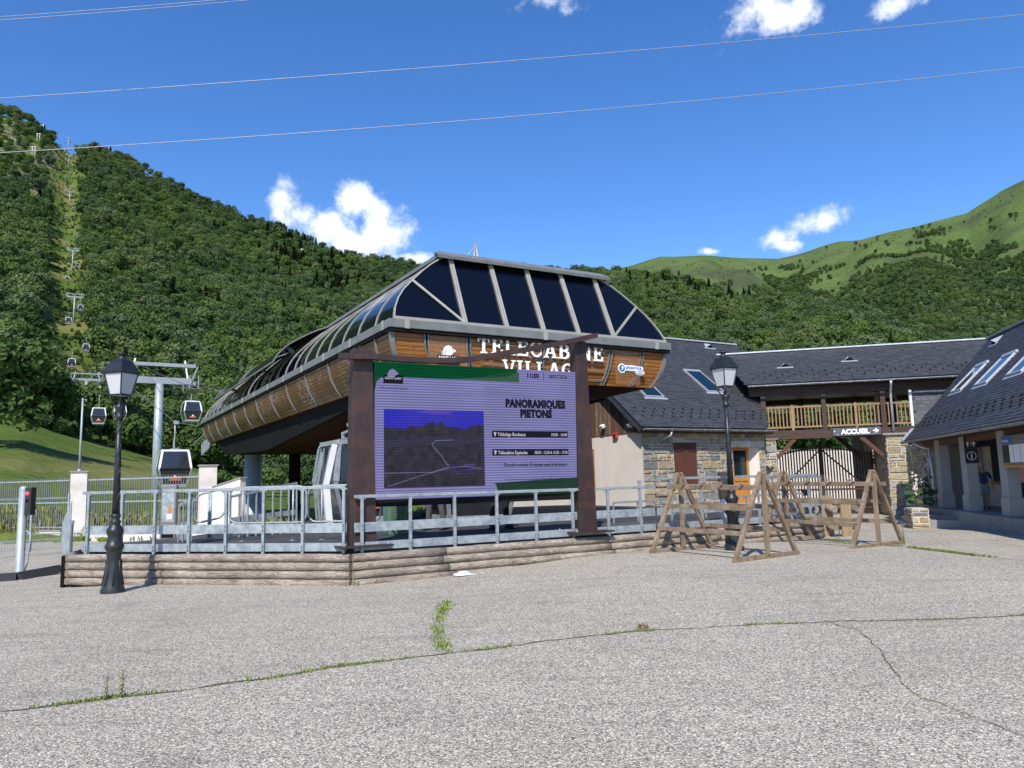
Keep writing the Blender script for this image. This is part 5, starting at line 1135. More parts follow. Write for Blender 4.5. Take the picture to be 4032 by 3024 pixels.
for k in range(9): m2.bx(-.15, .1+.04*(k % 3), -.011, -.008, .2-k*.05, .212-k*.05)
m2.build('printed_lines', M['grey_trim'], t_)
t_ = thing('notice_board', 'information case with a blue header hung between the porch pillars at the right edge', 'notice board', at_h(8.62, .45, 2.05, RB_), R_(-103.5))
q = MB().bx(-.65, .95, -.05, .0, -.3, .45).build('case', M['grey_trim'], t_, bevel=.01); MB().bx(-.62, .05, -.06, -.051, .24, .42).build('blue_header', M['sky_blue'], q); MB().bx(-.6, -.2, -.06, -.051, -.24, .2).build('dark_timetable', M['navy_black'], q)
for (x0, x1) in ((-.16, .05), (.1, .5), (.54, .92)): MB().bx(x0, x1, -.06, -.051, -.24, .2).build('paper_notice', M['letters'], q)
MB().bx(-.7, 1.0, -.06, .04, -.38, -.3).build('case_ledge', M['orange_wood'], q)
text_mb('Saint-Lary', .09, .002, .001, 'LEFT', plane_M((-.55, -.061, .29), (1, 0, 0), (0, 0, 1))).build('header_lettering', M['letters'], q)
# planters
pl = thing('stone_planter', 'low stone planter box in sunlight beside the porch steps', 'planter', (12.6, 24.2, -.1), R_(-12)); pier(-.26, .26, -.3, .6, -.25, .60, 61, pl, .4, 'planter_wall'); MB().bx(-.21, .21, -.25, .55, .56, .59).build('soil', M['bark'], pl)
pl = thing('stone_pillar_stub', 'short stone stub wall with a flat capstone right of the porch steps', 'stone stub', Gp(3867, 2055, -.05).to_tuple(), R_(-15)); pier(-.2, .2, -.2, .2, -.2, .40, 71, pl, .2, 'shaft'); MB().bx(-.33, .3, -.26, .26, .402, .46).build('capstone', M['concrete'], pl, bevel=.01)
pl = tag(MB().beam((12.6, 24.2, .0), (15.0, 21.6, -.02), .14, .3).build('edge_kerb', M['concrete']), 'low concrete kerb along the foot of the porch steps', 'kerb')

# ---------------------------------------------------------------- gate under the gallery, wall and house behind it
G0, G1 = V(11.45, 34.2, -.2), V(15.6, 33.3, -.2)
GT = thing('slatted_gate', 'dark brown double gate of upright slats with an arched top under the gallery', 'gate', ((G0+G1)/2).to_tuple()); T_ = -GT.location; dd = (G1-G0).normalized(); L = (G1-G0).length
def arch(s): return 2.72+.36*math.sin(math.pi*s/L)
for lf, (s0, s1) in enumerate(((.05, L/2-.03), (L/2+.03, L-.05))):
    m_ = MB(); s = s0
    while s < s1: m_.beam(G0+dd*s+T_+V(0, 0, .12), G0+dd*s+T_+V(0, 0, arch(s)), .055, .03, up=(0, 1, 0)); s += .118
    q = m_.build('gate_leaf', M['dark_wood'], GT); m2 = MB()
    for z in (.35, 1.15): m2.beam(G0+dd*s0+T_+V(0, -.03, z), G0+dd*s1+T_+V(0, -.03, z), .04, .08)
    for k in range(8):
        a, b_ = lerp(s0, s1, k/8), lerp(s0, s1, (k+1)/8); m2.beam(G0+dd*a+T_+V(0, -.03, arch(a)-.12), G0+dd*b_+T_+V(0, -.03, arch(b_)-.12), .04, .07)
    lo_, hi_ = (s0, s1) if lf == 0 else (s1, s0); m2.beam(G0+dd*lo_+T_+V(0, -.035, .9), G0+dd*hi_+T_+V(0, -.035, arch(hi_)-.2), .04, .06)
    for s in (s0, s1): m2.beam(G0+dd*s+T_+V(0, -.03, .05), G0+dd*s+T_+V(0, -.03, arch(s)+.03), .08, .07, up=(0, 1, 0))
    m2.build('gate_frame', M['dark_wood'], q)
MB().bx(-1.0, -.6, -.10, -.06, .9, 1.15).build('lock_plate', M['dark'], GT)
t_ = thing('garden_wall', 'pale rendered wall standing in sunlight behind the slatted gate', 'wall', (18.4, 47.5, 0)); MB().box((0, 0, 1.5), (9.0, .3, 3.2), rz=-.15).build('wall_face', M['plaster'], t_); MB().box((0, 0, 3.13), (9.1, .42, .06), rz=-.15).build('wall_coping', M['concrete'], t_)
t_ = thing('village_house', 'distant house with white gable and slate roof seen through the balcony rails', 'house', (55.0, 158.0, 9.0), R_(-20)); MB().bx(-4, 4, 0, 7, 0, 5.2).build('wall', M['plaster'], t_)
m_ = MB(); m_.face([V(-4.4, -.5, 5.0), V(4.4, -.5, 5.0), V(4.4, 3.5, 8.2), V(-4.4, 3.5, 8.2)]); m_.face([V(4.4, 7.5, 5.0), V(-4.4, 7.5, 5.0), V(-4.4, 3.5, 8.2), V(4.4, 3.5, 8.2)]); m_.build('roof', M['slate_dark'], t_)
m_ = MB()
for x in (-2.8, -.2, 2.2):
    for z in (1.0, 3.5): MB().bx(x, x+.9, -.06, -.01, z, z+1.3).build('window', M['shutter'], t_)
# ---------------------------------------------------------------- street lamps
def box_frustum(mb, c, a0, z0, a1, z1, rot=math.pi/4):
    n = len(mb.v)
    for a, z in ((a0, z0), (a1, z1)):
        for k in range(4): t_ = rot+math.pi/4+k*math.pi/2; mb.v.append(V(c[0]+a*math.sqrt(2)*math.cos(t_), c[1]+a*math.sqrt(2)*math.sin(t_), z))
    mb.f += [(n+3, n+2, n+1, n), (n+4, n+5, n+6, n+7)]+[(n+i, n+(i+1) % 4, n+4+(i+1) % 4, n+4+i) for i in range(4)]; return mb
def street_lamp(label, loc, s, rot):
    t_ = thing('street_lamp', label, 'street lamp', loc, rot, 'black lantern posts at the edge of the platform'); t_.scale = (s, s, s)
    m_ = MB(); m_.lathe([(.19, -.05), (.195, .05), (.17, .12), (.135, .3), (.115, .5), (.11, .62), (.12, .66), (.115, .7), (.15, .76), (.155, .80), (.13, .84), (.115, .9), (.11, .96), (.135, 1.03), (.14, 1.06), (.10, 1.12), (.075, 1.16), (.09, 1.19), (.09, 1.21), (.065, 1.24), (.078, 1.29), (.085, 1.31), (.066, 1.34)], (0, 0, 0), 16)
    for k in range(8):
        a = k*math.pi/4; m_.tube([(.165*math.cos(a), .165*math.sin(a), .14), (.128*math.cos(a+.1), .128*math.sin(a+.1), .36), (.115*math.cos(a), .115*math.sin(a), .56)], .012, 5)
    m_.build('base', M['black_iron'], t_)
    m_ = MB(); m_.tube([(0, 0, 1.33), (0, 0, 2.2), (0, 0, 3.0)], .06, 14, radii=[.06, .05, .042])
    for j in range(2):
        pts = [(.057*(1-.25*i/30)*math.cos(j*math.pi+i*.42), .057*(1-.25*i/30)*math.sin(j*math.pi+i*.42), 1.36+i*.054) for i in range(31)]; m_.tube(pts, .0085, 4)
    m_.build('pole', M['black_iron'], t_)
    m_ = MB(); m_.lathe([(.045, 2.95), (.07, 2.99), (.07, 3.02), (.05, 3.05), (.055, 3.10), (.085, 3.16), (.085, 3.20), (.04, 3.23), (.03, 3.3)], (0, 0, 0), 14)
    for k in range(4):
        a = k*math.pi/2; m_.tube([(.03*math.cos(a), .03*math.sin(a), 3.2), (.09*math.cos(a), .09*math.sin(a), 3.22), (.15*math.cos(a), .15*math.sin(a), 3.31), (.165*math.cos(a), .165*math.sin(a), 3.385)], .013, 6)
    m_.build('capital', M['black_iron'], t_)
    L_ = MB(); box_frustum(L_, (0, 0), .120, 3.375, .128, 3.40); box_frustum(L_, (0, 0), .222, 3.77, .205, 3.80); box_frustum(L_, (0, 0), .205, 3.80, .13, 3.97); box_frustum(L_, (0, 0), .135, 3.972, .09, 4.015)
    for k in range(4):
        a = k*math.pi/2; q = math.sqrt(2); L_.beam((.120*q*math.cos(a), .120*q*math.sin(a), 3.39), (.190*q*math.cos(a), .190*q*math.sin(a), 3.775), .022, .022)
        b_ = a+math.pi/2; L_.beam((.190*q*math.cos(a), .190*q*math.sin(a), 3.765), (.190*q*math.cos(b_), .190*q*math.sin(b_), 3.765), .02, .02)
    L_.build('lantern_frame', M['black_iron'], t_)
    m_ = MB(); m_.lathe([(.09, 4.01), (.06, 4.05), (.045, 4.07), (.05, 4.09), (.085, 4.11), (.09, 4.12), (.04, 4.14), (.035, 4.15)], (0, 0, 0), 16); m_.build('finial', M['black_iron'], t_)
    for k in range(4):
        a = k*math.pi/2; q = math.sqrt(2)*.985; P4 = []
        for (r_, z) in ((.120, 3.40), (.189, 3.77)):
            for b_ in (a, a+math.pi/2): P4.append(V(r_*q*math.cos(b_), r_*q*math.sin(b_), z))
        c_ = sum(P4, V(0, 0, 0))/4; MB().face([P4[0], P4[1], P4[3], P4[2]]).build('glass_pane', M['frost'], t_)
    return t_
street_lamp('black cast iron lantern post in front of the log edging by the silver posts', (-6.62, 12.78, -.02), .965, R_(27.3))
street_lamp('black cast iron lantern post standing behind the nearer wooden ski rack', (4.42, 15.72, .15), .985, R_(-15.7))

# ---------------------------------------------------------------- ski racks
def ski_rack(label, F, H):
    (a1, a2), (b1, b2) = F                     # feet of the left frame (front, back) and the right frame
    c_ = (a1+a2+b1+b2)/4; t_ = thing('ski_rack', label, 'ski rack', c_.to_tuple(), 0, 'wooden ski racks on the plaza'); T_ = -c_
    al = ((b1+b2)-(a1+a2)).normalized(); apex = []
    for (f1, f2) in ((a1, a2), (b1, b2)):
        md = (f1+f2)/2; ap = md+V(0, 0, H); apex.append(ap); wd = (f2-f1).normalized()
        for f, s in ((f1, -1), (f2, 1)): MB().beam(f+V(0, 0, .05)+T_, ap+wd*(s*.035)+V(0, 0, -.0)+T_, .075, .075, up=al).build('leg', M['old_wood'], t_, bevel=.006)
        MB().beam(md+T_+al*.02+V(0, 0, .08), ap+T_+al*.02-V(0, 0, .06), .085, .06, up=wd).build('centre_post', M['old_wood'], t_, bevel=.006)
        MB().beam(f1-wd*.06+T_+V(0, 0, .045), f2+wd*.06+T_+V(0, 0, .045), .07, .085).build('base_plank', M['old_wood'], t_, bevel=.006)
        MB().tube([ap-wd*.09-V(0, 0, .19)+T_-al*.05, ap-wd*.09-V(0, 0, .19)+T_+al*.05], .012, 6).build('bolt', M['dark'], t_)
    def on(i, fr, side, out=.055):
        f1, f2 = F[i]; md = (f1+f2)/2; f = f1 if side < 0 else f2; p = f.lerp(md, fr)+V(0, 0, H*fr); wd = (f2-f1).normalized(); return p+wd*(out*side)+T_
    for fr, oh in ((.82, .14), (.585, 0), (.31, 0)):
        for side in (-1, 1):
            a, b_ = on(0, fr, side), on(1, fr, side); d = (b_-a).normalized(); q = MB().beam(a-d*oh, b_+d*(oh if oh else .03), .055, .085).build('rail', M['old_wood'], t_, bevel=.006)
            if fr > .8:
                wd = (F[0][1]-F[0][0]).normalized()
                for k in range(4): p = a.lerp(b_, (.17, .40, .64, .88)[k]); m_ = MB(); m_.tube([p+wd*(-side*.06)+V(0, 0, -.0), p+wd*(side*.13)+V(0, 0, .10)], .016, 8); m_.build('peg', M['old_wood'], t_)
    return t_
ski_rack('wooden A frame ski rack standing in front of the farther lamp post', ((Gp(2570, 2181, .15), Gp(2803, 2158, .15)), (Gp(2898, 2216, .12), Gp(3136, 2187, .12))), 1.58)
ski_rack('wooden A frame ski rack nearer to the porch steps', ((Gp(3005, 2133, .12), Gp(3198, 2124, .12)), (Gp(3358, 2168, .09), Gp(3553, 2143, .09))), 1.6)
M['pale_board'] = pmat('pale_board', (.36, .265, .16), (.27, .19, .11), 5, rough=.7, stretch=(5, 5, .6), bmp=.2)
# log and board stands between the rack and the gate
for px_, lb, hh in ((3265, 'upright board with short log ends stacked on it, left one of the pair', 1.05), (3338, 'upright board with short log ends stacked on it, right one of the pair', .92)):
    g_ = Gp(px_, 2120, .05); t_ = thing('log_stand', lb, 'wooden stand', g_.to_tuple(), R_(20), 'board stands with log ends'); MB().bx(-.15, .15, -.03, .03, 0, hh).build('board', M['pale_board'], t_, bevel=.006)
    for z in (.28, .72): MB().tube([(-.36, -.04, z), (-.36, .22, z)], .085, 14).build('log_end', M['log'], t_); MB().tube([(.32, -.04, z), (.32, .22, z)], .085, 14).build('log_end', M['log'], t_); MB().beam((-.36, .1, z), (.32, .1, z), .05, .05).build('cross_bar', M['dark_wood'], t_)

# ---------------------------------------------------------------- left boundary: fence, piers, gate posts
def fence(label, a, b_, zt, zb=.42, sp=.125, thin=.022):
    t_ = thing('bar_fence', label, 'fence', a.to_tuple(), 0, 'galvanised bar fences along the meadow'); dd = (b_-a); L = dd.length; d = dd.normalized()
    bar = MB().bx(-thin/2, thin/2, -thin/2, thin/2, zb, zt+.10).mesh('bar', M['grey_trim']); n = min(100, int(L/sp))
    for i in range(n): o = D.objects.new('bar', bar); COL.objects.link(o); o.parent = t_; o.location = d*((i+.5)*L/n)
    for z in (zt-.02, (zt+zb)/2+.1, zb+.12): MB().beam(V(0, 0, z)-d.cross(V(0, 0, 1))*-.02, dd+V(0, 0, z)-d.cross(V(0, 0, 1))*-.02, .03, .055).build('fence_rail', M['galv'], t_)
    q = MB().beam(V(0, 0, .14), dd+V(0, 0, .14), .22, .52).build('base_wall', M['plaster_w'], t_); MB().beam(V(0, 0, .42), dd+V(0, 0, .42), .28, .04).build('coping', M['concrete'], q)
    return t_
p1, p2, p0 = Gp(300, 2130, -.3), Gp(822, 2131, -.3), Gp(-260, 2126, -.3)
fence('bar fence on a low white wall between the two cream piers', p1+V(.35, -.02, 0), p2+V(-.35, .02, 0), 2.42)
fence('bar fence on a low white wall left of the pole topped pier', p0, p1+V(-.35, 0, 0), 2.42)
def pier_(label, p, h, w=.58): t_ = thing('gate_pier', label, 'pier', p.to_tuple(), R_(28), 'cream rendered piers'); MB().bx(-w/2, w/2, -w/2, w/2, -.3, h).build('shaft', M['plaster_w'], t_); MB().bx(-w/2-.05, w/2+.05, -w/2-.05, w/2+.05, h, h+.05).build('cap', M['concrete'], t_); return t_
pier_('cream rendered pier carrying the slim white pole', p1, 2.72); pier_('cream rendered pier joined to the stained wall', p2+V(-.1, 0, 0), 2.78)
t_ = thing('slim_pole', 'slim pale pole standing on top of the left pier', 'pole', p1+V(.0, 0, 2.77)); q = MB().tube([(0, 0, .0), (0, 0, 1.5), (.0, 0, 2.95)], .05, 10, radii=[.055, .045, .035]).build('shaft', M['tower_metal'], t_); MB().lathe([(.09, 0), (.09, .02), (.06, .08)], (0, 0, 0), 10).build('foot', M['tower_metal'], q)
w0, w1 = p2+V(.2, -.05, 0), V(-9.3, 26.0, 0)
w1 = Gp(912, 2120, .1); w1 = w0+(w1-w0).normalized()*2.2
t_ = thing('stained_wall', 'cream wall with dark streaks running down to the platform from the pier', 'wall', w0.to_tuple()); dv = V(1.25, -.75, 0)
m_ = MB(); m_.prism([(0, -.3), (1.55, -.3), (1.55, 2.28), (1.15, 2.22), (0, 1.98)], -.12, .12, plane_M((0, 0, 0), dv, (0, 0, 1))); m_.build('wall_face', M['plaster_w'], t_)
m_ = MB(); m_.beam(V(0, 0, 2.0), dv.normalized()*1.6+V(0, 0, 2.31), .32, .04); m_.build('wall_coping', M['concrete'], t_)
# silver access post with traffic light, second post, rubber ramp, mesh gate
m, t, b = new_mat('red_signal'); b.inputs['Emission Color'].default_value = (1, .02, .03, 1); b.inputs['Emission Strength'].default_value = 4; b.inputs['Base Color'].default_value = (.5, .02, .02, 1); M['red_light'] = m
g_ = Gp(75, 2272, -.1); t_ = thing('barrier_post', 'tall silver barrier post with a black signal head showing red', 'barrier post', g_.to_tuple(), 0)
MB().lathe([(.12, 0), (.12, .02), (.085, .03), (.085, 1.83), (.075, 1.88), (.0, 1.9)], (0, 0, 0), 18).build('column', M['tower_metal'], t_)
q = MB().bx(.08, .21, -.08, .10, 1.28, 1.86).build('signal_head', M['black_iron'], t_, bevel=.01); MB().tube([(.13, -.09, 1.74), (.13, -.082, 1.74)], .035, 12).build('red_lamp', M['red_light'], q); MB().tube([(.13, -.087, 1.58), (.13, -.082, 1.58)], .035, 12).build('dark_lamp', M['dark'], q)
MB().tube([(.1, 0, .95), (.2, 0, .88), (.16, .0, .3), (.1, 0, .12)], .018, 6).build('stay_rod', M['galv'], t_)
t_ = tag(MB().tube([Gp(100, 2105, .1)+V(0, -6, 0)*0+V(0, 0, 0), Gp(100, 2105, .1)+V(3.6, -.6, .06)], .025, 8).build('boom_barrier', M['galv']), 'thin silver barrier arm running right from the signal post', 'barrier')
g2 = Gp(268, 2258, -.1); t_ = thing('gate_post', 'short silver tube post at the left end of the log edging', 'post', g2.to_tuple()); MB().tube([(0, 0, 0), (0, 0, 1.02), (.02, 0, 1.13)], .065, 14).build('tube', M['tower_metal'], t_); MB().lathe([(.1, 0), (.1, .015)], (0, 0, 0), 10).build('foot_ring', M['galv'], t_)
a, b_ = Gp(92, 2285, -.1), Gp(262, 2248, -.1)
for (a, b_, lb) in ((Gp(96, 2282, -.1), Gp(262, 2250, -.1), 'black rubber threshold strip between the two silver posts'), (Gp(-120, 2300, -.1), Gp(62, 2286, -.1), 'black rubber threshold strip leaving the photo left of the signal post')):
    t_ = thing('rubber_threshold', lb, 'threshold', a.to_tuple(), 0, 'black rubber thresholds'); dd = b_-a; n_ = V(-dd.y, dd.x, 0).normalized(); m_ = MB(); m_.v = [V(0, 0, .0), dd, dd+n_*.42, n_*.42, n_*.16+V(0, 0, .15), dd+n_*.16+V(0, 0, .15)]; m_.f = [(0, 1, 5, 4), (4, 5, 2, 3), (0, 4, 3), (1, 2, 5), (0, 3, 2, 1)]; m_.build('wedge', M['rubber'], t_)
a, b_ = Gp(-40, 2190, -.15), Gp(262, 2168, -.15); t_ = thing('mesh_gate', 'low galvanised mesh gate across the way behind the silver posts', 'gate', a.to_tuple()); dd = b_-a; L = dd.length
for z in (1.62, .38): MB().beam(V(0, 0, z), dd+V(0, 0, z), .035, .05).build('gate_rail', M['galv'], t_)
for s in (0.0, .5, 1.0): MB().beam(dd*s+V(0, 0, .05), dd*s+V(0, 0, 1.75), .05, .05, up=(0, 1, 0)).build('gate_post', M['galv'], t_)
for k in range(26): MB().beam(dd*((k+.5)/26)+V(0, 0, .1), dd*((k+.5)/26)+V(0, 0, .38), .01, .01, up=(0, 1, 0)).build('mesh_wire', M['galv'], t_)
MB().beam(V(0, 0, .1), dd+V(0, 0, .1), .012, .012).build('mesh_wire', M['galv'], t_)
# grey cabinet with the yellow sign
g_ = Gp(662, 2136, 0.05); t_ = thing('control_cabinet', 'tall grey control cabinet with a small yellow sticker, among the ramp rails', 'cabinet', (-7.9, 17.6, .0), R_(10)); t_.location = g_; sc_ = g_.y/24.0
MB().bx(-.22, .22, -.12, .12, 0, 1.72).build('cabinet_body', M['grey_trim'], t_, bevel=.01); q = MB().bx(-.17, .17, -.13, -.12, .62, 1.62).build('cabinet_door', M['galv_plate'], t_); MB().bx(.0, .10, -.14, -.13, .90, 1.08).build('yellow_sticker', M['orange_wood'], q); MB().bx(-.03, .11, -.14, -.13, .70, .85).build('white_sticker', M['letters'], q); MB().bx(-.17, .17, -.13, -.12, .15, .42).build('cabinet_vent', M['dark'], t_)

# ---------------------------------------------------------------- rails on the platform
def loop_rail(label, a, b_, h=1.05, r=.021, zlo=.35, nm='loop_barrier', slope=0.0):
    t_ = thing(nm, label, 'barrier', a.to_tuple(), 0, 'tubular queue barriers on the platform'); dd = b_-a; d = dd.normalized(); L = dd.length; c = .16; pts = []
    def zz(s, z): return d*s+V(0, 0, z+slope*s/L)
    for (s, z, a0) in ((c, h-c, 180), (c, h-c, 90)): pass
    for (cx, cz, a0) in ((L-c, h-c, 0), (c, h-c, 90), (c, zlo+c, 180), (L-c, zlo+c, 270)):
        for k in range(5): an = R_(a0+90*k/4); pts.append(zz(cx+c*math.cos(an), cz+c*math.sin(an)))
    pts.append(pts[0]); MB().tube(pts, r, 8, cap=False).build('loop', M['galv'], t_)
    for s in (c+.12, L-c-.12): MB().tube([zz(s, 0), zz(s, h-.01)], r, 8).build('leg', M['galv'], t_); MB().tube([zz(s, 0), zz(s, .012)], .06, 10).build('foot_flange', M['galv'], t_)
    return t_
dk_ = lambda x, y: Gp(x, y, DZ)
loop_rail('tubular loop barrier behind the railing, left one of the two by the cabin', dk_(902, 2132), dk_(1206, 2128))
loop_rail('tubular loop barrier in front of the standing cabin beside the screen post', dk_(1213, 2126), dk_(1500, 2122))
loop_rail('tubular handrail loop climbing the ramp by the stained wall', dk_(762, 2132), dk_(884, 2128), .92, slope=.12)
def ramp_rail(label, a, b_, h0, h1, n, z0=DZ, grp='ramp railings with flat bars'):
    t_ = thing('ramp_railing', label, 'railing', a.to_tuple(), 0, grp); dd = b_-a
    for k in range(n+1): s = k/n; MB().beam(dd*s+V(0, 0, 0), dd*s+V(0, 0, lerp(h0, h1, s)), .05, .02, up=dd).build('post', M['galv'], t_)
    MB().beam(V(0, 0, h0), dd+V(0, 0, h1), .05, .05).build('handrail', M['galv'], t_)
    for f in (.14, .42): MB().beam(V(0, 0, h0*f), dd+V(0, 0, h1*f), .01, .12).build('plank_rail', M['galv_plate'], t_)
    return t_
ramp_rail('ramp railing of closely set flat posts behind the loop barriers', dk_(905, 2118), dk_(1118, 2106)+V(.1, .6, 0), .86, 1.12, 8)
ramp_rail('short ramp railing descending beside the grey cabinet', dk_(700, 2136), dk_(752, 2133), .72, .86, 3)
a, b_ = L2(6.9)+V(-.9, 1.75, .08), L2(13.5)+V(-.9, 1.75, .06); ramp_rail('second railing along the ramp below the stone front', a, b_, 1.0, 1.05, 9)
a = L2(11.9)+V(0, .0, .45); ramp_rail('end railing of the platform next to the slatted gate', a, a+V(-.9, 1.75, 0), 1.12, 1.12, 5)
m_ = thing('log_pile_edge', 'round log ends of the rear platform edge under the stone wall', 'log edging', (4.9, 27.0, 0), R_(30))
for k in range(3): MB().tube([(.05, 0, 1.68-k*.32), (.42, -.2, 1.68-k*.32)], .09, 12).build('log', M['log'], m_)
# litter bin post on the right railing
g_ = L2(9.3)+V(-.15, .5, DZ); t_ = thing('bag_bin', 'slim waste post with a yellow printed band above a white sleeve, behind the right railing', 'bin', (L2(8.95)+V(-.1, .5, .3)).to_tuple(), R_(20)); t_.location.z = .62
MB().lathe([(.115, .02), (.115, .5)], (0, 0, 0), 18).build('white_sleeve', M['white'], t_); q = MB().lathe([(.125, .5), (.13, .52), (.13, 1.06), (.12, 1.1), (.02, 1.12)], (0, 0, 0), 18).build('yellow_band', M['honey_wood'], t_)
M['leafgreen'] = pmat('print_green', (.02, .28, .10), (.02, .25, .1), 3, rough=.5); MB().prism([(.06*math.cos(k*.4), .06*math.sin(k*.4)) for k in range(16)], 0, .004, plane_M((.03, -.131, .88), (1, 0, 0), (0, 0, 1))).build('printed_mark', M['leafgreen'], q)
# green perforated bin under the screen
g_ = dk_(1557, 2105); t_ = thing('perforated_bin', 'green perforated litter bin under the screen behind the railing', 'bin', g_.to_tuple(), R_(25)); m_ = MB(); box_frustum(m_, (0, 0), .19, 0, .23, .82, 0); M['bin_green'] = pmat('bin_green', (.10, .19, .12), (.085, .165, .105), 5, rough=.5); q = m_.build('bin_body', M['bin_green'], t_, bevel=.02)
hb_ = MB().prism([(.009*math.cos(k*1.05), .009*math.sin(k*1.05)) for k in range(6)], 0, .003).mesh('hole', M['dark'])
for i in range(9):
    for j in range(10): o = D.objects.new('hole', hb_); COL.objects.link(o); o.parent = q; o.location = (-.13+i*.0325, -(.193+.04*(.28+j*.045)/.82)-.001, .28+j*.045); o.rotation_euler = (R_(90), 0, 0)
MB().tube([(.33, 0, .0), (.33, 0, .75), (.40, 0, .86), (.5, 0, .9)], .02, 8).build('side_rail', M['galv'], t_)

# ---------------------------------------------------------------- cabins, towers and ropes of the lift
M['cabin_window'] = pmat('cabin_window', (.03, .036, .045), (.045, .05, .06), 2, rough=.1, spec=.9)
def make_cabin(dn, front_logo=True):
    t_ = thing('gondola_cabin', 'x', 'gondola cabin')
    pr_ = [(.04, .66, .82), (.16, .70, .92), (1.08, .93, 1.06), (1.18, .93, 1.06), (2.10, .79, .90), (2.24, .72, .8), (2.30, .6, .65)]
    def ring(i, k=1.0):
        z, hx, hy = pr_[i]; hx *= k; hy *= k; c = .16; return [V(sx*(hx-c*(1-u)), sy*(hy-c*u), z) for (sx, sy, u) in ((-1, -1, 1), (-1, -1, 0), (1, -1, 0), (1, -1, 1), (1, 1, 1), (1, 1, 0), (-1, 1, 0), (-1, 1, 1))]
    m_ = MB(); R8 = [ring(i) for i in range(len(pr_))]; n = 0
    for r_ in R8: m_.v += r_
    for i in range(len(R8)-1):
        for k in range(8): m_.f.append((i*8+k, (i*8+(k+1) % 8), (i+1)*8+(k+1) % 8, (i+1)*8+k)[::-1])
    m_.f += [tuple(range(8)), tuple(48+k for k in reversed(range(8)))]; m_.build('shell', M['cabin_glass'], t_)
    fr = MB()
    for sx in (-1, 1):
        for sy in (-1, 1):
            for i in range(2, 5): fr.beam(V(sx*(pr_[i][1]-.05), sy*(pr_[i][2]-.05), pr_[i][0]), V(sx*(pr_[i+1][1]-.05), sy*(pr_[i+1][2]-.05), pr_[i+1][0]), .13 if i > 2 else .10, .13 if i > 2 else .10, up=(0, 1, 0))
    for sy in (-1, 1): fr.beam(V(-.72, sy*.82, 2.22), V(.72, sy*.82, 2.22), .08, .12)
    for sx in (-1, 1): fr.beam(V(sx*.73, -.8, 2.22), V(sx*.73, .8, 2.22), .08, .12)
    fr.build('frame', M['glossy_white'], t_)
    for sx in (-1, 1):
        for sy in (-1, 1): MB().beam(V(sx*(pr_[1][1]-.03), sy*(pr_[1][2]-.03), pr_[1][0]), V(sx*(pr_[2][1]-.03), sy*(pr_[2][2]-.03), pr_[2][0]), .09, .09, up=(0, 1, 0)).build('lower_frame_bar', M['galv'], t_)
    MB().add(MB().bx(-.66, .66, 0, .012, 0, .80), plane_M((0, -1.03, 1.24), (1, 0, 0), (0, .17, 1)) @ Matrix(((1, 0, 0, 0), (0, 0, 1, 0), (0, 1, 0, 0), (0, 0, 0, 1)))).build('window', M['cabin_window'], t_)
    s_ = MB(); box = s_.bx(-.70, .70, -.93, .93, .0, .20); s_.build('sill', M['galv'], t_, bevel=.02)
    MB().bx(-.86, .86, -1.075, -1.05, 1.04, 1.12).build('waist_band', M['dark'], t_)
    h_ = MB(); h_.beam((0, -.5, 2.33), (0, .5, 2.33), .5, .08); h_.tube([(0, .1, 2.3), (.0, .25, 2.75), (.02, .0, 3.2), (.0, 0, 3.95)], .05, 8, radii=[.09, .06, .05, .05]); h_.build('hanger', M['galv'], t_)
    MB().box((0, 0, 4.0), (.16, .75, .16)).add(MB().box((.05, -.35, 3.95), (.26, .14, .2))).build('grip', M['galv'], t_)
    if front_logo:
        mm = plane_M((0, -1.0, .52), (1, 0, 0), (0, -.09, 1)); MB().prism([(-.32, -.12), (.32, -.12), (.32, .03), (-.32, .03)], 0, .01, mm @ Matrix.Translation((0, 0, .0))).build('logo_band', M['orange_red'], t_); dog(mm @ Matrix.Translation((0, .06, .0)), .22).build('logo', M['letters'], t_)
    return t_
M['orange_red'] = pmat('orange_red', (.62, .14, .06), (.58, .12, .05), 3, rough=.4)
def on_slope(px_, py_, clear):
    d = (_F+_R*((px_-2016)/FPX)-_U*((py_-1512)/FPX)); d = d/math.hypot(d.x, d.y); r = 120.0
    while r < 1300:
        if EYE+d.z*r < terr(d.x*r, d.y*r)+clear: break
        r += 2
    return V(d.x*r, d.y*r, EYE+d.z*r)
LEFT = [(684, 1845, 47), (388, 1639, 105), (311, 1576, 158), (283, 1430), (270, 1264), (265, 1099), (262, 961), (260, 854), (259, 756), (259, 697), (258, 628), (257, 596), (256, 561)]
RIGHT = [(753, 1621, 84), (471, 1625, 122), (378, 1543, 172), (338, 1370), (317, 1213), (305, 1045), (297, 929), (291, 821), (286, 741), (284, 677), (281, 619), (278, 587), (277, 558)]
cab0 = None; grips = {0: [], 1: []}
WHL = ['largest hanging cabin, low behind the bar fence near the tall steel tower', 'grey framed cabin hanging between the slim pale pole and the nearer lantern', 'cabin half hidden by the slim pale pole, beside the second tower']
WHR = ['large cabin hanging next to the nose of the station roof', 'cabin hidden behind the post of the nearer lantern', 'cabin passing right of the second lift tower']
ORD = ['fourth', 'fifth', 'sixth', 'seventh', 'eighth', 'ninth', 'tenth', 'eleventh', 'twelfth', 'topmost']
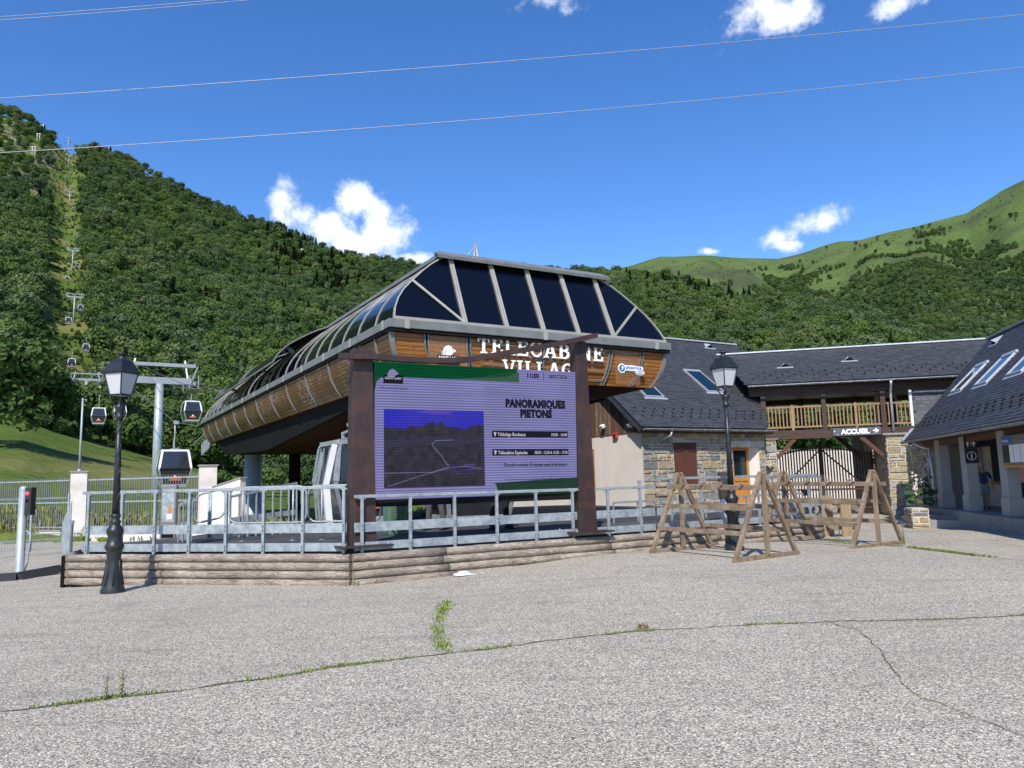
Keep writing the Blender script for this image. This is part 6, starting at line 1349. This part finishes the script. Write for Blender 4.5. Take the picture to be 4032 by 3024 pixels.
for side, (LST, WH, nm) in enumerate(((LEFT, WHL, 'left'), (RIGHT, WHR, 'right'))):
    for i, q in enumerate(LST):
        if len(q) == 3: p = P(q[0], q[1], q[2])
        else: p = on_slope(q[0], q[1], 8.5)
        if cab0 is None: cab0 = make_cabin(0); c_ = cab0
        else: c_ = copy_tree(cab0)
        c_.location = p-V(0, 0, 1.15); c_.rotation_euler = (0, 0, R_(31+(side*4-2))); c_['group'] = 'gondola cabins travelling on the lift line'
        c_['label'] = WH[i] if i < 3 else 'small white and black cabin on the %s cable, %s from the bottom of its cable' % (nm, ORD[i-3])
        grips[side].append(c_.location+V(0, 0, 4.0))
def tower(label, px_, yt, yb, Dd=None, w=5.4):
    base = P(px_, yb, Dd) if Dd else on_slope(px_, yb, .3)
    Dd = math.hypot(base.x, base.y); h = P(px_, yt, base.y).z-base.z; r_ = max(.26, .0045*0+.28) if Dd > 100 else .30
    t_ = thing('lift_tower', label, 'lift tower', base.to_tuple(), R_(31), 'steel lift towers carrying the cables')
    MB().tube([(0, 0, -3), (0, 0, h*.5), (0, 0, h)], r_, 16, radii=[r_*1.2, r_*1.08, r_*.95]).build('mast', M['tower_metal'], t_)
    MB().beam((-w/2, 0, h+.25), (w/2, 0, h+.25), .4, .5).build('crossarm', M['galv'], t_)
    MB().beam((-w/2-.3, 0, h+1.5), (w/2+.3, 0, h+1.5), .22, .26).build('gantry_beam', M['galv'], t_)
    for s in (-1, 1):
        MB().beam((s*(w/2-.25), 0, h+.4), (s*(w/2-.5), 0, h+1.9), .12, .12, up=(0, 1, 0)).build('gantry_post', M['white'], t_); MB().beam((s*(w/2), 0, h+.2), (s*(w/2+.45), 0, h+1.45), .10, .10, up=(0, 1, 0)).build('gantry_post', M['galv'], t_)
        q = MB().beam((s*w/2, -1.8, h-.1), (s*w/2, 1.8, h-.1), .14, .22).build('sheave_beam', M['galv'], t_)
        for k in range(6): y = -1.5+k*.6; m_ = MB(); m_.tube([(s*w/2-.08, y, h-.1), (s*w/2+.08, y, h-.1)], .22, 12); m_.build('sheave', M['dark_cable'], q)
        m_ = MB()
        for y in (-1.6, 1.6):
            m_.beam((s*(w/2+.3), y, h-.45), (s*(w/2+.3), y, h+.55), .07, .07, up=(0, 1, 0)); m_.beam((s*(w/2-.35), y, h-.45), (s*(w/2-.35), y, h+.55), .07, .07, up=(0, 1, 0))
        for zz in (-.45, .1, .55): m_.beam((s*(w/2+.3), -1.6, h+zz), (s*(w/2+.3), 1.6, h+zz), .04, .04)
        m_.beam((s*w/2, -1.6, h-.47), (s*w/2, 1.6, h-.47), .7, .03); m_.build('service_cage', M['galv'], q)
    return t_, base+V(0, 0, h+.12)
TW = [('tall steel lift tower behind the bar fence, nearest the station', 613, 1512, 1960, 58, 4.5), ('second lift tower up the line, standing on the meadow edge', 331, 1500, 1714, 158, 5.2), ('lift tower in the clearing, third up the line', 289, 1172, 1272, None, 5.4), ('lift tower in the clearing, fourth up the line', 283, 988, 1078, None, 5.6),
      ('lift tower in the clearing, fifth up the line', 273, 756, 818, None, 5.8), ('lift tower in the clearing, sixth up the line', 270, 612, 660, None, 6.0), ('topmost lift tower standing out against the sky', 267, 545, 592, None, 6.4)]
tt = [tower(*a) for a in TW]
for side in (0, 1):
    s = -1 if side == 0 else 1; pts = [(ST.location+V(0, 0, 0))]; pts = [at_h(1.5 if side == 0 else 6.5, 31.0, 5.0, ST)]
    ps = grips[side]+[q[1]+V(s*2.65*math.cos(R_(31)), s*2.65*math.sin(R_(31)), .12) for q in tt]; ps.sort(key=lambda v: math.hypot(v.x, v.y)); pts += ps
    o = MB().tube(pts, .028, 6).build('haul_rope', M['dark_cable']); tag(o, ('left' if side == 0 else 'right')+' haul rope carrying the cabins up the hillside', 'cable')
for i, (a, b_) in enumerate((((560, 1440, 57), (905, 1545, 46)), ((300, 1532, 150), (612, 1560, 58)), )):
    tag(MB().tube([P(*a), (P(*a)+P(*b_))/2-V(0, 0, .4), P(*b_)], .022, 5).build('signal_cable', M['dark_cable']), ('thin signal cable from the nearest tower down to the station nose', 'thin signal cable sagging between the second tower and the nearest tower')[i], 'cable')
# cabins parked in the station
c_ = copy_tree(cab0); c_.location = at_h(.75, 4.6, DZ+.0, ST); c_.rotation_euler = (0, R_(-2), R_(30)); c_['label'] = 'cabin standing open in the station beside the left screen post'; c_['group'] = 'cabins inside the station'; cabs = c_
c2_ = copy_tree(cab0); c2_.location = at_h(3.4, 3.0, DZ, ST); c2_.rotation_euler = (0, 0, R_(118)); c2_['label'] = 'cabin in the station turnaround, mostly hidden behind the screen'; c2_['group'] = 'cabins inside the station'
for o in kids(cabs)+kids(c2_):
    if o.name.startswith('frame'): o.data = o.data.copy(); o.data.materials[0] = M['galv']
rk = MB()
for y in (-.55, .30):
    for dy in (0, .28): rk.beam((-.95-.02, y+dy, .15), (-1.02, y+dy, 1.05), .03, .05); rk.beam((-1.02, y+dy, 1.05), (-.78, y+dy, 2.1), .03, .05)
    rk.beam((-.90, y+.14, 1.35), (-.82, y+.14, 2.0), .22, .03, up=(1, 0, 0))
rk.build('ski_carrier', M['galv'], cabs)
MB().beam((-1.06, -.92, .1), (-1.12, -.92, 1.1), .09, .16).add(MB().beam((-1.12, -.92, 1.1), (-.86, -.92, 2.15), .09, .13)).build('door_edge', M['glossy_white'], cabs)
# small pylons of the power line on the slope, hut near the ridge
for i, (x, yt, yb) in enumerate(((165, 492, 518), (150, 527, 560), (131, 578, 612), (58, 688, 712), (87, 687, 715), (117, 686, 716))):
    b0 = on_slope(x, yb, 0); h_ = (yb-yt)/FPX*math.hypot(b0.x, b0.y); t_ = thing('power_pole', ('white twin power pole on the rocky slope, topmost', 'twin power pole on the rocky slope, second from the top', 'twin power pole on the rocky slope, lowest pair', 'white power pole in the green glade, left of three', 'white power pole in the green glade, middle of three', 'white power pole in the green glade, right of three')[i], 'power pole', b0.to_tuple(), 0, 'power poles high on the slope')
    for s in ((-1.4, 1.4) if i < 3 else (0,)): MB().tube([(s, 0, -2), (s, 0, h_)], .22, 6).build('pole', M['glossy_white'], t_)
    if i < 3: MB().beam((-2.6, 0, h_-.5), (2.6, 0, h_-.5), .3, .3).build('cross_bar', M['glossy_white'], t_)
b0 = on_slope(1183, 986, 5); t_ = thing('mountain_hut', 'tiny white roofed hut among trees just below the wooded ridge', 'hut', (b0-V(0, 0, 2)).to_tuple(), R_(20)); MB().bx(-3, 3, -2, 2, -6, 2).build('wall', M['plaster'], t_); m_ = MB(); m_.face([V(-3.6, -3, 1.6), V(3.6, -3, 1.6), V(3.6, 0, 3.8), V(-3.6, 0, 3.8)]); m_.face([V(3.6, 3, 1.6), V(-3.6, 3, 1.6), V(-3.6, 0, 3.8), V(3.6, 0, 3.8)]); m_.build('roof', M['white'], t_)
# overhead wires
def wire(label, A, B, sag, r):
    A, B = P(*A), P(*B); n = 24; pts = [A.lerp(B, k/n)-V(0, 0, sag*4*(k/n)*(1-k/n)) for k in range(n+1)]; tag(MB().tube(pts, r, 6).build('overhead_wire', M['cable']), label, 'wire', 'overhead wires crossing the sky')
wire('long overhead wire crossing the sky, upper of the two full length wires', (-500, 419, 24), (4532, 5, 30), .28, .014)
wire('long overhead wire crossing the sky, lower one passing over the wooded slope', (-500, 630, 24), (4532, 205, 30), .42, .014)
wire('short stretch of wire in the top left corner, upper one', (-500, 98, 22), (1500, -62, 25), .1, .009)
wire('short stretch of wire in the top left corner, lower one', (-500, 112, 22), (1500, -52, 25), .1, .009)
# ---------------------------------------------------------------- people
def skin_mesh(name, chains, mat_, parent, sub=2, root=0):
    vs = []; es = []; rs = []; idx = {}
    def vid(p):
        k = tuple(round(c, 4) for c in p[:3])
        if k not in idx: idx[k] = len(vs); vs.append(k); rs.append(p[3])
        return idx[k]
    for ch in chains:
        ids = [vid(p) for p in ch]; es += [(a, b_) for a, b_ in zip(ids, ids[1:]) if (a, b_) not in es]
    me = D.meshes.new(name); me.from_pydata(vs, es, []); o = D.objects.new(name, me); COL.objects.link(o); me.skin_vertices.new() if hasattr(me.skin_vertices, 'new') else None
    mo = o.modifiers.new('skin', 'SKIN')
    if not me.skin_vertices:
        bm = bmesh.new(); bm.from_mesh(me); bm.verts.layers.skin.verify(); bm.to_mesh(me); bm.free()
    for i, sv in enumerate(me.skin_vertices[0].data): r_ = rs[i]; sv.radius = r_ if isinstance(r_, tuple) else (r_, r_); sv.use_root = (i == root)
    mo.use_smooth_shade = True; s_ = o.modifiers.new('sub', 'SUBSURF'); s_.levels = sub; s_.render_levels = sub
    dg = bpy.context.evaluated_depsgraph_get(); nm = D.meshes.new_from_object(o.evaluated_get(dg)); nm.name = name; nm.materials.clear(); nm.materials.append(mat_)
    D.objects.remove(o); r = D.objects.new(name, nm); COL.objects.link(r)
    if parent is not None: r.parent = parent
    return r
def cloth(n, c, c2=None): return pmat(n, c, c2 or tuple(x*.75 for x in c), 12, rough=.85, bmp=.2, bscale=25)
def person(label, loc, rz, H, skin, shirt, trousers, shoe, hair, shorts=False, hat=None, pack=None, stance=.11, lean=0.0, armsplay=.0, boots=False):
    t_ = thing('person', label, 'person', loc, rz); k = H/1.75
    def S(x, y, z, r): return (x*k, y*k, z*k, tuple(q*k for q in r) if isinstance(r, tuple) else r*k)
    st = stance; pelvis = S(0, 0, .95, (.145, .10)); chains = [[pelvis, S(0, .0, 1.12, (.13, .095)), S(0, .01, 1.32, (.16, .105)), S(0, .0, 1.43, (.10, .07)), S(0, -.005, 1.50, .05), S(0, -.015, 1.56, .055)], ]
    hd = [S(0, -.015, 1.56, .055), S(0, -.025, 1.60, (.062, .078)), S(0, -.02, 1.67, (.074, .092)), S(0, -.01, 1.735, (.055, .07))]; chains.append(hd)
    chains.append([S(0, -.025, 1.60, (.062, .078)), S(0, -.115, 1.625, .012)])
    for s in (-1, 1):
        chains.append([S(0, -.02, 1.67, (.074, .092)), S(s*.088, .0, 1.655, .014)])
        sx = s
        chains.append([pelvis, S(sx*.085, 0, .88, .09), S(sx*(.09+st*.2), -.01, .68, .072), S(sx*(.09+st*.5), -.015, .50, .052), S(sx*(.09+st*.7), .01, .33, .05), S(sx*(.09+st), .015, .12, .034), S(sx*(.09+st), .01, .06, .038), S(sx*(.10+st), -.07, .035, .036), S(sx*(.105+st), -.15, .028, .03)])
        sh, el, wr = S(sx*.18, .0, 1.405, .05), S(sx*(.235+armsplay), .03, 1.14, .036), S(sx*(.25+armsplay*1.2), -.05, .90, .024)
        chains.append([S(0, .01, 1.32, (.16, .105)) if False else S(0, .0, 1.43, (.10, .07)), sh, el, wr, S(sx*(.25+armsplay*1.2), -.065, .84, .028)])
        hx = sx*(.25+armsplay*1.2)
        for j, (dy, ln) in enumerate(((-.03, .07), (-.008, .08), (.014, .075), (.034, .06))):
            chains.append([S(hx, -.065, .84, .028), S(hx+sx*.006, -.07+dy, .80, .009), S(hx, -.078+dy, .80-ln*.55, .008), S(hx-sx*.015, -.085+dy, .80-ln, .006)])
        chains.append([S(hx, -.065, .84, .028), S(hx-sx*.02, -.10, .82, .010), S(hx-sx*.03, -.115, .785, .008)])
    skin_mesh('body', chains, skin, t_, 2)
    sl = .30 if True else 1
    sc = [[S(0, 0, .90, (.165, .125)), S(0, 0, 1.12, (.155, .12)), S(0, .01, 1.32, (.185, .13)), S(0, 0, 1.425, (.12, .09)), S(0, 0, 1.46, (.075, .065))]]
    for s in (-1, 1): sc.append([S(0, 0, 1.425, (.12, .09)), S(s*.185, 0, 1.40, .068), S(s*(.215+armsplay*.5), .02, 1.25, .062), S(s*(.225+armsplay*.7), .025, 1.19, .06)])
    skin_mesh('shirt', sc, shirt, t_, 2)
    if shorts: tc_ = [[S(0, 0, .98, (.155, .115)), S(0, 0, .90, (.16, .12))]]+[[S(0, 0, .90, (.16, .12)), S(s*.09, 0, .82, .105), S(s*(.10+st*.2), -.01, .62, .098), S(s*(.10+st*.3), -.01, .55, .10)] for s in (-1, 1)]
    else: tc_ = [[S(0, 0, .98, (.155, .115)), S(0, 0, .90, (.16, .12))]]+[[S(0, 0, .90, (.16, .12)), S(s*.09, 0, .82, .105), S(s*(.095+st*.4), -.01, .55, .078), S(s*(.095+st*.52), -.012, .48, .080), S(s*(.095+st*.75), .01, .28, .068), S(s*(.09+st), .01, .12, .072), S(s*(.09+st), .005, .075, .078)] for s in (-1, 1)]
    skin_mesh('shorts' if shorts else 'trousers', tc_, trousers, t_, 2)
    for s in (-1, 1):
        x = s*(.09+st); ch = [[S(x, .045, .06, .046), S(x, .0, .062, .05), S(x+s*.01, -.08, .05, .048), S(x+s*.015, -.17, .04, .038)], [S(x, .0, .062, .05), S(x, .005, .16 if boots else .10, .05)]]
        sh_ = skin_mesh('shoe', ch, shoe, t_, 1); MB().prism([((x+s*.01+dx)*k, dy*k) for dx, dy in ((-.05, .08), (-.055, -.05), (-.05, -.18), (-.01, -.225), (.04, -.20), (.06, -.1), (.05, .07), (0, .10))], .002*k, .022*k).build('sole', M['dark'], sh_)
    hb = skin_mesh('hair', [[S(0, .03, 1.60, (.06, .05)), S(0, .02, 1.69, (.085, .10)), S(0, .005, 1.76, (.06, .075))]], hair, t_, 2)
    for s in (-1, 1): MB().lathe([(.0, -.004*k), (.012*k, 0), (.0, .004*k)], (s*.030*k, -.104*k, 1.655*k), 8).build('eye', M['dark'], t_)
    MB().box((0, -.100*k, 1.585*k), (.045*k, .012*k, .008*k)).build('mouth', M['lip'], t_)
    if hat: h_ = MB(); h_.lathe([(.155*k, 1.70*k), (.15*k, 1.712*k), (.10*k, 1.725*k), (.098*k, 1.78*k), (.07*k, 1.825*k), (.0, 1.835*k)], (0, -.01*k, 0), 20); h_.build('sun_hat', hat, t_)
    if pack:
        b_ = skin_mesh('backpack', [[S(0, .17, 1.02, (.13, .08)), S(0, .18, 1.22, (.14, .09)), S(0, .16, 1.38, (.11, .07))]], pack, t_, 2)
        for s in (-1, 1): MB().tube([tuple(c*k for c in p) for p in ((s*.11, .13, 1.42), (s*.115, -.02, 1.475), (s*.115, -.125, 1.38), (s*.125, -.135, 1.22), (s*.15, .0, 1.06), (s*.12, .12, 1.02))], .02*k, 6).build('strap', pack, b_)
    return t_
M['lip'] = pmat('lip', (.30, .10, .08), None, 4, rough=.5); M['hair_b'] = pmat('brown_hair', (.05, .03, .018), (.08, .05, .03), 40, rough=.6, stretch=(3, 3, .4), bmp=.5); M['hair_g'] = pmat('fair_hair', (.24, .17, .09), (.18, .12, .06), 40, rough=.6, stretch=(3, 3, .4), bmp=.5)
M['teeshirt'] = cloth('blue_cotton', (.035, .07, .16)); M['mint'] = cloth('mint_cotton', (.17, .38, .37)); M['teal'] = cloth('turquoise_nylon', (.03, .30, .36)); M['hatc'] = cloth('pale_hat', (.52, .50, .48)); M['shoe_b'] = cloth('blue_trainers', (.03, .07, .12)); M['workgrey'] = cloth('grey_work_trousers', (.085, .082, .085)); M['black_cl'] = cloth('black_cloth', (.012, .012, .014)); M['suede'] = cloth('brown_suede', (.12, .09, .05)); M['pink'] = cloth('salmon_top', (.72, .36, .29)); M['navy_cl'] = cloth('navy_cloth', (.02, .025, .05))
q = Gp(3884, 2004, FZ+.003); person('person in blue shirt, mint shorts and pale sun hat with turquoise rucksack in the porch', q.to_tuple(), R_(-28), 1.38, M['skin'], M['teeshirt'], M['mint'], M['shoe_b'], M['hair_g'], shorts=True, hat=M['hatc'], pack=M['teal'], stance=.0, armsplay=.05)
q = P(4030, 1865, 21.8); q.z = FZ+.003; person('person in salmon top and pale cap at the right edge of the porch', q.to_tuple(), R_(-70), 1.55, M['skin'], M['pink'], M['navy_cl'], M['black_cl'], M['hair_b'], hat=M['hatc'], stance=.02)
q = Gp(1716, 2085, DZ+.003); person('person behind the screen, only baggy grey trousers and brown shoes showing below it', q.to_tuple(), R_(-18), 1.78, M['skin'], M['workgrey'], M['workgrey'], M['suede'], M['hair_b'], stance=.10)
q = Gp(1968, 2082, DZ+.003); person('person behind the screen, only black trousers and black boots showing below it', q.to_tuple(), R_(35), 1.78, M['skin'], M['black_cl'], M['black_cl'], M['black_cl'], M['hair_b'], stance=.12, boots=True)

# ---------------------------------------------------------------- ground details
def ground_line(pxs): return [(lambda g: V(g.x, g.y, plaza_z(g.x, g.y)))(Gp(x, y, .0)) for x, y in pxs]
def gz(x, y):
    g = Gp(x, y, 0.0)
    for _ in range(4): g = Gp(x, y, plaza_z(g.x, g.y))
    return g
CR1 = [(-200, 2832), (0, 2802), (200, 2782), (420, 2752), (700, 2722), (900, 2690), (1100, 2668), (1300, 2630), (1550, 2600), (1750, 2575), (2016, 2546), (2250, 2512), (2500, 2487), (2900, 2464), (3300, 2448), (3700, 2440), (4032, 2424), (4300, 2415)]
CR2 = [(3270, 2452), (3380, 2486), (3420, 2520), (3480, 2570), (3502, 2620), (3560, 2700), (3620, 2745), (3700, 2768), (3790, 2812), (3900, 2850), (4040, 2905), (4200, 2990)]
CR3 = [(3240, 2128), (3330, 2138), (3480, 2148), (3560, 2156), (3700, 2172), (3850, 2190), (4032, 2208), (4200, 2228)]
CR4 = [(1752, 2572), (1722, 2500), (1728, 2430), (1748, 2400), (1760, 2370)]
CR5 = [(3440, 2130), (3480, 2150), (3520, 2160)]
rnd = random.Random(5); cr_ = []
M['crack'] = pmat('crack_dirt', (.085, .072, .06), (.14, .12, .095), 30, rough=.95)
M['weed'] = pmat('weed_leaf', (.13, .19, .035), (.20, .24, .055), 9, rough=.7); M['dry_weed'] = pmat('dry_weed', (.32, .25, .13), (.14, .06, .05), 9, rough=.8)
def crack(pts, w, label):
    P_ = [gz(*p) for p in pts]; m_ = MB(); L = []
    for a, b_ in zip(P_, P_[1:]):
        n = max(2, int((b_-a).length/.12))
        for i in range(n): q = a.lerp(b_, i/n); L.append(q)
    L.append(P_[-1]); pv = None
    for i, q in enumerate(L):
        d = (L[min(i+1, len(L)-1)]-L[max(i-1, 0)]); nn = V(-d.y, d.x, 0).normalized(); o = rnd.gauss(0, .012); ww = w*rnd.uniform(.4, 1.3); c = q+nn*o; c.z = plaza_z(c.x, c.y)+.006; row = (c-nn*ww, c+nn*ww)
        if pv: m_.face([pv[0], row[0], row[1], pv[1]])
        pv = row
    tag(m_.build('pavement_joint', M['crack']), label, 'crack'); return L
J1 = crack(CR1, .014, 'long weedy joint crossing the asphalt in the foreground'); J2 = crack(CR2, .005, 'ragged crack wandering to the lower right corner'); J3 = crack(CR3, .014, 'weedy joint running right from the farther ski rack')
J4 = [gz(*p) for p in CR4]
def tuft(mb, c, n, h, s, up=.5):
    for i in range(n):
        a = rnd.uniform(0, 6.28); hh = h*rnd.uniform(.4, 1.1); o = c+V(rnd.gauss(0, s), rnd.gauss(0, s), 0); d = V(math.cos(a), math.sin(a), 0); t1 = V(-d.y, d.x, 0)*(h*.13+.002); tip = o+d*hh*rnd.uniform(.2, .9)*(1-up*.5)+V(0, 0, hh); md = o.lerp(tip, .5)+V(0, 0, hh*.12)
        mb.face([o-t1*.5, md-t1, tip, md+t1])
wd, dw = MB(), MB()
def along(L, dens, amp):
    for a, b_ in zip(L, L[1:]):
        c = noise.noise(V(a.x*1.3, a.y*1.3, 7)); k = max(0, c+.12)*dens
        for _ in range(int(k*6)):
            q = a.lerp(b_, rnd.random()); q.z = plaza_z(q.x, q.y); tuft(wd if rnd.random() < .93 else dw, q, rnd.randint(3, 7), amp*rnd.uniform(.5, 1.2), .018, .3)
along(J1, 3.6, .028); along([q for q in J1 if q.x < 1.0], 4.0, .035); along(J2, .7, .016); along(J3, 5, .05)
for a, b_ in zip(J4, J4[1:]):
    for _ in range(34): q = a.lerp(b_, rnd.random())+V(rnd.gauss(0, .03), 0, 0); tuft(wd, q, 5, .045, .03, .2)
g_ = gz(2530, 2480); tuft(dw, g_, 26, .07, .03); g_ = gz(1430, 2275)
tag(wd.build('weeds', M['weed']), 'small green weeds and moss growing in the joints of the asphalt', 'weeds', kind='stuff'); tag(dw.build('dry_grass', M['dry_weed']), 'dry straw coloured and reddish tufts in the asphalt joints', 'weeds', kind='stuff')
def stalk(label, p, h, n, r=.02, mat_='weed'):
    t_ = thing('weed_plant', label, 'weed', p.to_tuple()); MB().tube([(0, 0, 0), (.01, 0, h*.5), (.0, .01, h)], .004+h*.006, 5).build('stem', M[mat_], t_); m_ = MB()
    for i in range(n):
        z = h*(.1+.9*i/n); a = i*2.4; s = h*.16*(1.2-.6*i/n); d = V(math.cos(a), math.sin(a), .55).normalized(); t1 = V(-math.sin(a), math.cos(a), 0)*s*.2; o = V(0, 0, z); m_.face([o, o+d*s*.5-t1, o+d*s, o+d*s*.5+t1])
    m_.build('leaves', M[mat_], t_); return t_
stalk('slender leafy weed in the foreground joint, right of the two', gz(478, 2748), .22, 46); stalk('slender leafy weed in the foreground joint, left of the two', gz(416, 2756), .18, 40); stalk('leafy weed growing at the corner of the log edging', V(K_.x+.1, K_.y-.3, 0), .24, 40); stalk('tall dry weed at the foot of the farther ski rack', gz(3560, 2150), .42, 40); stalk('leafy weed at the foot of the board stands', gz(3305, 2118), .3, 44)
# crumpled bag
t_ = thing('plastic_bag', 'crumpled white plastic bag lying against the log edging', 'litter', (lambda g: (g.x, g.y, plaza_z(g.x, g.y)))(L2(2.0)+V(.5, -.866, 0)*.34), R_(32)); m_ = MB(); rows = []
for i in range(9):
    row = []
    for j in range(14): x = -.30+j*.046; y = (i-4)*.022; k = max(0, 1-abs(i-4)/4.3)*(.5+.5*math.sin(j*.45)); row.append(V(x+rnd.gauss(0, .006), y+rnd.gauss(0, .008), .008+k*.07*rnd.uniform(.5, 1.3)))
    rows.append(row)
m_.grid(rows, smooth=False); M['bag'] = pmat('white_plastic', (.72, .74, .77), (.6, .62, .66), 30, rough=.3); m_.build('film', M['bag'], t_)
# hollyhocks and planter greens by the dark stone wall
M['petal'] = pmat('pale_pink_petal', (.58, .44, .48), (.62, .52, .54), 9, rough=.6); M['dleaf'] = pmat('hollyhock_leaf', (.03, .06, .02), (.05, .09, .028), 6, rough=.6)
for i, (x, yb, yt, fl) in enumerate(((3608, 2005, 1762, [(1895, 9), (1930, 9), (1870, 5)]), (3662, 2005, 1800, [(1812, 7), (1840, 6)]), (3640, 2008, 1850, [(1900, 4)]), (3582, 2003, 1905, []))):
    b0 = P(x, yb, 25.3); b0.z = .55 if i else .6; h_ = P(x, yt, 25.3).z-b0.z; lb = ('tallest hollyhock with two clusters of pale pink flowers by the dark stone wall', 'hollyhock with one pale pink cluster, close to the downpipe', 'leafy hollyhock between its two flowering neighbours', 'small seeding stalk at the left of the planter')[i]
    t_ = thing('hollyhock', lb, 'plant', b0.to_tuple(), 0, 'hollyhocks at the foot of the wall'); MB().tube([(0, 0, 0), (.02, 0, h_*.5), (-.03, 0, h_)], .014, 6).build('stem', M['dleaf'], t_); lf = MB()
    for k in range(34 if i != 3 else 10):
        z = h_*rnd.uniform(.0, .62); a = rnd.uniform(0, 6.28); rr_ = rnd.uniform(.08, .26)*(1.2-z/h_); c = V(rr_*math.cos(a), rr_*math.sin(a), z); s = rnd.uniform(.06, .11)*(1.2-.5*z/h_); n_ = V(math.cos(a)*.5+rnd.gauss(0, .3), math.sin(a)*.5-.3, .8).normalized(); u = n_.orthogonal().normalized(); w = n_.cross(u); lf.face([c+(u*math.cos(q2)+w*math.sin(q2))*s*(1 if kk % 2 else .8) for kk, q2 in enumerate([kk*.785 for kk in range(8)])])
    for k in range(18): z = h_*rnd.uniform(.66, 1.0); a = rnd.uniform(0, 6.28); c = V(.03*math.cos(a)-.03*z/h_, .03*math.sin(a), z); s = .02; lf.face([c+V(-s, 0, 0), c+V(0, -.01, s), c+V(s, 0, 0), c+V(0, .01, -s)])
    lf.build('leaves', M['dleaf'], t_); fb = MB()
    for (yy, n) in fl:
        zc = P(x, yy, 25.3).z-b0.z
        for k in range(n):
            a = rnd.uniform(0, 6.28); c = V(.06*math.cos(a), .05*math.sin(a)-.03, zc+rnd.uniform(-.14, .14)); s = .04
            for q2 in range(6): a2 = q2*1.047; u = V(math.cos(a2), -.35, math.sin(a2))*s; w = V(math.cos(a2+1.047), -.35, math.sin(a2+1.047))*s; fb.face([c, c+u, c+(u+w)*.62, c+w])
    if fl: fb.build('flowers', M['petal'], t_)
# herbs along the fence foot and yard edge
hb_ = MB(); rnd = random.Random(9)
for k in range(120):
    u = rnd.uniform(.0, 1); q = p0.lerp(p2, u)+V(rnd.gauss(0, .1), -.25+rnd.gauss(0, .12), 0); q.z = plaza_z(q.x, q.y)
    if rnd.random() < .35: tuft(hb_, q, 14, .22, .07)
for k in range(900): x = rnd.uniform(-32, -7); y = rnd.uniform(30.5, 40); tuft(hb_, V(x, y, terr(x, y)-.02), 6, rnd.uniform(.2, .55), .14, .8)
for k in range(500): x = rnd.uniform(-6, 12); y = rnd.uniform(38, 46); tuft(hb_, V(x, y, terr(x, y)-.02), 6, rnd.uniform(.2, .5), .14, .8)
M['meadow'] = pmat('meadow_grass', (.15, .19, .04), (.24, .22, .07), 2, rough=.8); tag(hb_.build('meadow_grass', M['meadow']), 'long uncut grass and wild herbs behind the bar fence', 'grass', kind='stuff')
# ---------------------------------------------------------------- single trees along the foot of the wood
trees = []
for k in range(4):
    t_ = thing('tree', 'x', 'tree'); crown_mb(300+k, 5.0, 12.5, 2600, .46, 15, .16).build('crown', M['leafA'], t_); trunk_mb(320+k, 5.0, 12.5, .24).build('trunk', M['bark'], t_); trees.append(t_)
LST = [(70, 1668, 118, 1.15), (150, 1672, 126, 1.15), (215, 1690, 132, .9), (-25, 1860, 78, 1.0), (395, 1742, 140, .9), (470, 1765, 144, .95), (545, 1782, 147, .8), (640, 1806, 150, .9), (720, 1828, 152, .85), (800, 1850, 152, .8), (880, 1868, 150, .8), (960, 1880, 140, .7), (1040, 1893, 120, .62), (1110, 1900, 112, .6), (1190, 1905, 106, .62), (1240, 1908, 100, .5), (1330, 1910, 120, .8), (3000, 1860, 95, .8), (3120, 1862, 88, .75), (3260, 1866, 84, .8), (3400, 1862, 90, .85)]
ordn = ['first', 'second', 'third', 'fourth', 'fifth', 'sixth', 'seventh', 'eighth', 'ninth', 'tenth', 'eleventh', 'twelfth', 'thirteenth', 'fourteenth', 'fifteenth', 'sixteenth', 'seventeenth']
for i, (x, y, d, s) in enumerate(LST):
    t_ = trees[i] if i < 4 else copy_tree(trees[i % 4]); p = P(x, y, d); p.z = terr(p.x, p.y)-.1; t_.location = p; t_.rotation_euler = (0, 0, i*1.7); t_.scale = (s, s, s*(.92+.16*((i*37) % 10)/10)); t_['group'] = 'broadleaf trees at the foot of the wood'
    t_['label'] = ('broadleaf tree at the foot of the wood, %s from the left edge' % ordn[i]) if i < 17 else ('broadleaf tree seen below and through the gallery, %s from the left' % ordn[i-17])
# bushes on the flat beyond the platform
bu = thing('bush', 'x', 'bush'); crown_mb(400, 1.5, 2.4, 900, .17, 8, .05).build('foliage', M['leafA'], bu)
for i, (x, d, s, lb) in enumerate(((850, 62, 1.0, 'low dark bush right of the cream pier'), (1045, 70, 1.1, 'bush between the two station columns, by the silver one'), (1075, 78, 1.0, 'bush between the two station columns, by the dark one'), (1215, 76, 1.2, 'bush seen right of the dark station column'), (3215, 50, 1.3, 'clipped bush behind the slatted gate, left of its centre stile'), (3340, 50, 1.2, 'clipped bush behind the slatted gate, right of its centre stile'))):
    t_ = bu if i == 0 else copy_tree(bu); p = P(x, 1900, d); p.z = terr(p.x, p.y)-.1; t_.location = p; t_.rotation_euler = (0, 0, i); t_.scale = (s, s, s); t_['label'] = lb; t_['group'] = 'bushes on the flat beyond the platform'
